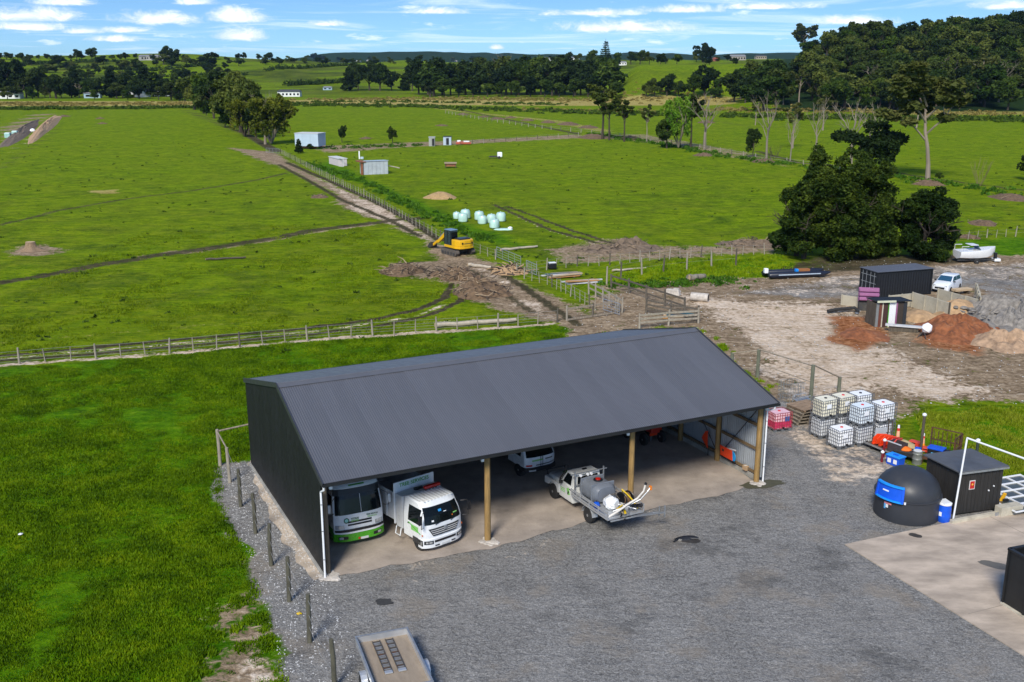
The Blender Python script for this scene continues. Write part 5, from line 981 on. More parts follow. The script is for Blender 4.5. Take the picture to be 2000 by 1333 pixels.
MB().box((0, 0, .45), (.9, .6, .3), taper=1.35).build('tub', chassis, t, .03); MB().lathe([(.3, 0), (.34, .06), (.2, .16), (.03, .2)], 10, (-.05, 0, .58)).build('orange_mesh', mat('orange_mesh', (.75, .16, .01), .7, var=.2), t); MB().bar((-.4, -.3, .4), (.9, -.3, .6), .04).build('handle', timber(), t); MB().bar((-.4, .3, .4), (.9, .3, .6), .04).build('handle', timber(), t); MB().disc((-.6, 0, .2), (0, 1, 0), .2, .09, 16).build('wheel', rubber(), t); MB().box((.55, .25, .7), (.3, .3, .12)).build('blue_lid', blp, t, .02)
c0 = at(1762, 884, 0.); t = thing('straw_sack', 'flattened straw-coloured sack across the trolley and barrow', 'sack', (c0.x, c0.y, .3), hd+.2); mb = MB(); mb.lathe([(.3, 0), (.5, .1), (.46, .3), (.2, .42), (.03, .45)], 14, sx=1.5, sy=.8); mb.build('sack', mat('straw_sack', (.42, .33, .17), .85, var=.2, bump=.02), t, 0, True); MB().tube([(-.5, -.35, .2), (0, -.45, .3), (.5, -.3, .1)], .03, 6).build('hose', timber(), t)
for k, (px, py, z) in enumerate(((1781, 884, 0), (1786, 879, .26), (1807, 882, 0))):
    t = thing('red_case', ['red plastic case on the ground by the grey drum', 'red plastic case resting behind the grey drum', 'orange-red case at the foot of the dark post'][k], 'case', (*at(px, py, 0.)[:2], z), hd+.3*k, 'red plastic cases'); MB().box((0, 0, .14), (.62, .4, .26)).build('case_body', mat('faded_red2', (.6, .06, .03), .5), t, .03); MB().box((0, -.21, .2), (.2, .04, .04)).build('handle', black(), t)
# brown steel cage with battery box
a = at(1800, 905, 0.); b = at(1842, 915, 0.); hd2 = math.atan2(b.y-a.y, b.x-a.x); L = 1.6; brn = mat('rusty_brown_steel', (.10, .05, .03), .7, metal=.3, var=.35, rust=.4)
t = thing('steel_cage', 'rusty brown open steel stillage cage beside the grey drum', 'cage', a, hd2)
MB().box((L/2, .6, .3), (L, 1.2, .06)).build('floor', brn, t)
for x in (0, L):
    for y in (0, 1.2): MB().bar((x, y, 0), (x, y, 1.75 if (x or y) else .4), .07).build('corner_post', brn, t)
for (p, q) in (((0, 1.2), (L, 1.2)), ((L, 0), (L, 1.2))):
    for z in (1.75, 1.1): MB().bar((*p, z), (*q, z), .05).build('rail', brn, t)
for i in range(7): MB().bar((L*i/7+.13, 1.2, .3), (L*i/7+.13, 1.2, 1.6), .035).build('bar', brn, t)
for i in range(4): MB().bar((L, .15+i*.28, .3), (L, .15+i*.28, 1.75), .035).build('bar', brn, t)
MB().box((L/2, 0, .34), (L, .06, .14)).build('front_rail', brn, t)
p = t.matrix_basis @ Vector((.65, .5, .33)); t2 = thing('battery_box', 'black box with bright blue lid inside the rusty cage', 'box', p, hd2); MB().box((0, 0, .25), (1.0, .55, .5)).build('case_body', black(), t2, .02); MB().box((-.1, 0, .54), (.85, .6, .09)).build('lid', blp, t2, .02); MB().box((-.2, -.29, .25), (.16, .02, .16)).build('sticker', mat('sky_print', (.1, .4, .7), .5), t2); MB().box((.15, -.29, .25), (.07, .02, .26)).build('sticker', whp, t2)
p = t.matrix_basis @ Vector((1.45, .5, .33)); t2 = thing('black_canister', 'squat black canister at the right end of the rusty cage', 'canister', p); MB().lathe([(.24, 0), (.26, .05), (.26, .45), (.15, .52)], 16).build('can', black(), t2, 0, True); MB().disc((0, 0, .55), (0, 0, 1), .08, .08).build('cap', mat('faded_red2', (.6, .06, .03)), t2)
# ---------------- mid-distance yard: container, car, boats, bunkers
a = at(1710, 583, 0.); hd = R(17.7); cL, cW, cH = 6.06, 2.44, 2.5; t = thing('shipping_container', 'black shipping container with a grey roof behind the soil bunkers', 'container', a, hd)
cm = mat('container_black', (.014, .016, .02), .5, var=.2, dirt=.15, dirtcol=(.06, .05, .04), spec=.3)
def trap(L, H, p=.28, d=.036):
    mb = MB(); x = 0; pts = []
    while x < L-.001:
        for dx, z in ((0, 0), (.07, 0), (.14, -d), (.21, -d)): 
            if x+dx <= L: pts.append((x+dx, z))
        x += p
    pts.append((L, 0)); vs = []; fs = []
    for x, z in pts: vs += [(x, -z, .12), (x, -z, H-.08)]
    for i in range(len(pts)-1): fs.append((2*i, 2*i+2, 2*i+3, 2*i+1))
    return mb.add(vs, fs)
trap(cL, cH).build('side_wall', cm, t); trap(cL, cH).build('side_wall', cm, t, loc=(cL, cW, 0), rot=(0, 0, pi)); trap(cW, cH).build('end_wall', cm, t, loc=(cL, 0, 0), rot=(0, 0, pi/2))
MB().box((cL/2, cW/2, cH-.02), (cL+.3, cW+.3, .05)).build('roof', mat('container_roof', (.12, .13, .155), .5, metal=.2, var=.1), t, .01); MB().box((cL/2, cW/2, .13), (cL-.1, cW-.1, .1)).build('floor', chassis, t)
for x in (0, cL):
    for y in (0, cW): MB().box((x, y, cH/2), (.14, .14, cH)).build('corner_post', cm, t)
for y, z in ((0, .08), (cW, .08), (0, cH-.07), (cW, cH-.07)): MB().box((cL/2, y, z), (cL, .1, .14)).build('side_beam', cm, t)
for y in (cW*.26, cW*.74):
    d = MB().box((0, y, cH/2), (.05, cW*.46, cH-.25)).build('door', cm, t)
    for dy in (-.28, .28): MB().tube([(-.06, y+dy, .15), (-.06, y+dy, cH-.15)], .022, 8).build('lock_rod', steel(), d)
    for z in (.6, 1.3, 2.0): MB().box((-.04, y, z), (.02, cW*.44, .05)).build('door_rib', steel(), d)
# hatchback car
fr, re = at(1830, 572, 0.), at(1884, 566, 0.); c0 = at(1853, 569, 0.); hd = R(228)
t = thing('hatchback_car', 'small white hatchback with blue-tinted glass parked beside the container', 'car', c0+Vector((0, .6, 0)), hd)
mb = MB(); hull(mb, [(1.85, .62, .55, .3, .68), (1.7, .78, .7, .25, .80), (1.0, .84, .76, .2, .95), (.6, .85, .78, .2, 1.0), (-1.5, .85, .78, .2, 1.02), (-1.8, .8, .74, .28, .98), (-1.85, .7, .66, .35, .9)]); mb.build('body', mat('car_white', (.72, .76, .82), .2, var=.03, coat=.5), t, .02, True)
mb = MB(); mb.add([(.85, -.74, .98), (.85, .74, .98), (.2, .62, 1.44), (.2, -.62, 1.44), (-1.75, -.74, 1.0), (-1.75, .74, 1.0), (-1.4, .60, 1.46), (-1.4, -.60, 1.46), (-.6, .64, 1.5), (-.6, -.64, 1.5)], [(0, 1, 2, 3), (5, 4, 7, 6), (0, 3, 9, 7, 4), (1, 5, 6, 8, 2), (3, 2, 8, 9), (9, 8, 6, 7)]); cb_ = mb.build('cabin', mat('car_white', (.72, .76, .82), .2), t, .05, True)
bg = mat('blue_tint_glass', (.02, .07, .13), .08, spec=.7); quadp((.82, -.66, 1.0), (.82, .66, 1.0), (.24, .56, 1.40), (.24, -.56, 1.40), .02, (.6, 0, .8)).build('windscreen', bg, cb_); quadp((-1.74, -.6, 1.05), (-1.74, .6, 1.05), (-1.44, .52, 1.4), (-1.44, -.52, 1.4), .02, (-1, 0, .5)).build('rear_window', bg, cb_)
for sg in (-1, 1):
    quadp((.62, sg*.735, 1.03), (-.4, sg*.735, 1.03), (-.4, sg*.64, 1.40), (.2, sg*.64, 1.40), .02, (0, sg, .3)).build('side_window', bg, cb_); quadp((-.5, sg*.735, 1.03), (-1.45, sg*.735, 1.03), (-1.3, sg*.64, 1.38), (-.5, sg*.64, 1.40), .02, (0, sg, .3)).build('side_window', bg, cb_)
    MB().box((1.72, sg*.52, .66), (.22, .3, .15)).build('headlight', lampm, t, .04); MB().box((.62, sg*.9, 1.0), (.1, .2, .12)).build('mirror', black(), t, .02); wheel(t, 1.15, sg*.76, .29, .2); wheel(t, -1.2, sg*.76, .29, .2)
MB().box((1.86, 0, .48), (.05, .9, .16)).build('grille', black(), t)
c0 = at(1878, 574, 0.); t = thing('timber_stack', 'small stack of pale sawn boards in front of the hatchback', 'timber', c0, R(20))
for k in range(6): MB().box((0, (k % 3)*.22-.2, .06+(k//3)*.11+.3), (1.9, .2, .09)).build('board', mat('pale_board', (.50, .38, .24), .8), t)
MB().box((-.6, 0, .15), (.1, .7, .3)).build('bearer', darktimber(), t); MB().box((.6, 0, .15), (.1, .7, .3)).build('bearer', darktimber(), t)
# white runabout boat on its trailer
c0 = at(1903, 513, 0.); t = thing('white_boat', 'white cabin runabout boat on a trailer beside the big trees', 'boat', c0, R(4)); bw = mat('boat_white', (.78, .79, .79), .25, var=.03, coat=.3)
mb = MB(); S_ = [(-2.1, .95, .45, 1.35), (-1, 1.0, .40, 1.38), (0, 1.0, .40, 1.45), (1., .85, .45, 1.58), (1.7, .5, .65, 1.7), (2.15, .08, 1.0, 1.78)]; vs = []; fs = []
for x, w, z0, z1 in S_: vs += [(x, 0, z0), (x, -w*.8, z0+.22), (x, -w, z1-.35), (x, -w, z1), (x, w, z1), (x, w, z1-.35), (x, w*.8, z0+.22)]
for i in range(len(S_)-1):
    for k in range(7): fs.append((i*7+k, (i+1)*7+k, (i+1)*7+(k+1) % 7, i*7+(k+1) % 7))
fs += [tuple(range(7)), tuple(range((len(S_)-1)*7, len(S_)*7))[::-1]]; mb.add(vs, fs).build('hull', bw, t, .02, True)
quadp((.2, -.7, 1.5), (.2, .7, 1.5), (-.15, .6, 2.0), (-.15, -.6, 2.0), .02, (1, 0, .4)).build('windscreen', bg, t); mb = MB(); mb.box((-.5, 0, 2.02), (.9, 1.3, .06)); mb.build('canopy', bw, t, .02); MB().tube([(-2.0, -.8, 1.4), (-2.0, -.8, 1.9), (-1.2, -.8, 1.9)], .03, 6).build('grab_rail', bw, t); MB().tube([(-2.0, .8, 1.4), (-2.0, .8, 1.9), (-1.2, .8, 1.9)], .03, 6).build('grab_rail', bw, t)
MB().box((2.2, -.2, .75), (.3, .3, .7)).build('winch_post', black(), t, .04); mb = MB(); mb.bar((-2.3, -.6, .38), (2.6, -.3, .38), .09); mb.bar((-2.3, .6, .38), (2.6, .3, .38), .09); mb.build('trailer_frame', chassis, t); MB().box((2.4, 0, .3), (.7, .9, .3)).build('white_box', bw, t, .04)
for sg in (-1, 1): wheel(t, -.3, sg*1.02, .3, .18)
# dark pontoon boat
a, b = at(1501, 546, 0.), at(1621, 541, 0.); hd = math.atan2(b.y-a.y, b.x-a.x); L = (b-a).length; t = thing('dark_workboat', 'long low dark blue pontoon boat with a pale stripe under the trees', 'boat', a, hd); nv = mat('navy_hull', (.012, .016, .03), .4, var=.2)
for y in (0, 1.5): MB().tube([(0, y, .38), (.15, y, .38), (L-.8, y, .38), (L, y+.0, .5)], [.2, .3, .3, .08], 12).build('pontoon', nv, t, 0, True)
MB().box((L*.48, -.31, .45), (L*.68, .03, .09)).build('stripe', mat('pale_blue_stripe', (.45, .55, .65), .4), t); MB().box((L*.45, .75, .4), (L*.8, 1.3, .1)).build('deck', nv, t); MB().box((.0, .7, .75), (.4, .4, .5)).build('outboard_motor', whp, t, .06); MB().box((L*.62, .8, .65), (1.2, .5, .3)).build('seat_box', mat('rust_orange_box', (.3, .12, .04), .7), t, .03); MB().box((L*.52, .9, .62), (.4, .4, .3)).build('blue_box', blp2, t, .03)
# soil bunkers of concrete panels
def panel_wall(a, b, h, label, th=.15, slope=0.):
    pa, pb = at(*a, 0.), at(*b, 0.); L = (pb-pa).length; n = max(1, round(L/1.5)); t = thing('bunker_wall', label, 'bunker wall', pa, math.atan2(pb.y-pa.y, pb.x-pa.x), 'concrete panel bunker walls')
    pm2 = mat('bunker_concrete', (.40, .365, .28), .9, var=.2, scale=1, bump=.01, dirt=.4, dirtcol=(.22, .18, .12))
    for i in range(n): hh = h+slope*i/n+rnd.uniform(-.03, .03); MB().box((L*(i+.5)/n, rnd.uniform(-.02, .02), hh/2), (L/n-.03, th, hh)).build('panel', pm2, t, .01)
    for i in range(n+1): MB().box((L*i/n, -.1, (h+slope*i/n)/2), (.1, .1, h+.1+slope*i/n)).build('rib', darktimber() if i == n else pm2, t)
panel_wall((1644, 597), (1684, 603), 1.0, 'short grey concrete panel wall left of the mauve sofa'); panel_wall((1733, 603), (1783, 598), 1.2, 'concrete panel wall right behind the small roofed lean-to'); panel_wall((1782, 600), (1854, 622), 1.35, 'long pale concrete panel wall in the middle of the soil bunkers'); panel_wall((1832, 588), (1912, 612), 1.15, 'rear concrete panel wall nearest the hatchback')
panel_wall((1905, 585), (1912, 614), 1.5, 'dark-ended short wall closing the bunkers on the right')
c0 = at(1700, 612, 0.); t = thing('mauve_sofa', 'mauve padded sofa tipped up on the junk by the bunkers', 'sofa', (c0.x, c0.y+.6, .9), R(-12)); mv = mat('mauve_fabric', (.27, .10, .21), .8, var=.12)
for k in range(3): MB().box((0, .1+.22*k, .2+k*.34), (1.7, .5, .33), rx=-.3).build('cushion', mv, t, .08)
MB().box((0, .6, .5), (1.75, .25, 1.25), rx=-.2).build('back', mv, t, .06); MB().box((0, .5, -.45), (1.6, .7, .95)).build('base_crate', chassis, t)
a = at(1708, 640, 0.); t = thing('lean_to', 'small roofed lean-to with a white door and dark boards beside orange soil', 'lean-to', a, R(6)); hd = R(6)
for k, (x, w, m_) in enumerate(((.12, .22, mat('weathered_grey', (.18, .19, .19), .8)), (.38, .24, mat('brown_red_board', (.13, .04, .025), .7)), (.56, .09, paleb), (.82, .42, mat('dark_red_brown', (.05, .022, .018), .7)), (1.08, .06, green), (1.42, .58, white()), (1.78, .10, mv), (2.1, .5, mat('dark_brown_board', (.04, .03, .022), .7)), (2.5, .3, mat('charcoal_board', (.02, .024, .03), .7)))): MB().box((x, .03*(k % 2), 1.05), (w, .06, 2.1)).build('door' if k == 5 else 'board', m_, t)
MB().box((0, .9, 1.0), (.06, 1.7, 2.0)).build('side_wall', darktimber(), t); MB().box((2.65, .9, 1.0), (.06, 1.7, 2.0)).build('side_wall', mat('charcoal_board', (.02, .024, .03), .7), t); MB().box((1.3, 1.75, .9), (2.6, .06, 1.8)).build('back_wall', darktimber(), t)
r_ = MB().box((1.45, .85, 2.15), (3.0, 2.1, .08), rx=-.06).build('roof', mat('container_black', (.014, .016, .02)), t); MB().box((.75, -.22, 2.22), (1.6, .08, .16)).build('pale_fascia', mat('cream_fascia', (.52, .54, .40), .7), t)
t, L = beam('floor_plank', 'long pale plank lying in front of the white-doored lean-to', 'plank', (1728, 647), (1800, 653), .5, .12, greyp, .5); MB().box((L/2, .1, -.25), (L*.8, .4, .5)).build('block', darktimber(), t)
c0 = at(1803, 660, 0.); t = thing('concrete_mixer', 'small white drum mixer beside the orange soil heap', 'mixer', c0, 1.); MB().lathe([(.12, 0), (.38, .2), (.42, .45), (.25, .75), (.2, .8)], 16).build('drum', whp, t, 0, True, loc=(0, 0, .45), rot=(.5, .3, 0)); MB().tube([(-.4, -.3, 0), (0, 0, .6), (.4, -.3, 0)], .04, 6).build('stand', chassis, t); MB().tube([(-.3, .4, 0), (0, 0, .6), (.3, .4, 0)], .04, 6).build('stand', chassis, t)
c0 = at(1640, 612, 0.); t = thing('black_hose_coil', 'long black ribbed culvert hose curled left of the mauve sofa', 'hose', c0, 0.); mb = MB(); mb.tube([(-1.1, -.1, .2), (-.3, .1, .3), (.6, .2, .35), (1.3, .1, .45), (1.5, -.3, .25), (1.3, -.6, .15)], .15, 10); mb.build('hose', rubber(), t, 0, True); MB().lathe([(.12, -.05), (.18, 0), (.12, .05)], 12, (1.3, -.6, .15)).build('coupling', steel(), t)
# ---------------- heaps
def heap(name, label, cat, px, py, rx, ry, h, m, rz=0., seed=0, group=None, rough_=.35, sticks=0, stick_m=None, px_is=True, n=26, slen=1.2, srad=.05, kind=None, part='soil'):
    c = at(px, py, 0.) if px_is else Vector((px, py, 0)); t = thing(name, label, cat, c, rz, group); mb = MB(); vs = [(0, 0, h)]; fs = []; rings = 9
    for j in range(1, rings+1):
        q = j/rings
        for k in range(n):
            a = 2*pi*k/n; w = 1+.35*(fbm(cos(a)*1.3+seed, sin(a)*1.3, 3, seed)-.5)*2; x, y = rx*q*w*cos(a), ry*q*w*sin(a)
            z = h*(1-q**1.6)*(1+rough_*2*(fbm(x*1.1+seed*7, y*1.1, 4, seed+3)-.5))+rough_*.5*h*(fbm(x*3, y*3, 2, seed)-.5)*(1-q)-.06*q**3
            vs.append((x, y, max(z, -.05)))
    for k in range(n): fs.append((0, 1+k, 1+(k+1) % n))
    for j in range(rings-1):
        for k in range(n): fs.append((1+j*n+k, 1+(j+1)*n+k, 1+(j+1)*n+(k+1) % n, 1+j*n+(k+1) % n))
    mb.add(vs, fs).build(part, m, t)
    if sticks:
        r_ = random.Random(seed+50)
        for grp, m_ in ((0, stick_m or timber()), (1, mat('root_dark', (.07, .052, .038), .9, var=.4))):
            mb = MB()
            for i in range(sticks//2):
                a = r_.random()*6.28; q = r_.random()**.6*.95; x, y = rx*q*cos(a), ry*q*sin(a); z = h*(1-q**1.6)*.9+r_.uniform(0, .15); d = r_.uniform(0, 6.28); e = r_.uniform(-.25, .6); l = slen*r_.uniform(.3, 1.); p0 = Vector((x, y, z)); p1 = p0+Vector((cos(d)*cos(e), sin(d)*cos(e), sin(e)))*l*.5; p2 = p1+Vector((cos(d+.6)*cos(e), sin(d+.6)*cos(e), sin(e-.2)))*l*.5
                rr = srad*r_.uniform(.4, 1.2); mb.tube([p0, p1, p2], [rr, rr*.8, rr*.4], 4)
            mb.build('branches', m_, t, kind='stuff')
    return t
brown = mat('root_soil', (.13, .083, .046), .95, var=.45, scale=2.5, bump=.05, bscale=6, dirt=.4, dirtcol=(.26, .175, .10)); osoil = mat('orange_soil', (.21, .072, .026), .95, var=.45, scale=2.2, bump=.04, bscale=7, dirt=.4, dirtcol=(.42, .22, .12)); tan = mat('tan_soil', (.40, .26, .14), .95, var=.3, scale=1.5, bump=.04, bscale=7); greyrub = mat('grey_rubble', (.22, .20, .175), .95, var=.4, scale=3., bump=.08, bscale=5, dirt=.4, dirtcol=(.10, .095, .085)); hay = mat('old_hay', (.38, .25, .11), .95, var=.25, bump=.03, bscale=12)
pal = mat('pale_root', (.30, .22, .14), .9, var=.3)
G_ = 'piles of pulled-out roots by the farm track'
for k, (px, py, rx, ry, h, s, lab) in enumerate(((790, 532, 2.6, 2.6, 1.0, 90, 'leftmost dark heap of tangled roots left of the excavator'), (895, 545, 2.1, 2.2, 1.3, 110, 'root heap directly below the excavator beside the track'), (940, 572, 2.9, 3.0, 1.4, 130, 'nearest heap of upended roots on the track bend'), (860, 540, 1.2, 1.6, .5, 40, 'small low scatter of roots between the two larger heaps'))): heap('root_pile', lab, 'root pile', px, py, rx, ry, h, brown, .2*k, 3+k, G_, .5, s, pal, slen=1.5, srad=.055)
heap('log_pile', 'pale heap of split logs between the excavator and the gate', 'log pile', 995, 533, 1.9, 1.9, .7, tan, 0, 12, None, .4, 70, mat('split_log', (.42, .29, .16), .85, var=.3), slen=1.6, srad=.09)
for k, (px, py, rx, ry, h, lab) in enumerate(((1175, 490, 2.8, 2.0, .6, 'low brown earth heap at the left end of the field bank'), (1228, 486, 3.4, 2.4, 1.15, 'tallest brown earth heap on the field bank'), (1470, 478, 4.6, 2.2, .7, 'brown earth heap near the big trees on the field bank'))): heap('earth_heap', lab, 'earth heap', px, py, rx, ry, h, mat('bank_soil', (.15, .11, .075), .95, var=.45, scale=2, bump=.06, bscale=6), 0, 20+k, 'earth heaps on the field bank', .9, 60, pal)
heap('hay_mound', 'long flattened tan hay mound in the middle paddock', 'hay mound', 862, 386, 2.9, 3.2, .9, hay, 0, 31, None, .2)
heap('orange_soil_heap', 'large orange soil heap in front of the bunkers', 'soil heap', 1868, 650, 3.7, 3.4, 1.25, osoil, 0, 33, 'orange soil heaps', .8, n=48); heap('orange_soil_heap', 'small orange soil heap left of the white-doored lean-to', 'soil heap', 1685, 655, 1.9, 2.2, .45, osoil, 0, 34, 'orange soil heaps', .9, n=40); heap('tan_soil_heap', 'tan soil heap held between the concrete bunker walls', 'soil heap', 1870, 612, 2.6, 2.2, 1.3, tan, 0, 35, None, .2); heap('tan_soil_heap', 'low tan soil heap beside the lean-to planks', 'soil heap', 1800, 625, 1.8, 2., .8, tan, 0, 36, None, .3)
heap('tan_soil_heap', 'tan eroded soil bank at the right edge below the rubble', 'soil heap', 1968, 672, 3.2, 3.4, .9, mat('tan_bank', (.36, .24, .15), .95, var=.4, scale=2, bump=.05), 0, 37, None, 1.0, n=44)
t = heap('rubble_mound', 'big grey rubble mound at the right edge behind the bunkers', 'rubble mound', 1990, 622, 7.2, 8., 1.5, greyrub, 0, 38, None, 1.0, n=90); lumps('boulders', 0, 0, .8, 170, 5.6, .26, greyrub, t, seed=9).__setitem__('kind', 'stuff')
FAR_H = []
for k, (px, py, w) in enumerate([(862, 246, 2.4), (905, 224, 3.), (945, 229, 2.6), (972, 233, 3.4), (997, 231, 3), (1030, 236, 3.2), (1072, 240, 3.4), (1112, 244, 4.4), (1150, 250, 3.6), (1375, 304, 2.6), (1380, 240, 3.4), (1490, 316, 3.), (1160, 270, 5.0), (1230, 272, 4.), (125, 228, 2.6), (195, 232, 2.), (200, 242, 2.), (715, 271, 2.2), (625, 385, 1.6), (1975, 388, 3.4), (1920, 437, 2.2), (1890, 464, 1.6), (1815, 360, 3.2)]):
    heap('spoil_heap', ['small brown spoil heap in the far paddocks', 'spoil heap'][0] if k < 18 else ['brown dug patch with a low heap left of the track', 'brushwood heap near the right edge of the far paddock', 'low dark log pile in the paddock beyond the boat', 'small brown heap just above the white boat', 'brown mulch mound at the foot of the tall gum tree'][k-18], 'spoil heap', px, py, w, w*1.1, w*.22, brown, 0, 60+k, 'spoil heaps in the far paddocks' if k < 18 else None, .5, 10, pal, n=14)
for k, (px, py) in enumerate(((40, 262), (92, 262))):
    a, b = [(at(0, 292), at(78, 232)), (at(60, 280), at(112, 226))][k]; c = (a+b)/2; heap('trench_spoil', ['left brown spoil ridge beside the trench at the far left', 'right pale spoil ridge beside the trench at the far left'][k], 'spoil ridge', c.x, c.y, (b-a).length/2, 2.6, 1.4, mat('bank_soil', (.15, .11, .075)) if k == 0 else tan, math.atan2(b.y-a.y, b.x-a.x), 80+k, None, .3, 16, pal, px_is=False, n=40)
# stump
c0 = at(61, 489, 0.); t = thing('tree_stump', 'sawn pale tree stump on bare earth in the left paddock', 'stump', c0); mb = MB(); n = 26; vs = []; 
for z, r_, w in ((-.05, 1.7, .45), (.12, 1.05, .35), (.4, .66, .12), (.85, .56, .05), (.98, .54, .04)):
    for k in range(n): a = 2*pi*k/n; q = 1+w*sin(a*5+1)*.5+w*(fbm(cos(a)*2, sin(a)*2, 2, 5)-.5); vs.append((r_*q*cos(a), r_*q*sin(a)*.8, z))
mb.add(vs, [(i*n+k, i*n+(k+1) % n, (i+1)*n+(k+1) % n, (i+1)*n+k) for i in range(4) for k in range(n)]).build('stump_body', mat('stump_bark', (.24, .165, .10), .9, var=.3, scale=3, stretch=(4, 4, 1), bump=.03), t, 0, True); mb = MB(); mb.add([(.54*cos(2*pi*k/n), .43*sin(2*pi*k/n), .985) for k in range(n)], [tuple(range(n))]); mb.build('cut_face', mat('cut_wood', (.50, .36, .21), .8, var=.12), t)
# ---------------- bales, excavator, planks
wrap = mat('bale_wrap', (.46, .66, .58), .3, var=.1, scale=1.2, bump=.02, bscale=6, coat=.2); BL = ['small pale bale at the far left of the wrapped bales', 'tall rear bale of the left bale group', 'front bale of the left bale group', 'rear bale of the middle bale pair', 'front bale of the middle bale pair', 'bale standing left in the right-hand group', 'rearmost bale of the right-hand group', 'nearest bale of the right-hand group']
for k, (px, py, s) in enumerate(((892, 428, .8), (909, 427, 1.05), (904, 434, 1.), (936, 430, 1.), (942, 438, .95), (960, 436, 1.), (978, 433, 1.05), (966, 446, 1.))):
    t = thing('wrapped_bale', BL[k], 'bale', at(px, py, 0.), rnd.random()*3, 'pale green plastic-wrapped bales'); mb = MB(); n = 18; vs = []
    for (r_, z) in ((.5, 0), (.64, .12), (.67, .5), (.65, .95), (.5, 1.18), (.15, 1.25)):
        for i in range(n): a = 2*pi*i/n; q = s*(1+.12*(fbm(cos(a)*2+k, sin(a)*2+z, 2, k)-.5)*2); vs.append((r_*q*cos(a), r_*q*sin(a), z*s))
    mb.add(vs, [(i*n+j, i*n+(j+1) % n, (i+1)*n+(j+1) % n, (i+1)*n+j) for i in range(5) for j in range(n)]+[tuple(range(n))[::-1], tuple(range(5*n, 6*n))]); mb.build('bale_body', wrap, t, 0, True); MB().lathe([(.02, 0), (.07, .03), (.04, .14)], 7, (.05, .0, 1.2*s)).build('tail_knot', wrap, t)
c0 = at(983, 449, 0.); t = thing('loose_wrap', 'flattened pale plastic wrap lying below the bales', 'plastic sheet', c0, 0.); mb = MB(); mb.lathe([(1.3, 0), (1.1, .12), (.7, .16), (.2, .2)], 12, sx=1, sy=.5); mb.build('sheet', wrap, t); MB().lathe([(.3, 0), (.32, .2), (.1, .3)], 10, (.9, 0, .1)).build('bunched_end', whp, t)
cy = mat('excavator_yellow', (.72, .40, .01), .35, var=.06, dirt=.15, coat=.2); c0 = at(897, 500, 0.); hd = R(128); T = thing('excavator', 'yellow tracked excavator with a dark cab facing away on the muddy track', 'excavator', c0+Vector((-.2, 1.2, 0)), hd)
for sg in (-1, 1):
    mb = MB(); pr = [(1.55, .35), (1.45, .6), (1.2, .72), (-1.2, .72), (-1.45, .6), (-1.55, .35), (-1.4, .1), (-1.15, 0), (1.15, 0), (1.4, .1)]; mb.prism([(x, z) for x, z in pr], sg*1.1-.25, sg*1.1+.25); tr = mb.build('track', mat('muddy_track', (.10, .085, .07), .9, var=.3), T)
    for i in range(14): MB().box((-1.3+i*.2, sg*1.1, .735), (.06, .5, .04)).build('track_shoe', chassis, tr)
    for i in range(5): MB().disc((-1.1+i*.55, sg*1.37, .28), (0, 1, 0), .17, .06, 14).build('roller', chassis, tr)
MB().box((0, 0, .5), (1.6, 1.8, .3)).build('undercarriage', chassis, T); MB().disc((0, 0, .75), (0, 0, 1), .6, .2, 20).build('slew_ring', chassis, T)
mb = MB(); mb.slab([(1.1, -1.15), (1.1, 1.15), (-1.1, 1.2), (-1.7, .95), (-1.85, .4), (-1.85, -.4), (-1.7, -.95), (-1.1, -1.2)], .85, 1.12); mb.build('platform', cy, T, .03)
mb = MB(); mb.slab([(-.35, -1.15), (-.35, 1.15), (-1.1, 1.18), (-1.7, .95), (-1.88, .4), (-1.88, -.4), (-1.7, -.95), (-1.1, -1.18)], 1.1, 1.85); bd = mb.build('counterweight', cy, T, .08); MB().box((-1.88, 0, 1.45), (.03, .9, .07)).build('brand_strip', mat('dark_print', (.03, .04, .03)), bd); MB().box((-1.86, .65, 1.5), (.1, .14, .2)).build('tail_lamp', black(), bd); MB().box((-1.86, -.65, 1.5), (.1, .14, .2)).build('tail_lamp', black(), bd)
MB().box((-.95, 0, 1.92), (1.0, 1.5, .16)).build('engine_cover', mat('engine_black', (.02, .025, .04), .35, var=.1), T, .04); MB().disc((-.7, -.8, 2.05), (0, 0, 1), .06, .4).build('exhaust', chassis, T)
mb = MB(); mb.box((.45, .62, 1.95), (1.35, 1.0, 1.65), taper=.92); cbx = mb.build('cab', mat('cab_dark', (.03, .045, .05), .25), T, .05); MB().box((.45, .62, 2.82), (1.32, .98, .1)).build('cab_roof', mat('cab_roof_blue', (.16, .25, .36), .3), cbx, .04); MB().box((-.22, .62, 2.15), (.03, .8, .9)).build('rear_window', glass(), cbx)
for x in (-.18, .45, 1.08): MB().box((x, 1.12, 2.0), (.07, .05, 1.5)).build('cab_pillar', black(), cbx)
MB().box((.5, -.55, 1.4), (1.1, .9, .6)).build('side_locker', cy, T, .04)
mb = MB(); mb.prism([(.9, 1.2), (1.1, 1.1), (2.4, 1.75), (3.9, .75), (4.05, 1.0), (2.5, 2.2)], -.15, .15); bo = mb.build('boom', cy, T); mb = MB(); mb.prism([(3.8, 1.0), (4.1, 1.1), (5.2, .45), (5.1, .2)], -.12, .12); mb.build('dipper', cy, T); mb = MB(); mb.prism([(5.0, .75), (5.3, .6), (5.7, .1), (5.3, .0), (4.95, .2)], -.45, .45); mb.build('bucket', chassis, T); MB().tube([(1.1, 0, .95), (2.3, 0, 1.6)], .08, 8).build('boom_ram', steel(), bo); MB().tube([(2.6, 0, 2.25), (3.9, 0, 1.25)], .07, 8).build('dipper_ram', steel(), bo)
PB = [mat('plank_orange', (.42, .22, .08), .7), mat('pale_board', (.50, .38, .24), .8), mat('plank_teal', (.05, .12, .13), .6), greyp, timber()]
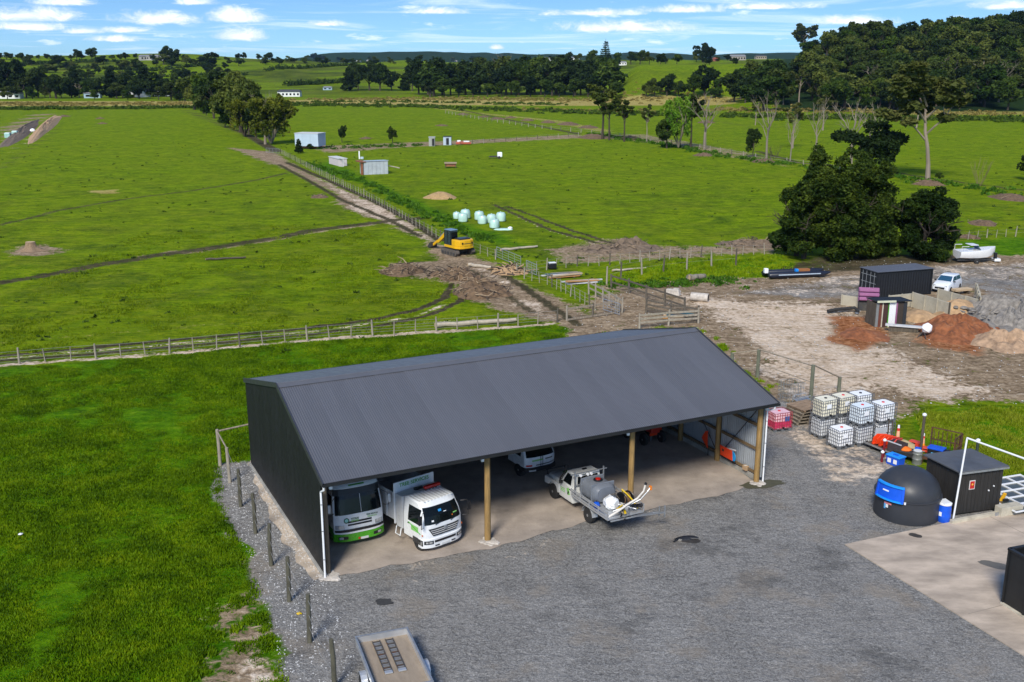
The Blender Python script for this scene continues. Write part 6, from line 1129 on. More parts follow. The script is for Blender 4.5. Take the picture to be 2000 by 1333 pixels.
def planks(name, label, px, py, n, L, rz, seed, cat='timber'):
    t = thing(name, label, cat, at(px, py, 0.), rz); r_ = random.Random(seed)
    for k in range(n): MB().box((r_.uniform(-.3, .3), (k % 5)*.28-.5, .1+.16*(k//5)+r_.uniform(0, .05)), (L*r_.uniform(.7, 1), .24, .1), rz=r_.uniform(-.12, .12), ry=r_.uniform(-.04, .04)).build('plank', PB[r_.randrange(5)], t)
    for x in (-.8, .8): MB().box((x, 0, .02), (.12, 1.6, .1)).build('bearer', darktimber(), t)
planks('plank_pile', 'pile of orange and pale planks beside the track-side fence', 1102, 541, 10, 4.2, R(22), 3); planks('plank_pile', 'grey boards stacked near the top of the rail fence', 1137, 553, 8, 3.8, R(14), 4); planks('plank_pile', 'scattered timber offcuts at the lower end of the rail fence', 1330, 622, 9, 3.0, R(10), 5)
t = thing('white_appliance', 'small dark and white machine part by the plank pile', 'scrap', at(1078, 526, 0.), .3); MB().box((0, 0, .35), (.9, .6, .6)).build('body', black(), t, .1); MB().box((0, 0, .7), (.8, .5, .12)).build('top', white(), t, .05)
def log(name, label, a, b, r_, m, cat='log', group=None, z=0.):
    pa, pb = at(*a, 0.), at(*b, 0.); t = thing(name, label, cat, pa, math.atan2(pb.y-pa.y, pb.x-pa.x), group); L = (pb-pa).length; mb = MB(); mb.tube([(L*k/8, .12*sin(k*1.7), r_+z+.03*sin(k*2.3)) for k in range(9)], [r_*(1-.03*k) for k in range(9)], 10); mb.build('stem', m, t, 0, True); MB().disc((-.01, 0, r_+z), (1, 0, 0), r_*.9, .03, 12).build('cut_end', mat('cut_wood', (.50, .36, .21), .8), t); return t
pw = mat('pale_pole', (.40, .35, .27), .8, var=.2); log('pale_pole', 'long pale pole lying on the ground beyond the metal gate', (978, 491), (1050, 484), .16, pw); log('pale_log', 'long pale log lying along the foot of the wire fence', (850, 641), (1008, 630), .22, pw); log('grey_log', 'short grey log at the grass edge of the dirt yard', (1345, 549), (1376, 546), .33, mat('grey_bark', (.20, .18, .14), .9, var=.3, bump=.02)); log('pale_pole', 'thin pale pole lying in grass above the rail fence', (1196, 531), (1262, 526), .12, pw); log('dark_log', 'thin dark log in the grass left of the excavator', (402, 509), (480, 505), .12, darktimber())
log('pale_log', 'fallen pale branch at the track fork left of the root heaps', (915, 521), (958, 526), .2, pw)
t = thing('concrete_block', 'white concrete chunk on the dirt beside the rail fence', 'concrete block', at(1314, 577, 0.), -.5); MB().box((0, 0, .3), (1.5, .6, .55), taper=.8).build('block', collar, t, .05); MB().box((.3, .1, .62), (.5, .3, .12)).build('chip', collar, t)
t = thing('concrete_pipe', 'short pale concrete pipe lying below the rail fence', 'pipe', at(1366, 589, 0.), -.4); MB().lathe([(.36, -.8), (.4, -.78), (.4, .8), (.36, .82), (.3, .8), (.3, -.78)], 18).build('pipe_wall', collar, t, 0, True, loc=(0, 0, .4), rot=(0, pi/2, 0)); MB().disc((.8, 0, .4), (1, 0, 0), .29, .04, 16).build('bore_shade', black(), t)  # black disc over the pipe mouth stands in for the shade inside
# ---------------- paddock sheds and clutter
bw2 = mat('blue_white_wall', (.42, .52, .62), .5, var=.06, scale=.5, dirt=.2); rustm = mat('rusty_iron', (.24, .09, .04), .8, var=.35); zincw = mat('pale_zinc_wall', (.50, .53, .56), .5, metal=.2, var=.15, scale=1)
def hut(name, label, cat, a, b, dep, h, wall, roof, ribs=4, overhang=.15, door=None, slope=0., base=0.):
    pa, pb = at(*a, 0.), at(*b, 0.); hd = math.atan2(pb.y-pa.y, pb.x-pa.x); L = (pb-pa).length; t = thing(name, label, cat, pa, hd)
    for i in range(ribs): MB().box((L*(i+.5)/ribs, 0, base+h/2), (L/ribs-.04, .06, h)).build('wall_panel', wall, t)
    MB().box((.0, dep/2, base+h/2), (.06, dep, h)).build('side_wall', wall, t); MB().box((L, dep/2, base+h/2), (.06, dep, h)).build('side_wall', wall, t); MB().box((L/2, dep, base+h/2), (L, .06, h)).build('back_wall', wall, t)
    MB().box((L/2, dep/2, base+h+.06), (L+overhang*2, dep+overhang*2, .1), rx=slope).build('roof', roof, t)
    if door: MB().box((L*door[0], -.05, h*.45), (L*door[1], .06, h*.8)).build('door', door[2], t)
    if base: MB().box((L/2, dep/2, base*.6), (L*.8, dep*.7, base*.6)).build('chassis', rustm, t)
    return t, L
hut('box_body_shed', 'tall pale blue box body used as a shed beside the willow', 'shed', (577, 291), (622, 292), 4.5, 3.2, bw2, whiteg(), 3, base=.7); 
t, L = hut('panel_shed', 'white panelled shed with rusty roof edge in the middle paddock', 'shed', (712, 342), (758, 340), 3.0, 2.5, zincw, mat('pale_blue_roof', (.40, .48, .56), .4), 6, slope=-.05); MB().box((-.3, 1.4, 2.55), (1.2, 3.2, .2)).build('rusty_lean', rustm, t); MB().box((-.45, .1, 1.2), (.5, .1, 2.4)).build('rusty_door', rustm, t); MB().tube([(L, 1, 1.6), (L+2.6, .5, 1.0)], .12, 6).build('leaning_pole', pw, t)
t, L = hut('calf_shelter', 'low white open-ended shelter left of the panelled shed', 'shelter', (643, 320), (662, 325), 1.8, 1.5, mat('pinkish_white', (.58, .52, .52), .6), whiteg(), 3); MB().bar((L, 0, 0), (L+1.8, .4, 0), .1).build('frame_rail', whiteg(), t); MB().bar((L+1.8, .4, 0), (L+1.8, .4, 1.8), .12).build('frame_post', whiteg(), t); MB().bar((L, 0, 1.75), (L+1.8, .4, 1.8), .12).build('frame_rail', whiteg(), t)
hut('grey_hut', 'narrow grey hut with a dark opening at the paddock lane', 'hut', (838, 286), (849, 286), 1.6, 2.3, mat('hut_grey', (.32, .33, .30), .7), greyp, 2, door=(.75, .4, black())); hut('privy_hut', 'small pale blue hut with a dark door at the paddock lane', 'hut', (866, 284), (881, 284), 1.8, 2.2, mat('hut_blue', (.42, .50, .60), .5), chassis, 3, door=(.55, .35, black()))
c0 = at(905, 283, 0.); t = thing('scrap_car', 'low red and white wreck beside the pale blue hut', 'car', c0, 0.1); mb = MB(); hull(mb, [(-2., .8, .7, .2, .7), (-1, .85, .8, .2, .9), (1, .85, .8, .2, .9), (2., .8, .7, .2, .65)]); mb.build('body', mat('faded_red3', (.4, .08, .04), .5), t); MB().box((.8, -.6, .9), (1.6, .5, .3)).build('white_panel', whp, t); MB().box((-1.2, 0, 1.0), (.9, 1, .4)).build('cabin', whp, t)
c0 = at(880, 328, 0.); t = thing('hay_feeder', 'low brown roofed hay feeder standing in the paddock', 'feeder', c0, R(4)); MB().box((0, 0, 1.0), (2.6, 1.5, .12), rx=.08).build('roof', mat('feeder_tan', (.33, .25, .15), .8), t); MB().box((0, 0, .55), (2.2, 1.0, .5)).build('rack', rustm, t)
for x in (-1.1, 1.1): MB().box((x, 0, .45), (.12, 1.1, .9)).build('leg', darktimber(), t)
c0 = at(971, 310, 0.); t = thing('farm_cart', 'small white and dark cart in the middle paddock', 'cart', c0, R(8)); MB().box((.6, 0, .9), (1.1, 1.0, 1.1)).build('white_tank', whp, t, .15); MB().box((-.9, 0, .45), (1.9, .9, .25)).build('deck', chassis, t); 
for y in (-.55, .55): MB().disc((.4, y, .3), (0, 1, 0), .3, .15, 14).build('wheel', rubber(), t)
c0 = at(702, 311, 0.); t = thing('white_post_tank', 'thin white upright pipe stand in the paddock', 'post', c0); MB().box((0, 0, .9), (.25, .25, 1.8)).build('shaft', whp, t); MB().box((.6, 0, .25), (.7, .5, .5)).build('float_box', bw2, t)
for k, (px, py) in enumerate(((16, 270), (30, 266))):
    t = thing('silage_tank', ['pale teal wrapped cube left of its twin beside the far left trench', 'pale teal wrapped cube right of its twin beside the far left trench'][k], 'tank', at(px, py, 0.), .1, 'pale teal cubes'); MB().box((0, 0, .75), (1.6, 1.5, 1.5)).build('body', mat('pale_teal', (.32, .52, .48), .4), t, .12); MB().box((0, 0, 1.52), (1.3, 1.2, .08)).build('top', whp, t)
t = thing('white_boulder_bag', 'bright white bag on the spoil beside the far left trench', 'bag', at(64, 258, 0.)); MB().lathe([(.7, 0), (.9, .4), (.6, .9), (.1, 1.1)], 9).build('bag', whp, t); MB().box((1.2, 0, .2), (1., .4, .3)).build('flap', whp, t)
# ---------------- fences
postm = mat('fence_post', (.30, .265, .21), .85, var=.3, scale=2, stretch=(4, 4, .8), dirt=.3, dirtcol=(.10, .11, .06)); postd = mat('fence_post_dark', (.10, .085, .065), .85, var=.35, scale=2, stretch=(4, 4, .8)); wirem = mat('fence_wire', (.32, .31, .29), .5, metal=.4)
_pm = {}
def post_mesh(r_, h, m, n=7):
    k = (r_, h, m.name)
    if k not in _pm: mb = MB(); mb.tube([(0, 0, -.15), (0, 0, h*.6), (0, 0, h)], [r_*1.05, r_, r_*.85], n); _pm[k] = mb.mesh('post', m, n > 6)
    return _pm[k]
def poly_len(P):
    return [0]+list(np.cumsum([(P[i+1]-P[i]).length for i in range(len(P)-1)]))
def sample(P, Ls, s):
    for i in range(len(P)-1):
        if s <= Ls[i+1] or i == len(P)-2: q = (s-Ls[i])/(Ls[i+1]-Ls[i]); return P[i].lerp(P[i+1], q)
def fence(label, px, spacing, h, r_=.05, wires=(.3, .6, .9), every=4, battens=True, rail=False, seed=1, m=None, name='wire_fence', cat='fence', lean=.07, wr=.008):
    P = [at(x, y, 0.) for x, y in px]; Ls = poly_len(P); L = Ls[-1]; n = max(1, round(L/spacing)); t = thing(name, label, cat, P[0]); r2 = random.Random(seed); pts = []
    for i in range(n+1):
        p = sample(P, Ls, L*i/n)-P[0]; big = (i % every == 0) or not battens; me = post_mesh(r_ if big else r_*.62, 1.0, (m or postm) if (big and r2.random() < .6) or m else (postd if big else postm), 8 if big else 5)
        o = inst('post' if big else 'batten', me, t, (p.x, p.y, 0), (r2.uniform(-lean, lean), r2.uniform(-lean, lean), r2.random()*6), (1, 1, h*r2.uniform(.93, 1.07)*(1.08 if big else .95))); pts.append(p)
    for w in wires:
        mb = MB(); mb.tube([(p.x, p.y, h*w+r2.uniform(-.02, .02)) for p in pts], wr, 3); mb.build('wire', wirem, t)
    if rail:
        for z in rail:
            for i in range(n): a, b = pts[i], pts[i+1]; MB().bar((a.x, a.y-.06, h*z), (b.x, b.y-.06, h*z), .045, .15).build('rail', m or timber(), t)
    return t
F1 = [(-120, 729), (0, 716), (130, 705), (270, 696), (420, 681), (560, 668), (700, 657), (850, 648), (1000, 638), (1088, 631)]
fence('long wire fence with weathered battens across the field behind the shed', F1, 1.75, 1.12, .075, (.25, .45, .65, .92), 3, wr=.012)
fence('wire fence running beside the farm track up to the far willow', [(548, 300), (600, 328), (660, 360), (720, 389), (800, 436), (860, 468), (930, 494), (968, 507)], 1.9, 1.15, .07, (.3, .6, .9), 4, wr=.01, seed=2)
fence('short wire fence between the excavator and the rail fence', [(1024, 545), (1070, 556), (1110, 577), (1162, 606)], 1.2, 1.15, .06, (.3, .6, .92), 4, seed=3, wr=.012); fence('field bank wire fence left of the big dark trees', [(1010, 536), (1100, 523), (1185, 517), (1300, 506), (1420, 499), (1535, 496)], 1.3, 1.15, .07, (.3, .6, .92), 3, seed=4, wr=.01)
fence('pale wire fence in the paddock above the white boat', [(1872, 470), (1920, 466), (1960, 463), (2040, 458)], 1.5, 1.1, .07, (.4, .8), 3, seed=5); fence('thin fence following the left edge of the lane to the huts', [(900, 284), (960, 279), (1060, 271), (1130, 266)], 4.5, 1.1, .09, (.5, .9), 1, False, seed=6, wr=.02)
fence('far fence line running from the lane up to the reed bed', [(870, 222), (960, 238), (1060, 252), (1160, 262), (1300, 280), (1480, 312), (1640, 335)], 6., 1.2, .11, (.5, .9), 1, False, seed=7, wr=.025)
fence('dark timber post and rail fence leading to the stockyard', [(1194, 563), (1235, 576), (1280, 592), (1337, 611)], 2.6, 1.35, .10, (), 1, False, rail=(.45, .9), seed=8, name='rail_fence', m=postd); fence('pale post and rail stockyard fence behind the shed ridge', [(1249, 642), (1300, 637), (1364, 633)], 2.2, 1.25, .09, (), 1, False, rail=(.4, .65, .9), seed=9, name='rail_fence', m=postm)
fence('short pale rail gate fence across the farm track end', [(1107, 628), (1160, 620), (1205, 613)], 2.4, 1.2, .09, (), 1, False, rail=(.12, .9), seed=10, name='rail_fence')
# posts along the gravel strip at the left of the shed
P8 = [(430, 910, 833), (449, 943, 869), (470, 990, 910), (499, 1042, 957), (530, 1105, 1016), (565, 1175, 1080), (605, 1255, 1153), (653, 1345, 1240)]
P = [at(x, y, 0.) for x, y, _ in P8]; t = thing('strip_fence', 'row of short thick timber posts with sagging wires beside the black wall', 'fence', P[0]); tops = []
for k, ((x, y, tp), p) in enumerate(zip(P8, P)):
    d = px_dir(x-3, tp); h = min(2.3, CAMZ+p.y/d[1]*d[2]); q = p-P[0]; h *= .92
    o = MB(); o.tube([(0, 0, -.1), (rnd.uniform(-.03, .03), 0, h*.6), (rnd.uniform(-.05, .05), 0, h)], [.095, .09, .08], 10); o.build('post', postm if k < 2 else mat('mossy_post', (.085, .08, .055), .9, var=.4, scale=2, stretch=(3, 3, .8), bump=.01), t, 0, True, loc=(q.x, q.y, 0)); tops.append(Vector((q.x, q.y, h)))
for f_, sag in ((.9, .1), (.6, .3), (.35, .35)):
    mb = MB()
    for a, b in zip(tops[1:-1], tops[2:]): mb.tube([(a.x, a.y, a.z*f_), ((a.x+b.x)/2, (a.y+b.y)/2, a.z*f_-sag), (b.x, b.y, b.z*f_)], .009, 4)
    mb.build('wire', wirem, t)
b = at(489, 905, 0.)-P[0]; MB().tube([(0, 0, tops[0].z-.1), (b.x, b.y+.9, tops[0].z-.12)], .05, 8).build('top_rail', timber(), t, 0, True); MB().tube([(0, 0, tops[0].z-.15), tuple(tops[1]-Vector((0, 0, .1)))], .04, 8).build('strut', timber(), t)
# yard fence right of the shed
Q = [(1428, 748, 692), (1479, 738, 683), (1583, 783, 711), (1637, 763, 742)]; Q = [(1428, 735, 690), (1479, 738, 683), (1583, 784, 713), (1638, 765, 743)]
P = [at(x, y, 0.) for x, y, _ in Q]; t = thing('yard_fence', 'thick timber posts with pale top rails behind the white totes', 'fence', P[0]); tops = []
for k, ((x, y, tp), p) in enumerate(zip(Q, P)):
    d = px_dir(x, tp); h = min(2.6, max(1., CAMZ+p.y/d[1]*d[2])); q = p-P[0]; MB().tube([(0, 0, -.1), (0, 0, h)], [.13, .12], 12).build('post', mat('green_grey_post', (.13, .14, .10), .85, var=.3, scale=2, stretch=(3, 3, .8)), t, 0, True, loc=(q.x, q.y, 0)); tops.append(Vector((q.x, q.y, h)))
for a, b, f_ in ((0, 1, .95), (1, 2, .97), (1, 2, .52), (2, 3, .92), (0, 1, .35)):
    mb = MB(); mb.tube([tops[a]*1 if f_ > .9 else Vector((tops[a].x, tops[a].y, tops[a].z*f_)), Vector((tops[b].x, tops[b].y, tops[b].z*(f_ if f_ < .9 else .97)))], .045 if f_ > .6 else .03, 8); mb.build('rail', timber(), t, 0, True)
t, q = None, None
# metal gates
def gate(label, a, b, h):
    pa, pb = at(*a, 0.), at(*b, 0.); t = thing('metal_gate', label, 'gate', pa, math.atan2(pb.y-pa.y, pb.x-pa.x)); L = (pb-pa).length
    mb = MB(); mb.tube([(0, 0, .15), (0, 0, h), (L, 0, h), (L, 0, .15), (0, 0, .15)], .035, 6); mb.build('frame', steel(), t)
    for k in range(1, 4): MB().tube([(0, 0, .15+(h-.15)*k/4), (L, 0, .15+(h-.15)*k/4)], .02, 5).build('bar', steel(), t)
    for k in range(1, 4): MB().bar((L*k/4, 0, .15), (L*k/4, 0, h), .03).build('stay', steel(), t)
fence('second dark rail fence of the stockyard nearest the dirt yard', [(1262, 612), (1300, 620), (1362, 630)], 2.2, 1.3, .09, (), 1, False, rail=(.35, .62, .9), seed=14, name='rail_fence', m=postd); fence('timber rails running down from the plank pile to the track gate', [(1150, 575), (1180, 590), (1215, 612)], 1.6, 1.25, .08, (), 1, False, rail=(.5, .9), seed=15, name='rail_fence', m=postm); fence('tall pale posts with wire between the rail fence and the field bank', [(1185, 556), (1215, 545), (1310, 530), (1437, 520)], 3.2, 1.7, .09, (.5, .9), 1, False, seed=16)
gate('grey metal farm gate standing open beyond the excavator', (970, 504), (1017, 524), 1.25); gate('second grey metal gate leaning against the fence by the plank pile', (1028, 531), (1048, 540), 1.2); gate('low pale gate at the willow end of the farm track', (520, 299), (546, 301), 1.2); gate('metal gate near the left end of the stockyard rails', (1178, 608), (1210, 618), 1.1)
# ---------------- trees
FO = dict(
 dark=foliage('foliage_dark', [(.008, .022, .003), (.036, .066, .008), (.12, .165, .022)], .5),
 olive=foliage('foliage_olive', [(.014, .026, .005), (.065, .09, .014), (.17, .19, .035)], .4),
 near=foliage('foliage_near', [(.003, .009, .002), (.016, .036, .004), (.09, .125, .012)], .6), mid=foliage('foliage_mid', [(.004, .014, .002), (.028, .06, .005), (.13, .19, .018)], .5),
 black=foliage('foliage_black', [(.005, .014, .004), (.022, .042, .008), (.075, .11, .018)], .5),
 willow=foliage('foliage_willow', [(.05, .07, .008), (.18, .20, .018), (.32, .32, .04)], .6, tr=.3),
 brightg=foliage('foliage_bright', [(.03, .09, .006), (.09, .20, .012), (.20, .33, .03)], .6, tr=.3),
 gum=foliage('foliage_gum', [(.02, .032, .008), (.07, .085, .018), (.16, .16, .045)], .5), pale=foliage('foliage_pale', [(.10, .09, .06), (.24, .21, .15), (.40, .36, .27)], .6))
bark = mat('bark_dark', (.055, .042, .03), .9, var=.4, scale=2, stretch=(4, 4, .8)); barkp = mat('bark_pale', (.22, .185, .14), .85, var=.3, scale=2, stretch=(3, 3, .8)); barkg = mat('bark_gum', (.27, .22, .17), .85, var=.3, scale=1.2, stretch=(3, 3, .6))
def leaves(lobes, n, size, seed, flat=.0, squash=1., stretch=1.8):
    r_ = np.random.RandomState(seed); L = np.array([l[:3] for l in lobes]); Rr = np.array([l[3:6] if len(l) > 5 else (l[3], l[3], l[3]*.8) for l in lobes]); w = (Rr[:, 0]*Rr[:, 1]+Rr[:, 0]*Rr[:, 2]); w = w/w.sum(); idx = r_.choice(len(lobes), n, p=w)
    d = r_.normal(size=(n, 3)); d[:, 2] = d[:, 2]*.9+.25; d /= np.linalg.norm(d, axis=1)[:, None]; q = r_.uniform(.55, 1.03, n)**.6
    # clumps: leaves gather round a few hundred twig ends
    nc = max(20, n//14); ci = r_.randint(0, nc, n); cd_ = r_.normal(size=(nc, 3)); cd_[:, 2] = cd_[:, 2]*.9+.3; cd_ /= np.linalg.norm(cd_, axis=1)[:, None]; cl = r_.choice(len(lobes), nc, p=w); cq = r_.uniform(.6, 1.05, nc)
    use = r_.rand(n) < .84; base = np.where(use[:, None], L[cl[ci]]+cd_[ci]*Rr[cl[ci]]*cq[ci][:, None]+r_.normal(size=(n, 3))*np.mean(Rr)*.12, L[idx]+d*Rr[idx]*q[:, None]); base[:, 2] *= squash
    a = r_.normal(size=(n, 3)); a[:, 2] *= .6; a /= np.linalg.norm(a, axis=1)[:, None]; nrm = d+r_.normal(size=(n, 3))*.6; b = np.cross(a, nrm); b /= np.linalg.norm(b, axis=1)[:, None]+1e-9; s = size*r_.uniform(.5, 1.25, n)[:, None]
    a = a*s*stretch*.5; b = b*s*.5; V = np.stack([base-a, base+b, base+a, base-b], 1).reshape(-1, 3); F = np.arange(n*4).reshape(n, 4); return V, F
def branches(mb, p, d, L, r_, depth, rr, spread=.6, up=.15, nb=3, seg=6, ends=None):
    q = p+d*L*.5+Vector((rr.uniform(-1, 1), rr.uniform(-1, 1), rr.uniform(-.3, .5)))*L*.07; e = p+d*L+Vector((0, 0, L*.05)); mb.tube([p, q, e], [r_, r_*.8, r_*.6], seg if depth > 1 else 4)
    if ends is not None: ends.append(e)
    if depth == 0: return
    for k in range(nb):
        v = Vector((rr.gauss(0, 1), rr.gauss(0, 1), rr.gauss(0, .6))); v = (d+v*spread+Vector((0, 0, up))).normalized(); s = p+(e-p)*rr.uniform(.55, 1.); branches(mb, s, v, L*rr.uniform(.55, .8), r_*.58, depth-1, rr, spread, up, nb, seg, ends)
def proto(kind, seed):   # unit-height trees
    rr = random.Random(seed); mb = MB(); lobes = []; th = .04
    if kind == 'round':
        for k in range(11): a = rr.random()*6.28; q = rr.random()**.5*.26; z = rr.uniform(.28, .82); q *= 1.25-.9*abs(z-.5); lobes.append((cos(a)*q, sin(a)*q, z, .17*rr.uniform(.8, 1.25), .17*rr.uniform(.8, 1.2), .13*rr.uniform(.8, 1.2)))
        mb.tube([(0, 0, -.02), (.01, 0, .3), (0, .01, .6)], [.03, .022, .01], 6); 
        for k in range(3): branches(mb, Vector((0, 0, .2+.1*k)), Vector((cos(k*2.1), sin(k*2.1), .9)).normalized(), .25, .012, 1, rr)
    elif kind == 'wide':
        for k in range(13): a = rr.random()*6.28; q = rr.random()**.5*.42; lobes.append((cos(a)*q, sin(a)*q, rr.uniform(.42, .85)-q*.35, .2*rr.uniform(.7, 1.2), .2, .10*rr.uniform(.8, 1.3)))
        mb.tube([(0, 0, -.02), (.02, 0, .25), (0, .01, .5)], [.045, .03, .015], 6)
        for k in range(4): branches(mb, Vector((0, 0, .2)), Vector((cos(k*1.6), sin(k*1.6), .8)).normalized(), .32, .016, 1, rr)
    elif kind == 'cone':
        for k in range(12): z = .12+.8*k/12; w = .27*(1-z)**.75+.03; a = k*2.4; lobes.append((cos(a)*w*.35, sin(a)*w*.35, z, w, w, .07))
        mb.tube([(0, 0, -.02), (0, 0, .96)], [.022, .004], 6)
    elif kind == 'norfolk':
        for k in range(11): z = .10+.82*k/11; w = .24*(1-z)+.03; 
        for k in range(13):
            z = .1+.84*k/13; w = .26*(1-z)**.8+.02
            for j in range(5): a = j*1.257+k*.6; lobes.append((cos(a)*w*.55, sin(a)*w*.55, z, w*.5, w*.5, .014))
        mb.tube([(0, 0, -.02), (0, 0, 1.)], [.02, .004], 6)
    elif kind in ('gum', 'thin'):
        ends = []; 
        if kind == 'gum':
            mb.tube([(0, 0, -.02), (.01, 0, .15), (.035, .01, .3), (.06, .0, .44), (.075, 0, .62)], [.021, .015, .013, .011, .007], 8)
            for k in range(7): branches(mb, Vector((.05+.003*k, 0, .36+.05*k)), Vector((cos(k*2.2), sin(k*2.2), 1.1)).normalized(), .2, .009, 2, rr, .45, .25, 2, 5, ends)
            ends = [e for e in ends if e.z > .45]
        else:
            mb.tube([(0, 0, -.02), (.01, 0, .3), (.0, .02, .6)], [.02, .014, .008], 6)
            for k in range(5): branches(mb, Vector((0, 0, .38+.06*k)), Vector((cos(k*2.4)*.8, sin(k*2.4)*.8, 1.2)).normalized(), .2, .008, 1, rr, .4, .3, 2, 4, ends)
        for e in ends: lobes.append((e.x, e.y, e.z, .055, .055, .03))
    elif kind == 'willow':
        ends = []
        for k in range(6): a = k*1.05+rr.uniform(-.2, .2); branches(mb, Vector((0, 0, .02)), Vector((cos(a)*.55, sin(a)*.55, 1)).normalized(), .38, .022, 2, rr, .38, .3, 3, 5, ends)
        for e in ends[::1]: lobes.append((e.x, e.y, e.z, .10, .10, .08))
        for k in range(5): a = k*1.3; lobes.append((cos(a)*.3, sin(a)*.3, .3, .12, .12, .14))
    elif kind == 'bare':
        mb.tube([(0, 0, -.02), (.015, 0, .25), (-.01, .01, .45)], [.024, .018, .013], 6)
        for k in range(6): branches(mb, Vector((0, 0, .25+.05*k)), Vector((cos(k*2.4)*.7, sin(k*2.4)*.7, 1.1)).normalized(), .24, .009, 3, rr, .42, .2, 2, 4)
    elif kind == 'shrub':
        for k in range(9): a = rr.random()*6.28; branches(mb, Vector((cos(a)*.04, sin(a)*.04, 0)), Vector((cos(a)*.4, sin(a)*.4, 1)).normalized(), .5, .010, 2, rr, .25, .3, 2, 4)
    return mb, lobes
_tp = {}
def tproto(kind, fol, bk, n, size, seed, key=None):
    k = key or (kind, fol, seed)
    if k not in _tp:
        mb, lobes = proto(kind, seed); tm = mb.mesh('trunk', bk, False); cm_ = None
        if lobes and n: V, F = leaves(lobes, n, size, seed+1); cm_ = npmesh('crown', V, F, FO[fol], 4)
        _tp[k] = (tm, cm_)
    return _tp[k]
def tree(p, h, pr, name='tree', label='', cat='tree', group=None, wide=1., rz=None):
    t = thing(name, label, cat, p, rnd.random()*6.28 if rz is None else rz, group); tm, cm_ = pr
    inst('trunk', tm, t, sc=(h*wide, h*wide, h)); 
    if cm_: inst('crown', cm_, t, sc=(h*wide, h*wide, h))
    return t
def tree_px(px, py, top, pr, **k):
    p = at(px, py); d = px_dir(px, top); h = CAMZ+p.y/d[1]*d[2]-p.z; return tree(p, h, pr, **k)
# big near cluster, built with its own crowns
def big_tree(px, py, lobes, n, size, fol, label, seed, trunks):
    c = at(px, py, 0.); t = thing('evergreen_tree', label, 'tree', c); mb = MB(); rr = random.Random(seed)
    for (x, y, h) in trunks:
        mb.tube([(x, y, -.1), (x+.1, y, h*.4), (x*1.2, y, h*.8)], [.32, .24, .1], 8)
        for k in range(5): branches(mb, Vector((x*1.05, y, h*(.25+.1*k))), Vector((cos(k*2.3), sin(k*2.3), .8)).normalized(), 2.2, .1, 2, rr)
    mb.build('trunk', bark, t); V, F = leaves(lobes, n, size, seed, stretch=1.5); link('crown', npmesh('crown', V, F, FO[fol], 4), t)
def blob(cx, cy, cz, rx, ry, rz, n, r_, rr):
    out = []
    for k in range(n):
        d = Vector((rr.gauss(0, 1), rr.gauss(0, 1), rr.gauss(0, 1))).normalized()*rr.random()**.33; s = r_*rr.uniform(.7, 1.25); out.append((cx+d.x*rx, cy+d.y*ry, cz+d.z*rz, s, s, s*.72))
    return out
rr = random.Random(5)
# metres per pixel at that range is about 0.057
big_tree(1640, 506, blob(-.3, .5, 6.4, 5.6, 3.6, 4.6, 70, 1.3, rr)+blob(-2.6, .3, 9.3, 2.0, 1.8, 1.3, 9, .95, rr)+blob(2.6, .3, 9.6, 2.0, 1.8, 1.2, 9, .95, rr)+blob(2.2, .5, 3.0, 3.6, 3, 2.6, 18, 1.25, rr)+blob(-1., -.4, 1.6, 4.6, 2.4, 1.1, 20, 1.0, rr)+blob(-4.6, 0, 4.4, 2.4, 2, 3.2, 10, .9, rr)+blob(-.6, 1, 11.4, 3.0, 2.0, 1.0, 9, .9, rr)+blob(3.6, .6, 9.4, 1.8, 1.5, 1.0, 6, .8, rr), 120000, .20, 'near', 'largest dark evergreen tree beside the black container', 7, [(-1.2, 0, 9), (2., .5, 8), (-4, .2, 5)])
big_tree(1560, 500, blob(-.6, 0, 3.6, 2.6, 2., 3.0, 22, 1.0, rr)+blob(-1.6, 0, 1.6, 1.6, 1.5, 1.2, 8, .8, rr), 16000, .24, 'dark', 'lower evergreen tree on the left flank of the big dark tree', 8, [(-.3, 0, 4)])
big_tree(1716, 500, blob(.2, .4, 4.2, 1.8, 2.2, 3.3, 18, 1.0, rr)+blob(.4, 0, 1.4, 2.2, 2., 1., 10, .9, rr), 18000, .25, 'dark', 'narrow evergreen tree between the largest tree and the right one', 9, [(0, 0, 7)])
big_tree(1812, 508, blob(0, .5, 4.2, 3., 2.8, 3.3, 30, 1.05, rr)+blob(.4, .3, 6.8, 1.6, 1.4, .8, 6, .8, rr)+blob(0, 0, 1.4, 3., 2.2, 1., 14, .9, rr), 46000, .20, 'near', 'separate round evergreen tree just left of the white boat', 10, [(-.6, 0, 5), (.8, .2, 5)])
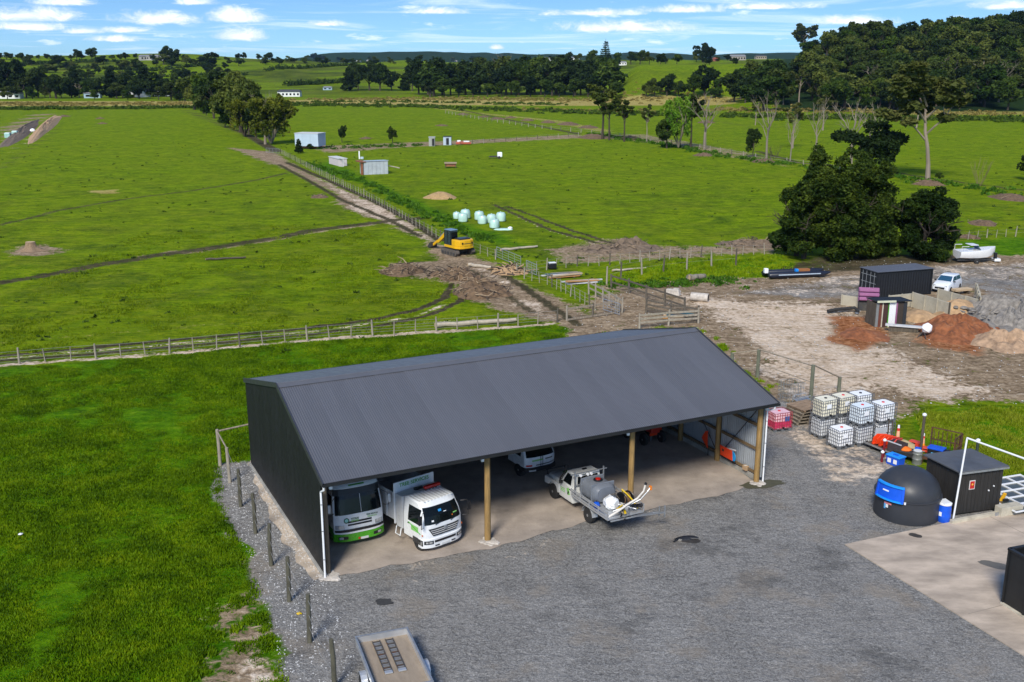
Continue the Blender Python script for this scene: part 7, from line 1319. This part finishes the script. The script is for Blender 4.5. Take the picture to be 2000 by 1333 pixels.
# gum, behind trees and the row in the paddocks
tree_px(1812, 352, 132, tproto('gum', 'gum', barkg, 9000, .035, 3, 'biggum'), name='gum_tree', label='very tall gum tree with a bare pale trunk right of the big dark tree', wide=1.25, rz=3.3)
mac = tproto('wide', 'black', barkp, 9000, .035, 4, 'mac'); tree_px(1690, 345, 222, mac, name='macrocarpa_tree', label='broad black-green tree rising behind the largest dark tree', wide=.95)
bp = [tproto('bare', 'pale', barkp, 0, 0, s, 'bare%d' % s) for s in (1, 2, 3)]; th_ = [tproto('thin', 'gum', barkg, 2600, .028, s, 'thin%d' % s) for s in (1, 2, 3)]; tho = [tproto('thin', 'olive', bark, 3000, .034, s, 'thino%d' % s) for s in (4, 5)]
for k, (px, py, tp, pr, lab, w) in enumerate([(1497, 312, 172, bp[0], 'tall twisted bare tree left of the dark tree pair', .8), (1543, 315, 210, bp[1], 'slender bare trunk behind the big trees', .6), (1592, 300, 188, bp[2], 'leaning bare tree between the slender trunk and the broad black tree', .8), (1662, 320, 185, bp[0], 'pale dead tree standing in front of the broad black tree', 1.1), (1700, 320, 200, bp[2], 'second pale dead tree over the broad black tree', 1.1), (1376, 292, 168, bp[1], 'white-branched bare tree right of the bright willow', 1.2), (842, 183, 116, bp[0], 'white bare tree at the left part of the dark shelter belt', 1.2), (985, 176, 102, bp[2], 'white bare tree rising above the centre of the shelter belt', 1.2), (155, 192, 158, bp[1], 'white bare tree before the dark pines at the far left', 1.4), (518, 282, 168, bp[1], 'pale bare trunk standing in the yellow willow', 1.1)]): tree_px(px, py, tp, pr, name='bare_tree', label=lab, wide=w)
for k, (px, py, tp, pr, lab, w) in enumerate([(1176, 272, 158, tho[0], 'leftmost thin dark tree of the paddock row', 1.3), (1190, 274, 178, tho[1], 'second thin dark tree close beside the leftmost one', 1.2), (1219, 277, 190, tho[0], 'third thin tree of the paddock row', 1.1), (1263, 279, 202, th_[1], 'brownish thin tree left of the bright willow', .9), (1349, 290, 175, tho[1], 'dark thin tree just behind the bright willow', 1.), (1607, 255, 180, th_[2], 'thin tree with a drooping crown beyond the bare trees', 1.1), (1548, 290, 195, th_[0], 'thin tree behind the slender bare trunk', 1.1), (1475, 245, 195, th_[1], 'small thin tree at the far paddock hedge', 1.1), (1790, 250, 180, th_[0], 'short thin tree beyond the tall gum', 1.3)]): tree_px(px, py, tp, pr, name='thin_tree', label=lab, wide=w)
tree_px(1325, 290, 172, tproto('willow', 'brightg', barkp, 9000, .03, 2, 'wl2'), name='willow_tree', label='bright green willow in the middle of the paddock row', wide=.62)
tree_px(1302, 290, 225, tproto('round', 'dark', bark, 5000, .04, 3, 'rd'), name='dark_bush_tree', label='dark round tree at the foot of the bright willow', wide=.9)
tree_px(1470, 308, 248, tproto('round', 'black', bark, 4000, .04, 6, 'rb'), name='dark_bush_tree', label='small dark tree beside the twisted bare tree', wide=.75); tree_px(1512, 312, 282, tproto('shrub', 'olive', bark, 0, 0, 2, 'shr0'), name='shrub', label='spiky olive shrub at the foot of the twisted bare tree', cat='shrub', wide=1.2)
tree_px(1912, 364, 305, tproto('shrub', 'olive', mat('shrub_twig', (.16, .15, .05), .9, var=.3), 0, 0, 4, 'shr1'), name='shrub', label='bare twiggy shrub right of the tall gum', cat='shrub', wide=1.0); tree_px(2005, 352, 300, tproto('round', 'black', bark, 4000, .04, 6, 'rb'), name='dark_bush_tree', label='dark tree cut by the right edge of the photo', wide=.9)
tree_px(1835, 353, 335, tproto('round', 'dark', bark, 5000, .04, 3, 'rd'), name='bush', label='dark round bush at the foot of the tall gum', cat='bush', wide=1.1)
tree_px(668, 279, 237, tproto('round', 'black', bark, 3000, .045, 12, 'rs1'), name='small_tree', label='small dark tree right of the pale blue box shed', wide=.62); tree_px(767, 280, 244, tproto('round', 'black', bark, 3000, .045, 14, 'rs2'), name='small_tree', label='small dark round tree left of the grey hut', wide=.75); tree_px(584, 300, 270, tproto('cone', 'black', bark, 3000, .05, 5, 'cn1'), name='small_tree', label='small dark conifer in front of the pale blue box shed', wide=.9); tree_px(606, 292, 280, tproto('round', 'dark', bark, 5000, .04, 3, 'rd'), name='bush', label='low dark bush at the foot of the pale blue box shed', cat='bush', wide=1.3)
# willow and tree row at the top of the track
wl = tproto('willow', 'willow', barkp, 16000, .03, 1, 'wl1'); wl2 = tproto('willow', 'willow', bark, 10000, .034, 5, 'wl3')
tree_px(530, 282, 172, wl, name='willow_tree', label='big yellow-green willow at the head of the farm track', wide=.95); tree_px(478, 268, 178, wl2, name='willow_tree', label='yellow-green willow just left of the big willow', wide=.85)
mc = [tproto('wide', 'dark', bark, 6000, .042, 21, 'mc1'), tproto('round', 'dark', bark, 5000, .04, 3, 'rd'), tproto('round', 'black', bark, 5000, .042, 22, 'rb2'), tproto('cone', 'black', bark, 4500, .05, 23, 'cn2'), tproto('round', 'olive', bark, 5000, .042, 24, 'ro'), tproto('wide', 'black', bark, 6000, .042, 25, 'wb'), tproto('round', 'mid', bark, 5000, .042, 26, 'rm'), tproto('wide', 'olive', bark, 6000, .042, 27, 'wo')]
for k, (px, py, tp, i, w, lab) in enumerate([(380, 215, 142, 7, .9, 'olive tree at the far end of the track-side row'), (398, 222, 132, 6, .9, 'spreading dark tree second from the far end of the row'), (418, 232, 136, 4, .9, 'olive round tree third from the far end of the row'), (436, 240, 128, 5, .8, 'tallest black tree of the track-side row'), (452, 250, 136, 4, .8, 'olive tree behind the left willow'), (470, 258, 140, 7, .8, 'dark spreading tree behind the left willow'), (500, 270, 195, 2, .8, 'dark round tree under the big willow'), (488, 262, 150, 7, .8, 'olive spreading tree above the left willow'), (403, 226, 190, 6, .9, 'low green tree at the field edge of the row'), (440, 250, 205, 6, .9, 'low green tree under the tallest black tree')]): tree_px(px, py, tp, mc[i], name='row_tree', label=lab, wide=w, group='trees in the row beside the farm track')
# far groups: left, middle belt, hill tops, forest
ORD = 'first second third fourth fifth sixth seventh eighth ninth tenth eleventh twelfth thirteenth fourteenth fifteenth sixteenth seventeenth eighteenth nineteenth twentieth twenty-first twenty-second twenty-third twenty-fourth twenty-fifth twenty-sixth twenty-seventh twenty-eighth twenty-ninth thirtieth thirty-first thirty-second thirty-third thirty-fourth'.split()
def far_group(spec, name, label, group, cat='tree', count=False):
    for k, (px, py, tp, i, w) in enumerate(sorted(spec) if count else spec): tree_px(px, py, tp, mc[i], name=name, label=(ORD[k]+' tree from the left'+label) if count else label, group=group, wide=w, cat=cat)
far_group([(5, 192, 125, 3, 1.), (28, 192, 112, 2, .8), (52, 192, 132, 0, .7), (75, 192, 125, 2, .8), (98, 192, 150, 5, .8), (120, 192, 162, 2, 1.2), (140, 192, 155, 4, 1.2), (170, 192, 152, 6, 1.), (195, 192, 150, 5, .8), (218, 192, 130, 3, 1.), (240, 192, 140, 2, .9), (262, 192, 148, 0, .8), (282, 190, 120, 3, 1.1), (300, 190, 138, 2, 1.), (325, 190, 150, 5, .8), (345, 195, 140, 3, 1.), (362, 198, 150, 2, .9), (15, 195, 168, 4, 1.2), (185, 195, 172, 6, 1.2), (88, 192, 172, 7, 1.), (40, 193, 150, 4, 1.3), (110, 193, 140, 5, 1.), (228, 193, 160, 7, 1.2), (250, 196, 172, 6, 1.3), (272, 194, 150, 2, 1.1), (310, 196, 168, 4, 1.2), (335, 197, 158, 7, 1.1), (350, 198, 165, 6, 1.1), (64, 194, 165, 6, 1.2), (148, 190, 128, 3, .9)], 'pine_tree', ' in the dark belt beyond the left field', 'dark trees beyond the left field', count=True)
r9 = random.Random(3); spec = [(682, 178, 128, 3, 1.), (700, 178, 120, 2, .8), (722, 178, 112, 5, .75), (742, 178, 118, 0, .8), (765, 178, 135, 2, 1.), (790, 178, 142, 3, 1.), (805, 178, 130, 5, .8)]
for k in range(26): px = 820+k*15+r9.uniform(-4, 4); spec.append((px, 184+r9.uniform(-2, 4), 110+r9.uniform(-6, 12)-(4 if 1030 < px < 1110 else 0), r9.choice([1, 2, 4, 5, 2, 7, 0] if px < 980 else [2, 5, 0, 2, 1]), r9.uniform(.8, 1.1)))
for k in range(14): spec.append((840+k*28, 190, 152+r9.uniform(-6, 8), r9.choice([2, 1, 5]), 1.2))
far_group(spec, 'belt_tree', 'dark tree in the shelter belt across the middle distance', 'trees of the middle shelter belt')
tree_px(1182, 132, 76, tproto('norfolk', 'black', bark, 5000, .03, 6, 'nf'), name='norfolk_pine', label='tall star-topped pine on the skyline right of centre', wide=1.1); tree_px(1160, 132, 94, mc[1], name='skyline_tree', label='rounded tree just left of the tall skyline pine', wide=.9); tree_px(1204, 132, 98, mc[6], name='skyline_tree', label='rounded tree just right of the tall skyline pine', wide=.9)
far_group([(1232, 126, 98, 5, 1.), (1250, 126, 95, 0, .9), (1268, 126, 100, 4, 1.), (1290, 126, 103, 2, 1.), (1322, 126, 104, 1, 1.2), (1372, 122, 80, 5, .9), (1386, 122, 88, 2, .9), (1360, 122, 100, 4, 1.1), (1130, 132, 104, 4, 1.), (1108, 132, 100, 2, .9)], 'skyline_tree', ' on the grassy skyline right of centre', 'skyline trees right of centre', count=True)
far_group([(1376, 190, 124, 2, 1.), (1355, 192, 140, 1, 1.), (1302, 188, 142, 2, 1.1), (1278, 190, 152, 4, 1.), (1325, 190, 155, 5, 1.), (1398, 192, 148, 6, 1.), (1262, 190, 160, 7, .9)], 'slope_tree', ' at the foot of the grassy slope', 'trees below the grassy slope', count=True)
# left skyline
spec = []
for px in [2, 14, 20, 34, 44, 56, 78, 92, 105, 118, 140, 148, 220, 232, 248, 300, 318, 330, 345, 358, 404, 412, 420, 470, 478, 505, 612, 160, 176, 265, 285, 528]: spec.append((px+r9.uniform(-3, 3), 117+r9.uniform(-1, 2), {330: 88, 318: 96, 345: 95, 148: 94, 176: 92}.get(px, 103+r9.uniform(-3, 5)), r9.choice([2, 5, 0]), r9.uniform(.9, 1.4)))
far_group(spec, 'ridge_tree', ' on the left skyline ridge', 'trees on the left ridge', count=True)
spec = [(r9.uniform(5, 470), r9.choice([128, 136, 145, 155, 166])+r9.uniform(-2.5, 2.5), None, r9.choice([2, 4, 5, 1, 7]), r9.uniform(1., 1.7)) for _ in range(95)]; far_group([(a, b, b-r9.uniform(12, 22), i, w) for a, b, _, i, w in spec], 'valley_tree', 'dark tree scattered on the left hill pastures', 'trees scattered on the left hills')
spec = [(r9.uniform(500, 1440), r9.uniform(119, 127), None, r9.choice([2, 4, 5]), 1.5) for _ in range(80)]; far_group([(a, b, b-r9.uniform(8, 13), i, w) for a, b, _, i, w in spec], 'valley_tree', 'dark tree on the distant pastures behind the belt', 'trees behind the belt')
# forest on the right hill
cnt = 0; pal_f = [2, 5, 1, 4, 7, 1, 0, 6, 4, 6, 7]
while cnt < 300:
    y = 478+(r9.random()**.75)*345; s = r9.uniform(.21, .555)
    lim = .212+.012*math.sin(y*.05)+.07*min(1, max(0, (y-600)/80))
    if s < lim: continue
    x = s*y; h = r9.uniform(12, 20)*(1.1 if s > .4 else 1); tree(Vector((x, y, float(hgt(x, y))-.3)), h, mc[r9.choice(pal_f)], name='forest_tree', label='tree in the dense dark forest on the right hill', group='forest trees on the right hill', wide=r9.uniform(.85, 1.2)); cnt += 1
tree_px(1568, 120, 44, tproto('gum', 'gum', barkg, 6000, .045, 31, 'fg'), name='emergent_tree', label='tall pale-leaved tree standing above the forest edge on the skyline', wide=1.2)
for k, (px, py, tp) in enumerate(((1530, 205, 135), (1560, 205, 128), (1915, 200, 95), (1950, 200, 110), (1700, 190, 120), (1850, 180, 110), (1490, 212, 150))): tree_px(px, py, tp, (th_+bp)[k % 6], name='edge_tree', label='pale-stemmed tree at the front edge of the dark forest', group='pale-stemmed trees at the forest edge', wide=1.1)
# ---------------- scrub, reeds and grass
def scatter_clumps(name, label, cat, pts, sizes, fol, per, leaf, seed, flat=.6):
    r_ = np.random.RandomState(seed); n = len(pts)*per; i = np.repeat(np.arange(len(pts)), per); P = np.array(pts)[i]; s = np.array(sizes)[i][:, None]; d = r_.normal(size=(n, 3)); d /= np.linalg.norm(d, axis=1)[:, None]; d[:, 2] = np.abs(d[:, 2])*flat
    base = P+d*s*r_.uniform(.5, 1, n)[:, None]; a = r_.normal(size=(n, 3)); a[:, 2] = np.abs(a[:, 2])+.3; a /= np.linalg.norm(a, axis=1)[:, None]; b = np.cross(a, r_.normal(size=(n, 3))); b /= np.linalg.norm(b, axis=1)[:, None]+1e-9; L = s*leaf*r_.uniform(.6, 1.3, n)[:, None]
    V = np.stack([base-a*L, base+b*L*.5, base+a*L, base-b*L*.5], 1).reshape(-1, 3); o = link(name, npmesh(name, V, np.arange(n*4).reshape(n, 4), FO[fol], 4)); tag(o, label, cat, kind='stuff'); return o
def strip(pxs, n, jit, smin, smax, rs):
    P = [at(*p, 0.) for p in pxs]; Ls = poly_len(P); out = []; sz = []
    for k in range(n):
        p = sample(P, Ls, rs.random()*Ls[-1]); s = rs.uniform(smin, smax); x = p.x+rs.gauss(0, 1)*jit; y = p.y+rs.gauss(0, 1)*jit*1.6; out.append((x, y, float(hgt(x, y)))); sz.append(s)
    return out, sz
FO['reed'] = foliage('foliage_reed', [(.12, .095, .02), (.33, .27, .08), (.52, .44, .18)], .3, tr=.2)
a1, s1 = strip([(-60, 214), (200, 213), (380, 211)], 360, 3, 1.0, 2.4, r9); a2, s2 = strip([(580, 206), (800, 208), (1000, 216), (1200, 222), (1440, 226)], 520, 5, .8, 2.2, r9); a3, s3 = strip([(1440, 228), (1700, 232), (2050, 236)], 330, 6, 1., 2.6, r9); a4, s4 = strip([(560, 202), (760, 199), (1100, 205)], 200, 6, .8, 1.8, r9)
scatter_clumps('scrub', 'dark green scrub along the drains between the paddocks', 'scrub', a1+a2+a3+a4, s1+s2+s3+s4, 'mid', 34, .32, 5)
a1, s1 = strip([(-60, 204), (200, 204), (390, 203)], 420, 8, .9, 1.8, r9); a2, s2 = strip([(600, 196), (900, 193), (1440, 200)], 620, 12, .8, 1.8, r9); a3, s3 = strip([(1300, 216), (1450, 216), (1750, 220), (2050, 224)], 300, 8, .8, 1.8, r9); a4, s4 = strip([(1000, 214), (1300, 220)], 120, 4, .8, 1.4, r9)
scatter_clumps('reeds', 'straw-yellow reeds in bands across the middle distance', 'reeds', a1+a2+a3+a4, s1+s2+s3+s4, 'reed', 30, .34, 6, .5)
_a, _s = [], []
for ln in ([(0, 168), (180, 160), (330, 150), (480, 148)], [(120, 132), (300, 140), (420, 128)], [(560, 168), (640, 164), (690, 160)], [(520, 140), (620, 132), (700, 128)], [(0, 128), (100, 125), (240, 122)], [(700, 124), (900, 122), (1100, 123)], [(560, 122), (700, 121)]):
    q, z_ = [at(*p) for p in ln], None; Ls = poly_len(q)
    for k in range(110): p = sample(q, Ls, r9.random()*Ls[-1]); x, y = p.x+r9.gauss(0, 2), p.y+r9.gauss(0, 3); _a.append((x, y, float(hgt(x, y)))); _s.append(r9.uniform(1.5, 4.2))
scatter_clumps('hedgerow', 'dark hedgerows crossing the hill pastures in the distance', 'hedgerow', _a, _s, 'dark', 26, .34, 9, 1.1)
a1, s1 = strip([(600, 318), (700, 352), (800, 402), (880, 442), (960, 474)], 300, .8, .3, .8, r9); a2, s2 = strip([(1150, 262), (1300, 284), (1480, 316), (1700, 340), (1850, 362), (2050, 388)], 240, 1.5, .5, 1.3, r9); a3, s3 = strip([(1190, 560), (1290, 556), (1440, 548)], 160, .7, .25, .6, r9); a4, s4 = strip([(620, 290), (760, 286), (840, 284)], 70, 2, .4, 1., r9)
scatter_clumps('rank_grass', 'rank green weeds along the drains and track verges', 'weeds', a1+a2+a3+a4, s1+s2+s3+s4, 'brightg', 26, .3, 7, .6)
# grass tufts on the near field
def tufts(name, label, area, n, hmin, hmax, m, seed, dens=None, y1=95, wid=.05, blades=4):
    P = gp(area); r_ = np.random.RandomState(seed); x0, y0 = P.min(0); x1, yy1 = P.max(0); x0 = max(x0, -48); x1 = min(x1, 60); y0 = max(y0, 22); yy1 = min(yy1, y1); X = r_.uniform(x0, x1, n*5); Y = y0+(yy1-y0)*r_.rand(n*5)**(1.25 if seed != 2 else 2.)
    ok = (sdist(X, Y, P) > .1) & (np.abs(X) < .53*Y+3); nz = fbm(X*.9, Y*.9, 4, 50+seed); ok &= nz > r_.uniform(.10, .56, len(X)); Wt = weights(X, Y); ok &= np.maximum.reduce([Wt[1], Wt[2], Wt[6]])+(fbm(X*1.6, Y*1.6, 3, 90)-.5)*.9 < .42; X, Y, nz = X[ok][:n], Y[ok][:n], nz[ok][:n]; m_ = len(X); i = np.repeat(np.arange(m_), blades); k = len(i)
    h = (hmin+(hmax-hmin)*np.clip((nz[i]-.4)*3, 0, 1))*r_.uniform(.6, 1.2, k); a = r_.uniform(0, 6.28, k); ox = r_.normal(0, .09, k); oy = r_.normal(0, .09, k); w = wid*r_.uniform(.6, 1.3, k); ln = r_.uniform(.2, 1.1, k)*h
    B = np.stack([X[i]+ox, Y[i]+oy, -.08+0*a], -1); W_ = np.stack([np.cos(a)*w, np.sin(a)*w, 0*a], -1); lean = r_.uniform(0, 6.28, k); T_ = B+np.stack([np.cos(lean)*ln, np.sin(lean)*ln, h+.08], -1)
    V = np.stack([B-W_, B+W_, T_], 1).reshape(-1, 3); o = link(name, npmesh(name, V, np.arange(k*3).reshape(k, 3), m, 3)); tag(o, label, 'grass', kind='stuff'); return o
gl = foliage('blade_green', [(.042, .10, .001), (.125, .225, .002), (.27, .35, .006)], .55, .6, .25); gy = foliage('blade_yellow', [(.075, .13, .002), (.15, .22, .004), (.26, .30, .02)], .6, .6, .25)
tufts('pasture_grass', 'lush dark green pasture grass left of and behind the shed', LEFTF, 125000, .05, .15, gl, 1)
tufts('pasture_grass', 'olive pasture grass in the field beyond the long fence', [(0, 712), (560, 664), (1085, 628), (880, 560), (700, 440), (0, 440)], 22000, .04, .12, gy, 2, y1=150, wid=.06, blades=3)
tufts('pasture_grass', 'rough grass patch behind the kiosk and rusty cage', [(1790, 810), (1900, 797), (2100, 795), (2200, 1000), (1990, 950), (1920, 905), (1870, 880), (1800, 850)], 9000, .08, .32, gy, 3, wid=.05)
tufts('verge_grass', 'ragged weeds along the edges of the dirt yard', [(1340, 640), (1420, 655), (1560, 745), (1500, 770), (1400, 690)], 4500, .08, .3, gl, 4); tufts('verge_grass', 'weeds in the grass strip above the dirt yard', [(1190, 540), (1300, 512), (1530, 500), (1560, 530), (1440, 548), (1290, 552), (1190, 562)], 5000, .1, .35, gl, 5, y1=140, wid=.08)
GD, GT, GY = gp(DYARD), gp(TRACK), gp(YARD)
_q, _z = [], []
while len(_q) < 900:
    y = 75+r9.random()**1.3*230; x = r9.uniform(-.5, .5)*y
    if sdist(np.array([x]), np.array([y]), GD)[0] > -2 or sdist(np.array([x]), np.array([y]), GT)[0] > -1 or sdist(np.array([x]), np.array([y]), GY)[0] > -1: continue
    if fbm(x/14, y/14, 3, 66) > .5 or r9.random() < .25: _q.append((x, y, float(0))); _z.append(r9.uniform(.12, .42))
scatter_clumps('field_weeds', 'small dark weed tussocks dotted over the paddocks', 'weeds', _q, _z, 'mid', 9, .45, 12, .5)
# loose stones
def stones(name, label, area, n, smin, smax, m, seed, z=.0):
    P = gp(area); r_ = np.random.RandomState(seed); x0, y0 = P.min(0); x1, y1 = P.max(0); X = r_.uniform(x0, x1, n*6); Y = r_.uniform(y0, y1, n*6); ok = sdist(X, Y, P) > 0; X, Y = X[ok][:n], Y[ok][:n]; k = len(X); s = r_.uniform(smin, smax, k)**1.0; a = r_.uniform(0, 6.28, k)
    base = np.array([(1, 0, 0), (0, 1, 0), (-1, 0, 0), (0, -1, 0), (0, 0, .8)]); B = base[None]*r_.uniform(.6, 1.2, (k, 5, 1)); B = B*s[:, None, None]; c_, s_ = np.cos(a)[:, None], np.sin(a)[:, None]; vx = B[..., 0]*c_-B[..., 1]*s_; vy = B[..., 0]*s_+B[..., 1]*c_
    V = np.stack([X[:, None]+vx, Y[:, None]+vy, z+B[..., 2]], -1).reshape(-1, 3); f = np.array([(0, 1, 4), (1, 2, 4), (2, 3, 4), (3, 0, 4)]); F = (np.arange(k)[:, None, None]*5+f[None]).reshape(-1, 3); o = link(name, npmesh(name, V, F, m, 3)); return tag(o, label, 'stones', kind='stuff')
sp = mat('pale_stone', (.50, .50, .49), .85, var=.3, scale=9); sg_ = mat('grey_stone', (.22, .225, .23), .85, var=.5, scale=9)
stones('gravel_stones', 'pale stones scattered over the gravel strip by the black wall', [(430, 905), (488, 900), (636, 1128), (690, 1260), (700, 1400), (560, 1400), (548, 1290), (492, 1120), (446, 985)], 1700, .012, .045, sp, 1, .004)
stones('gravel_stones', 'grey gravel lying loose over the whole yard', YARD, 9000, .012, .035, sg_, 2, .004); stones('gravel_stones', 'sparse pale pebbles on the dirt yard', DYARD, 1600, .03, .08, sp, 3, .03); stones('gravel_stones', 'pale crusher dust stones along the foot of the black wall', [(488, 898), (500, 893), (655, 1120), (628, 1140), (560, 1060), (530, 1000), (500, 945)], 1500, .03, .09, collar, 4, .01)
patch_dust = wobble(gp([(486, 905), (497, 898), (646, 1122), (618, 1136), (560, 1068), (530, 1012), (503, 955)]), .3, .4); sheet('crusher_dust', patch_dust, .02, mat('crusher_dust', (.44, .36, .27), .95, var=.3, scale=1.2, bump=.02, dirt=.3))
# bits of rubbish
for k, (px, py, nm, lab, m_) in enumerate(((584, 1200, 'yellow_rag', 'small yellow scrap on the gravel between two posts', mat('yellow_plastic', (.62, .42, .01))), (40, 1045, 'white_scrap', 'tiny white scrap in the near field', wp))):
    t = thing(nm, lab, 'litter', at(px, py, 0.), k); MB().lathe([(.06, 0), (.11, .04), (.03, .09)], 6).build('scrap', m_, t); MB().box((.06, 0, .03), (.12, .06, .03)).build('fold', m_, t)
c0 = at(1350, 1056, 0.); t = thing('black_rag', 'crumpled black sheet lying beside the puddle on the gravel', 'litter', (c0.x-.2, c0.y+.15, .02), .2); mb = MB(); mb.lathe([(.5, 0), (.42, .06), (.2, .12), (.03, .08)], 9, sx=1.2, sy=.4); mb.build('sheet', black(), t); MB().tube([(-.7, -.25, .03), (-.3, 0, .06), (.5, -.2, .04)], .04, 5).build('strap', black(), t)
# ---------------- far houses
def house(px, py, L, D_, h, rz, wall, roof, label, rh=1.6, wins=4):
    p = at(px, py); t = thing('farmhouse', label, 'house', p, rz); MB().box((0, 0, h/2-.3), (L, D_, h+.6)).build('wall', wall, t)
    mb = MB(); mb.add([(-L/2-.4, -D_/2-.4, h), (L/2+.4, -D_/2-.4, h), (L/2+.4, D_/2+.4, h), (-L/2-.4, D_/2+.4, h), (-L/2+1, 0, h+rh), (L/2-1, 0, h+rh)], [(0, 1, 5, 4), (2, 3, 4, 5), (1, 2, 5), (3, 0, 4), (3, 2, 1, 0)]); mb.build('roof', roof, t)
    for i in range(wins): MB().box((-L/2+L*(i+.5)/wins, -D_/2-.03, h*.5), (L/wins*.5, .06, h*.4)).build('window', glass(), t)
hw = mat('house_white', (.70, .71, .70), .6, var=.04); hg = mat('house_grey', (.35, .34, .32), .7); rfd = mat('roof_dark', (.06, .06, .065), .6); rfg = mat('roof_grey', (.22, .22, .23), .5)
for a in [(18, 193, 16, 7, 3, .1, hw, rfg, 'low white farm building cut by the left edge', 1.6, 4), (268, 190, 17, 8, 4.5, -.5, hw, rfg, 'white farmhouse half hidden by dark trees at left', 2, 4), (318, 188, 12, 7, 4, .2, hw, rfd, 'smaller white farmhouse right of the hidden one', 2, 3), (182, 192, 10, 7, 3, .2, mat('house_blue', (.3, .42, .5), .6), rfg, 'small bluish shed among the left belt trees', 1.2, 2), (566, 189, 15, 8, 3.2, .03, hw, rfd, 'long white bungalow beyond the yellow willow', 1.4, 6),
 (1440, 118, 19, 9, 4.5, -.1, mat('house_stone', (.30, .27, .24), .7), rfg, 'large grey-brown house on the right skyline', 2, 6), (1485, 116, 15, 9, 4, .1, mat('house_tan', (.33, .28, .22), .7), rfd, 'second house beside the large one on the skyline', 1.8, 5), (1398, 120, 7, 6, 3, .1, mat('house_red', (.35, .12, .08), .7), mat('roof_red', (.35, .10, .06), .6), 'tiny red-roofed shed on the right skyline', 1.2, 2), (1216, 128, 8, 6, 3, 0, hw, rfg, 'tiny white house under the skyline trees', 1.2, 3), (1187, 131, 6, 5, 2.6, 0, hw, rfg, 'tiny pale shed below the tall skyline pine', 1, 2), (640, 176, 7, 4, 2, .1, mat('house_blue', (.3, .42, .5), .6), rfg, 'tiny bluish hut on the bright strip left of the belt', .8, 2), (1590, 96, 9, 6, 3, .2, hw, rfg, 'tiny white house peeping out beside the forest', 1.2, 2)]: house(*a)
for k, px in enumerate((300, 325, 285, 700, 720, 860, 890, 1065, 1098, 1120)):
    house(px, 118 if px < 400 else 121, 13, 9, 4, .3*k, hw if k % 2 else hg, rfg, ['long pale roofed house on the left ridge', 'house beside the big trees on the left ridge', 'small grey house at the left end of the ridge houses', 'tiny house below the wooded far hill', 'second tiny house below the wooded far hill', 'tiny distant house left of the belt skyline', 'tiny distant house over the belt', 'tiny distant house left of the skyline trees', 'tiny distant house behind the skyline trees', 'tiny distant house at the start of the right slope'][k])
# ---------------- air: a pale haze over the whole place
hm = bpy.data.materials.new('haze'); hm.use_nodes = True; t = NT(hm.node_tree); t.n.clear(); out = t.new('ShaderNodeOutputMaterial'); pv = t.new('ShaderNodeVolumePrincipled'); pv.inputs['Color'].default_value = (.42, .66, 1, 1); pv.inputs['Density'].default_value = 3.2e-5; pv.inputs['Anisotropy'].default_value = .2; t.l.new(pv.outputs[0], out.inputs['Volume'])
hb_ = MB().box((0, 4300, 58), (15000, 9500, 124)).build('haze', hm); tag(hb_, kind='stuff')
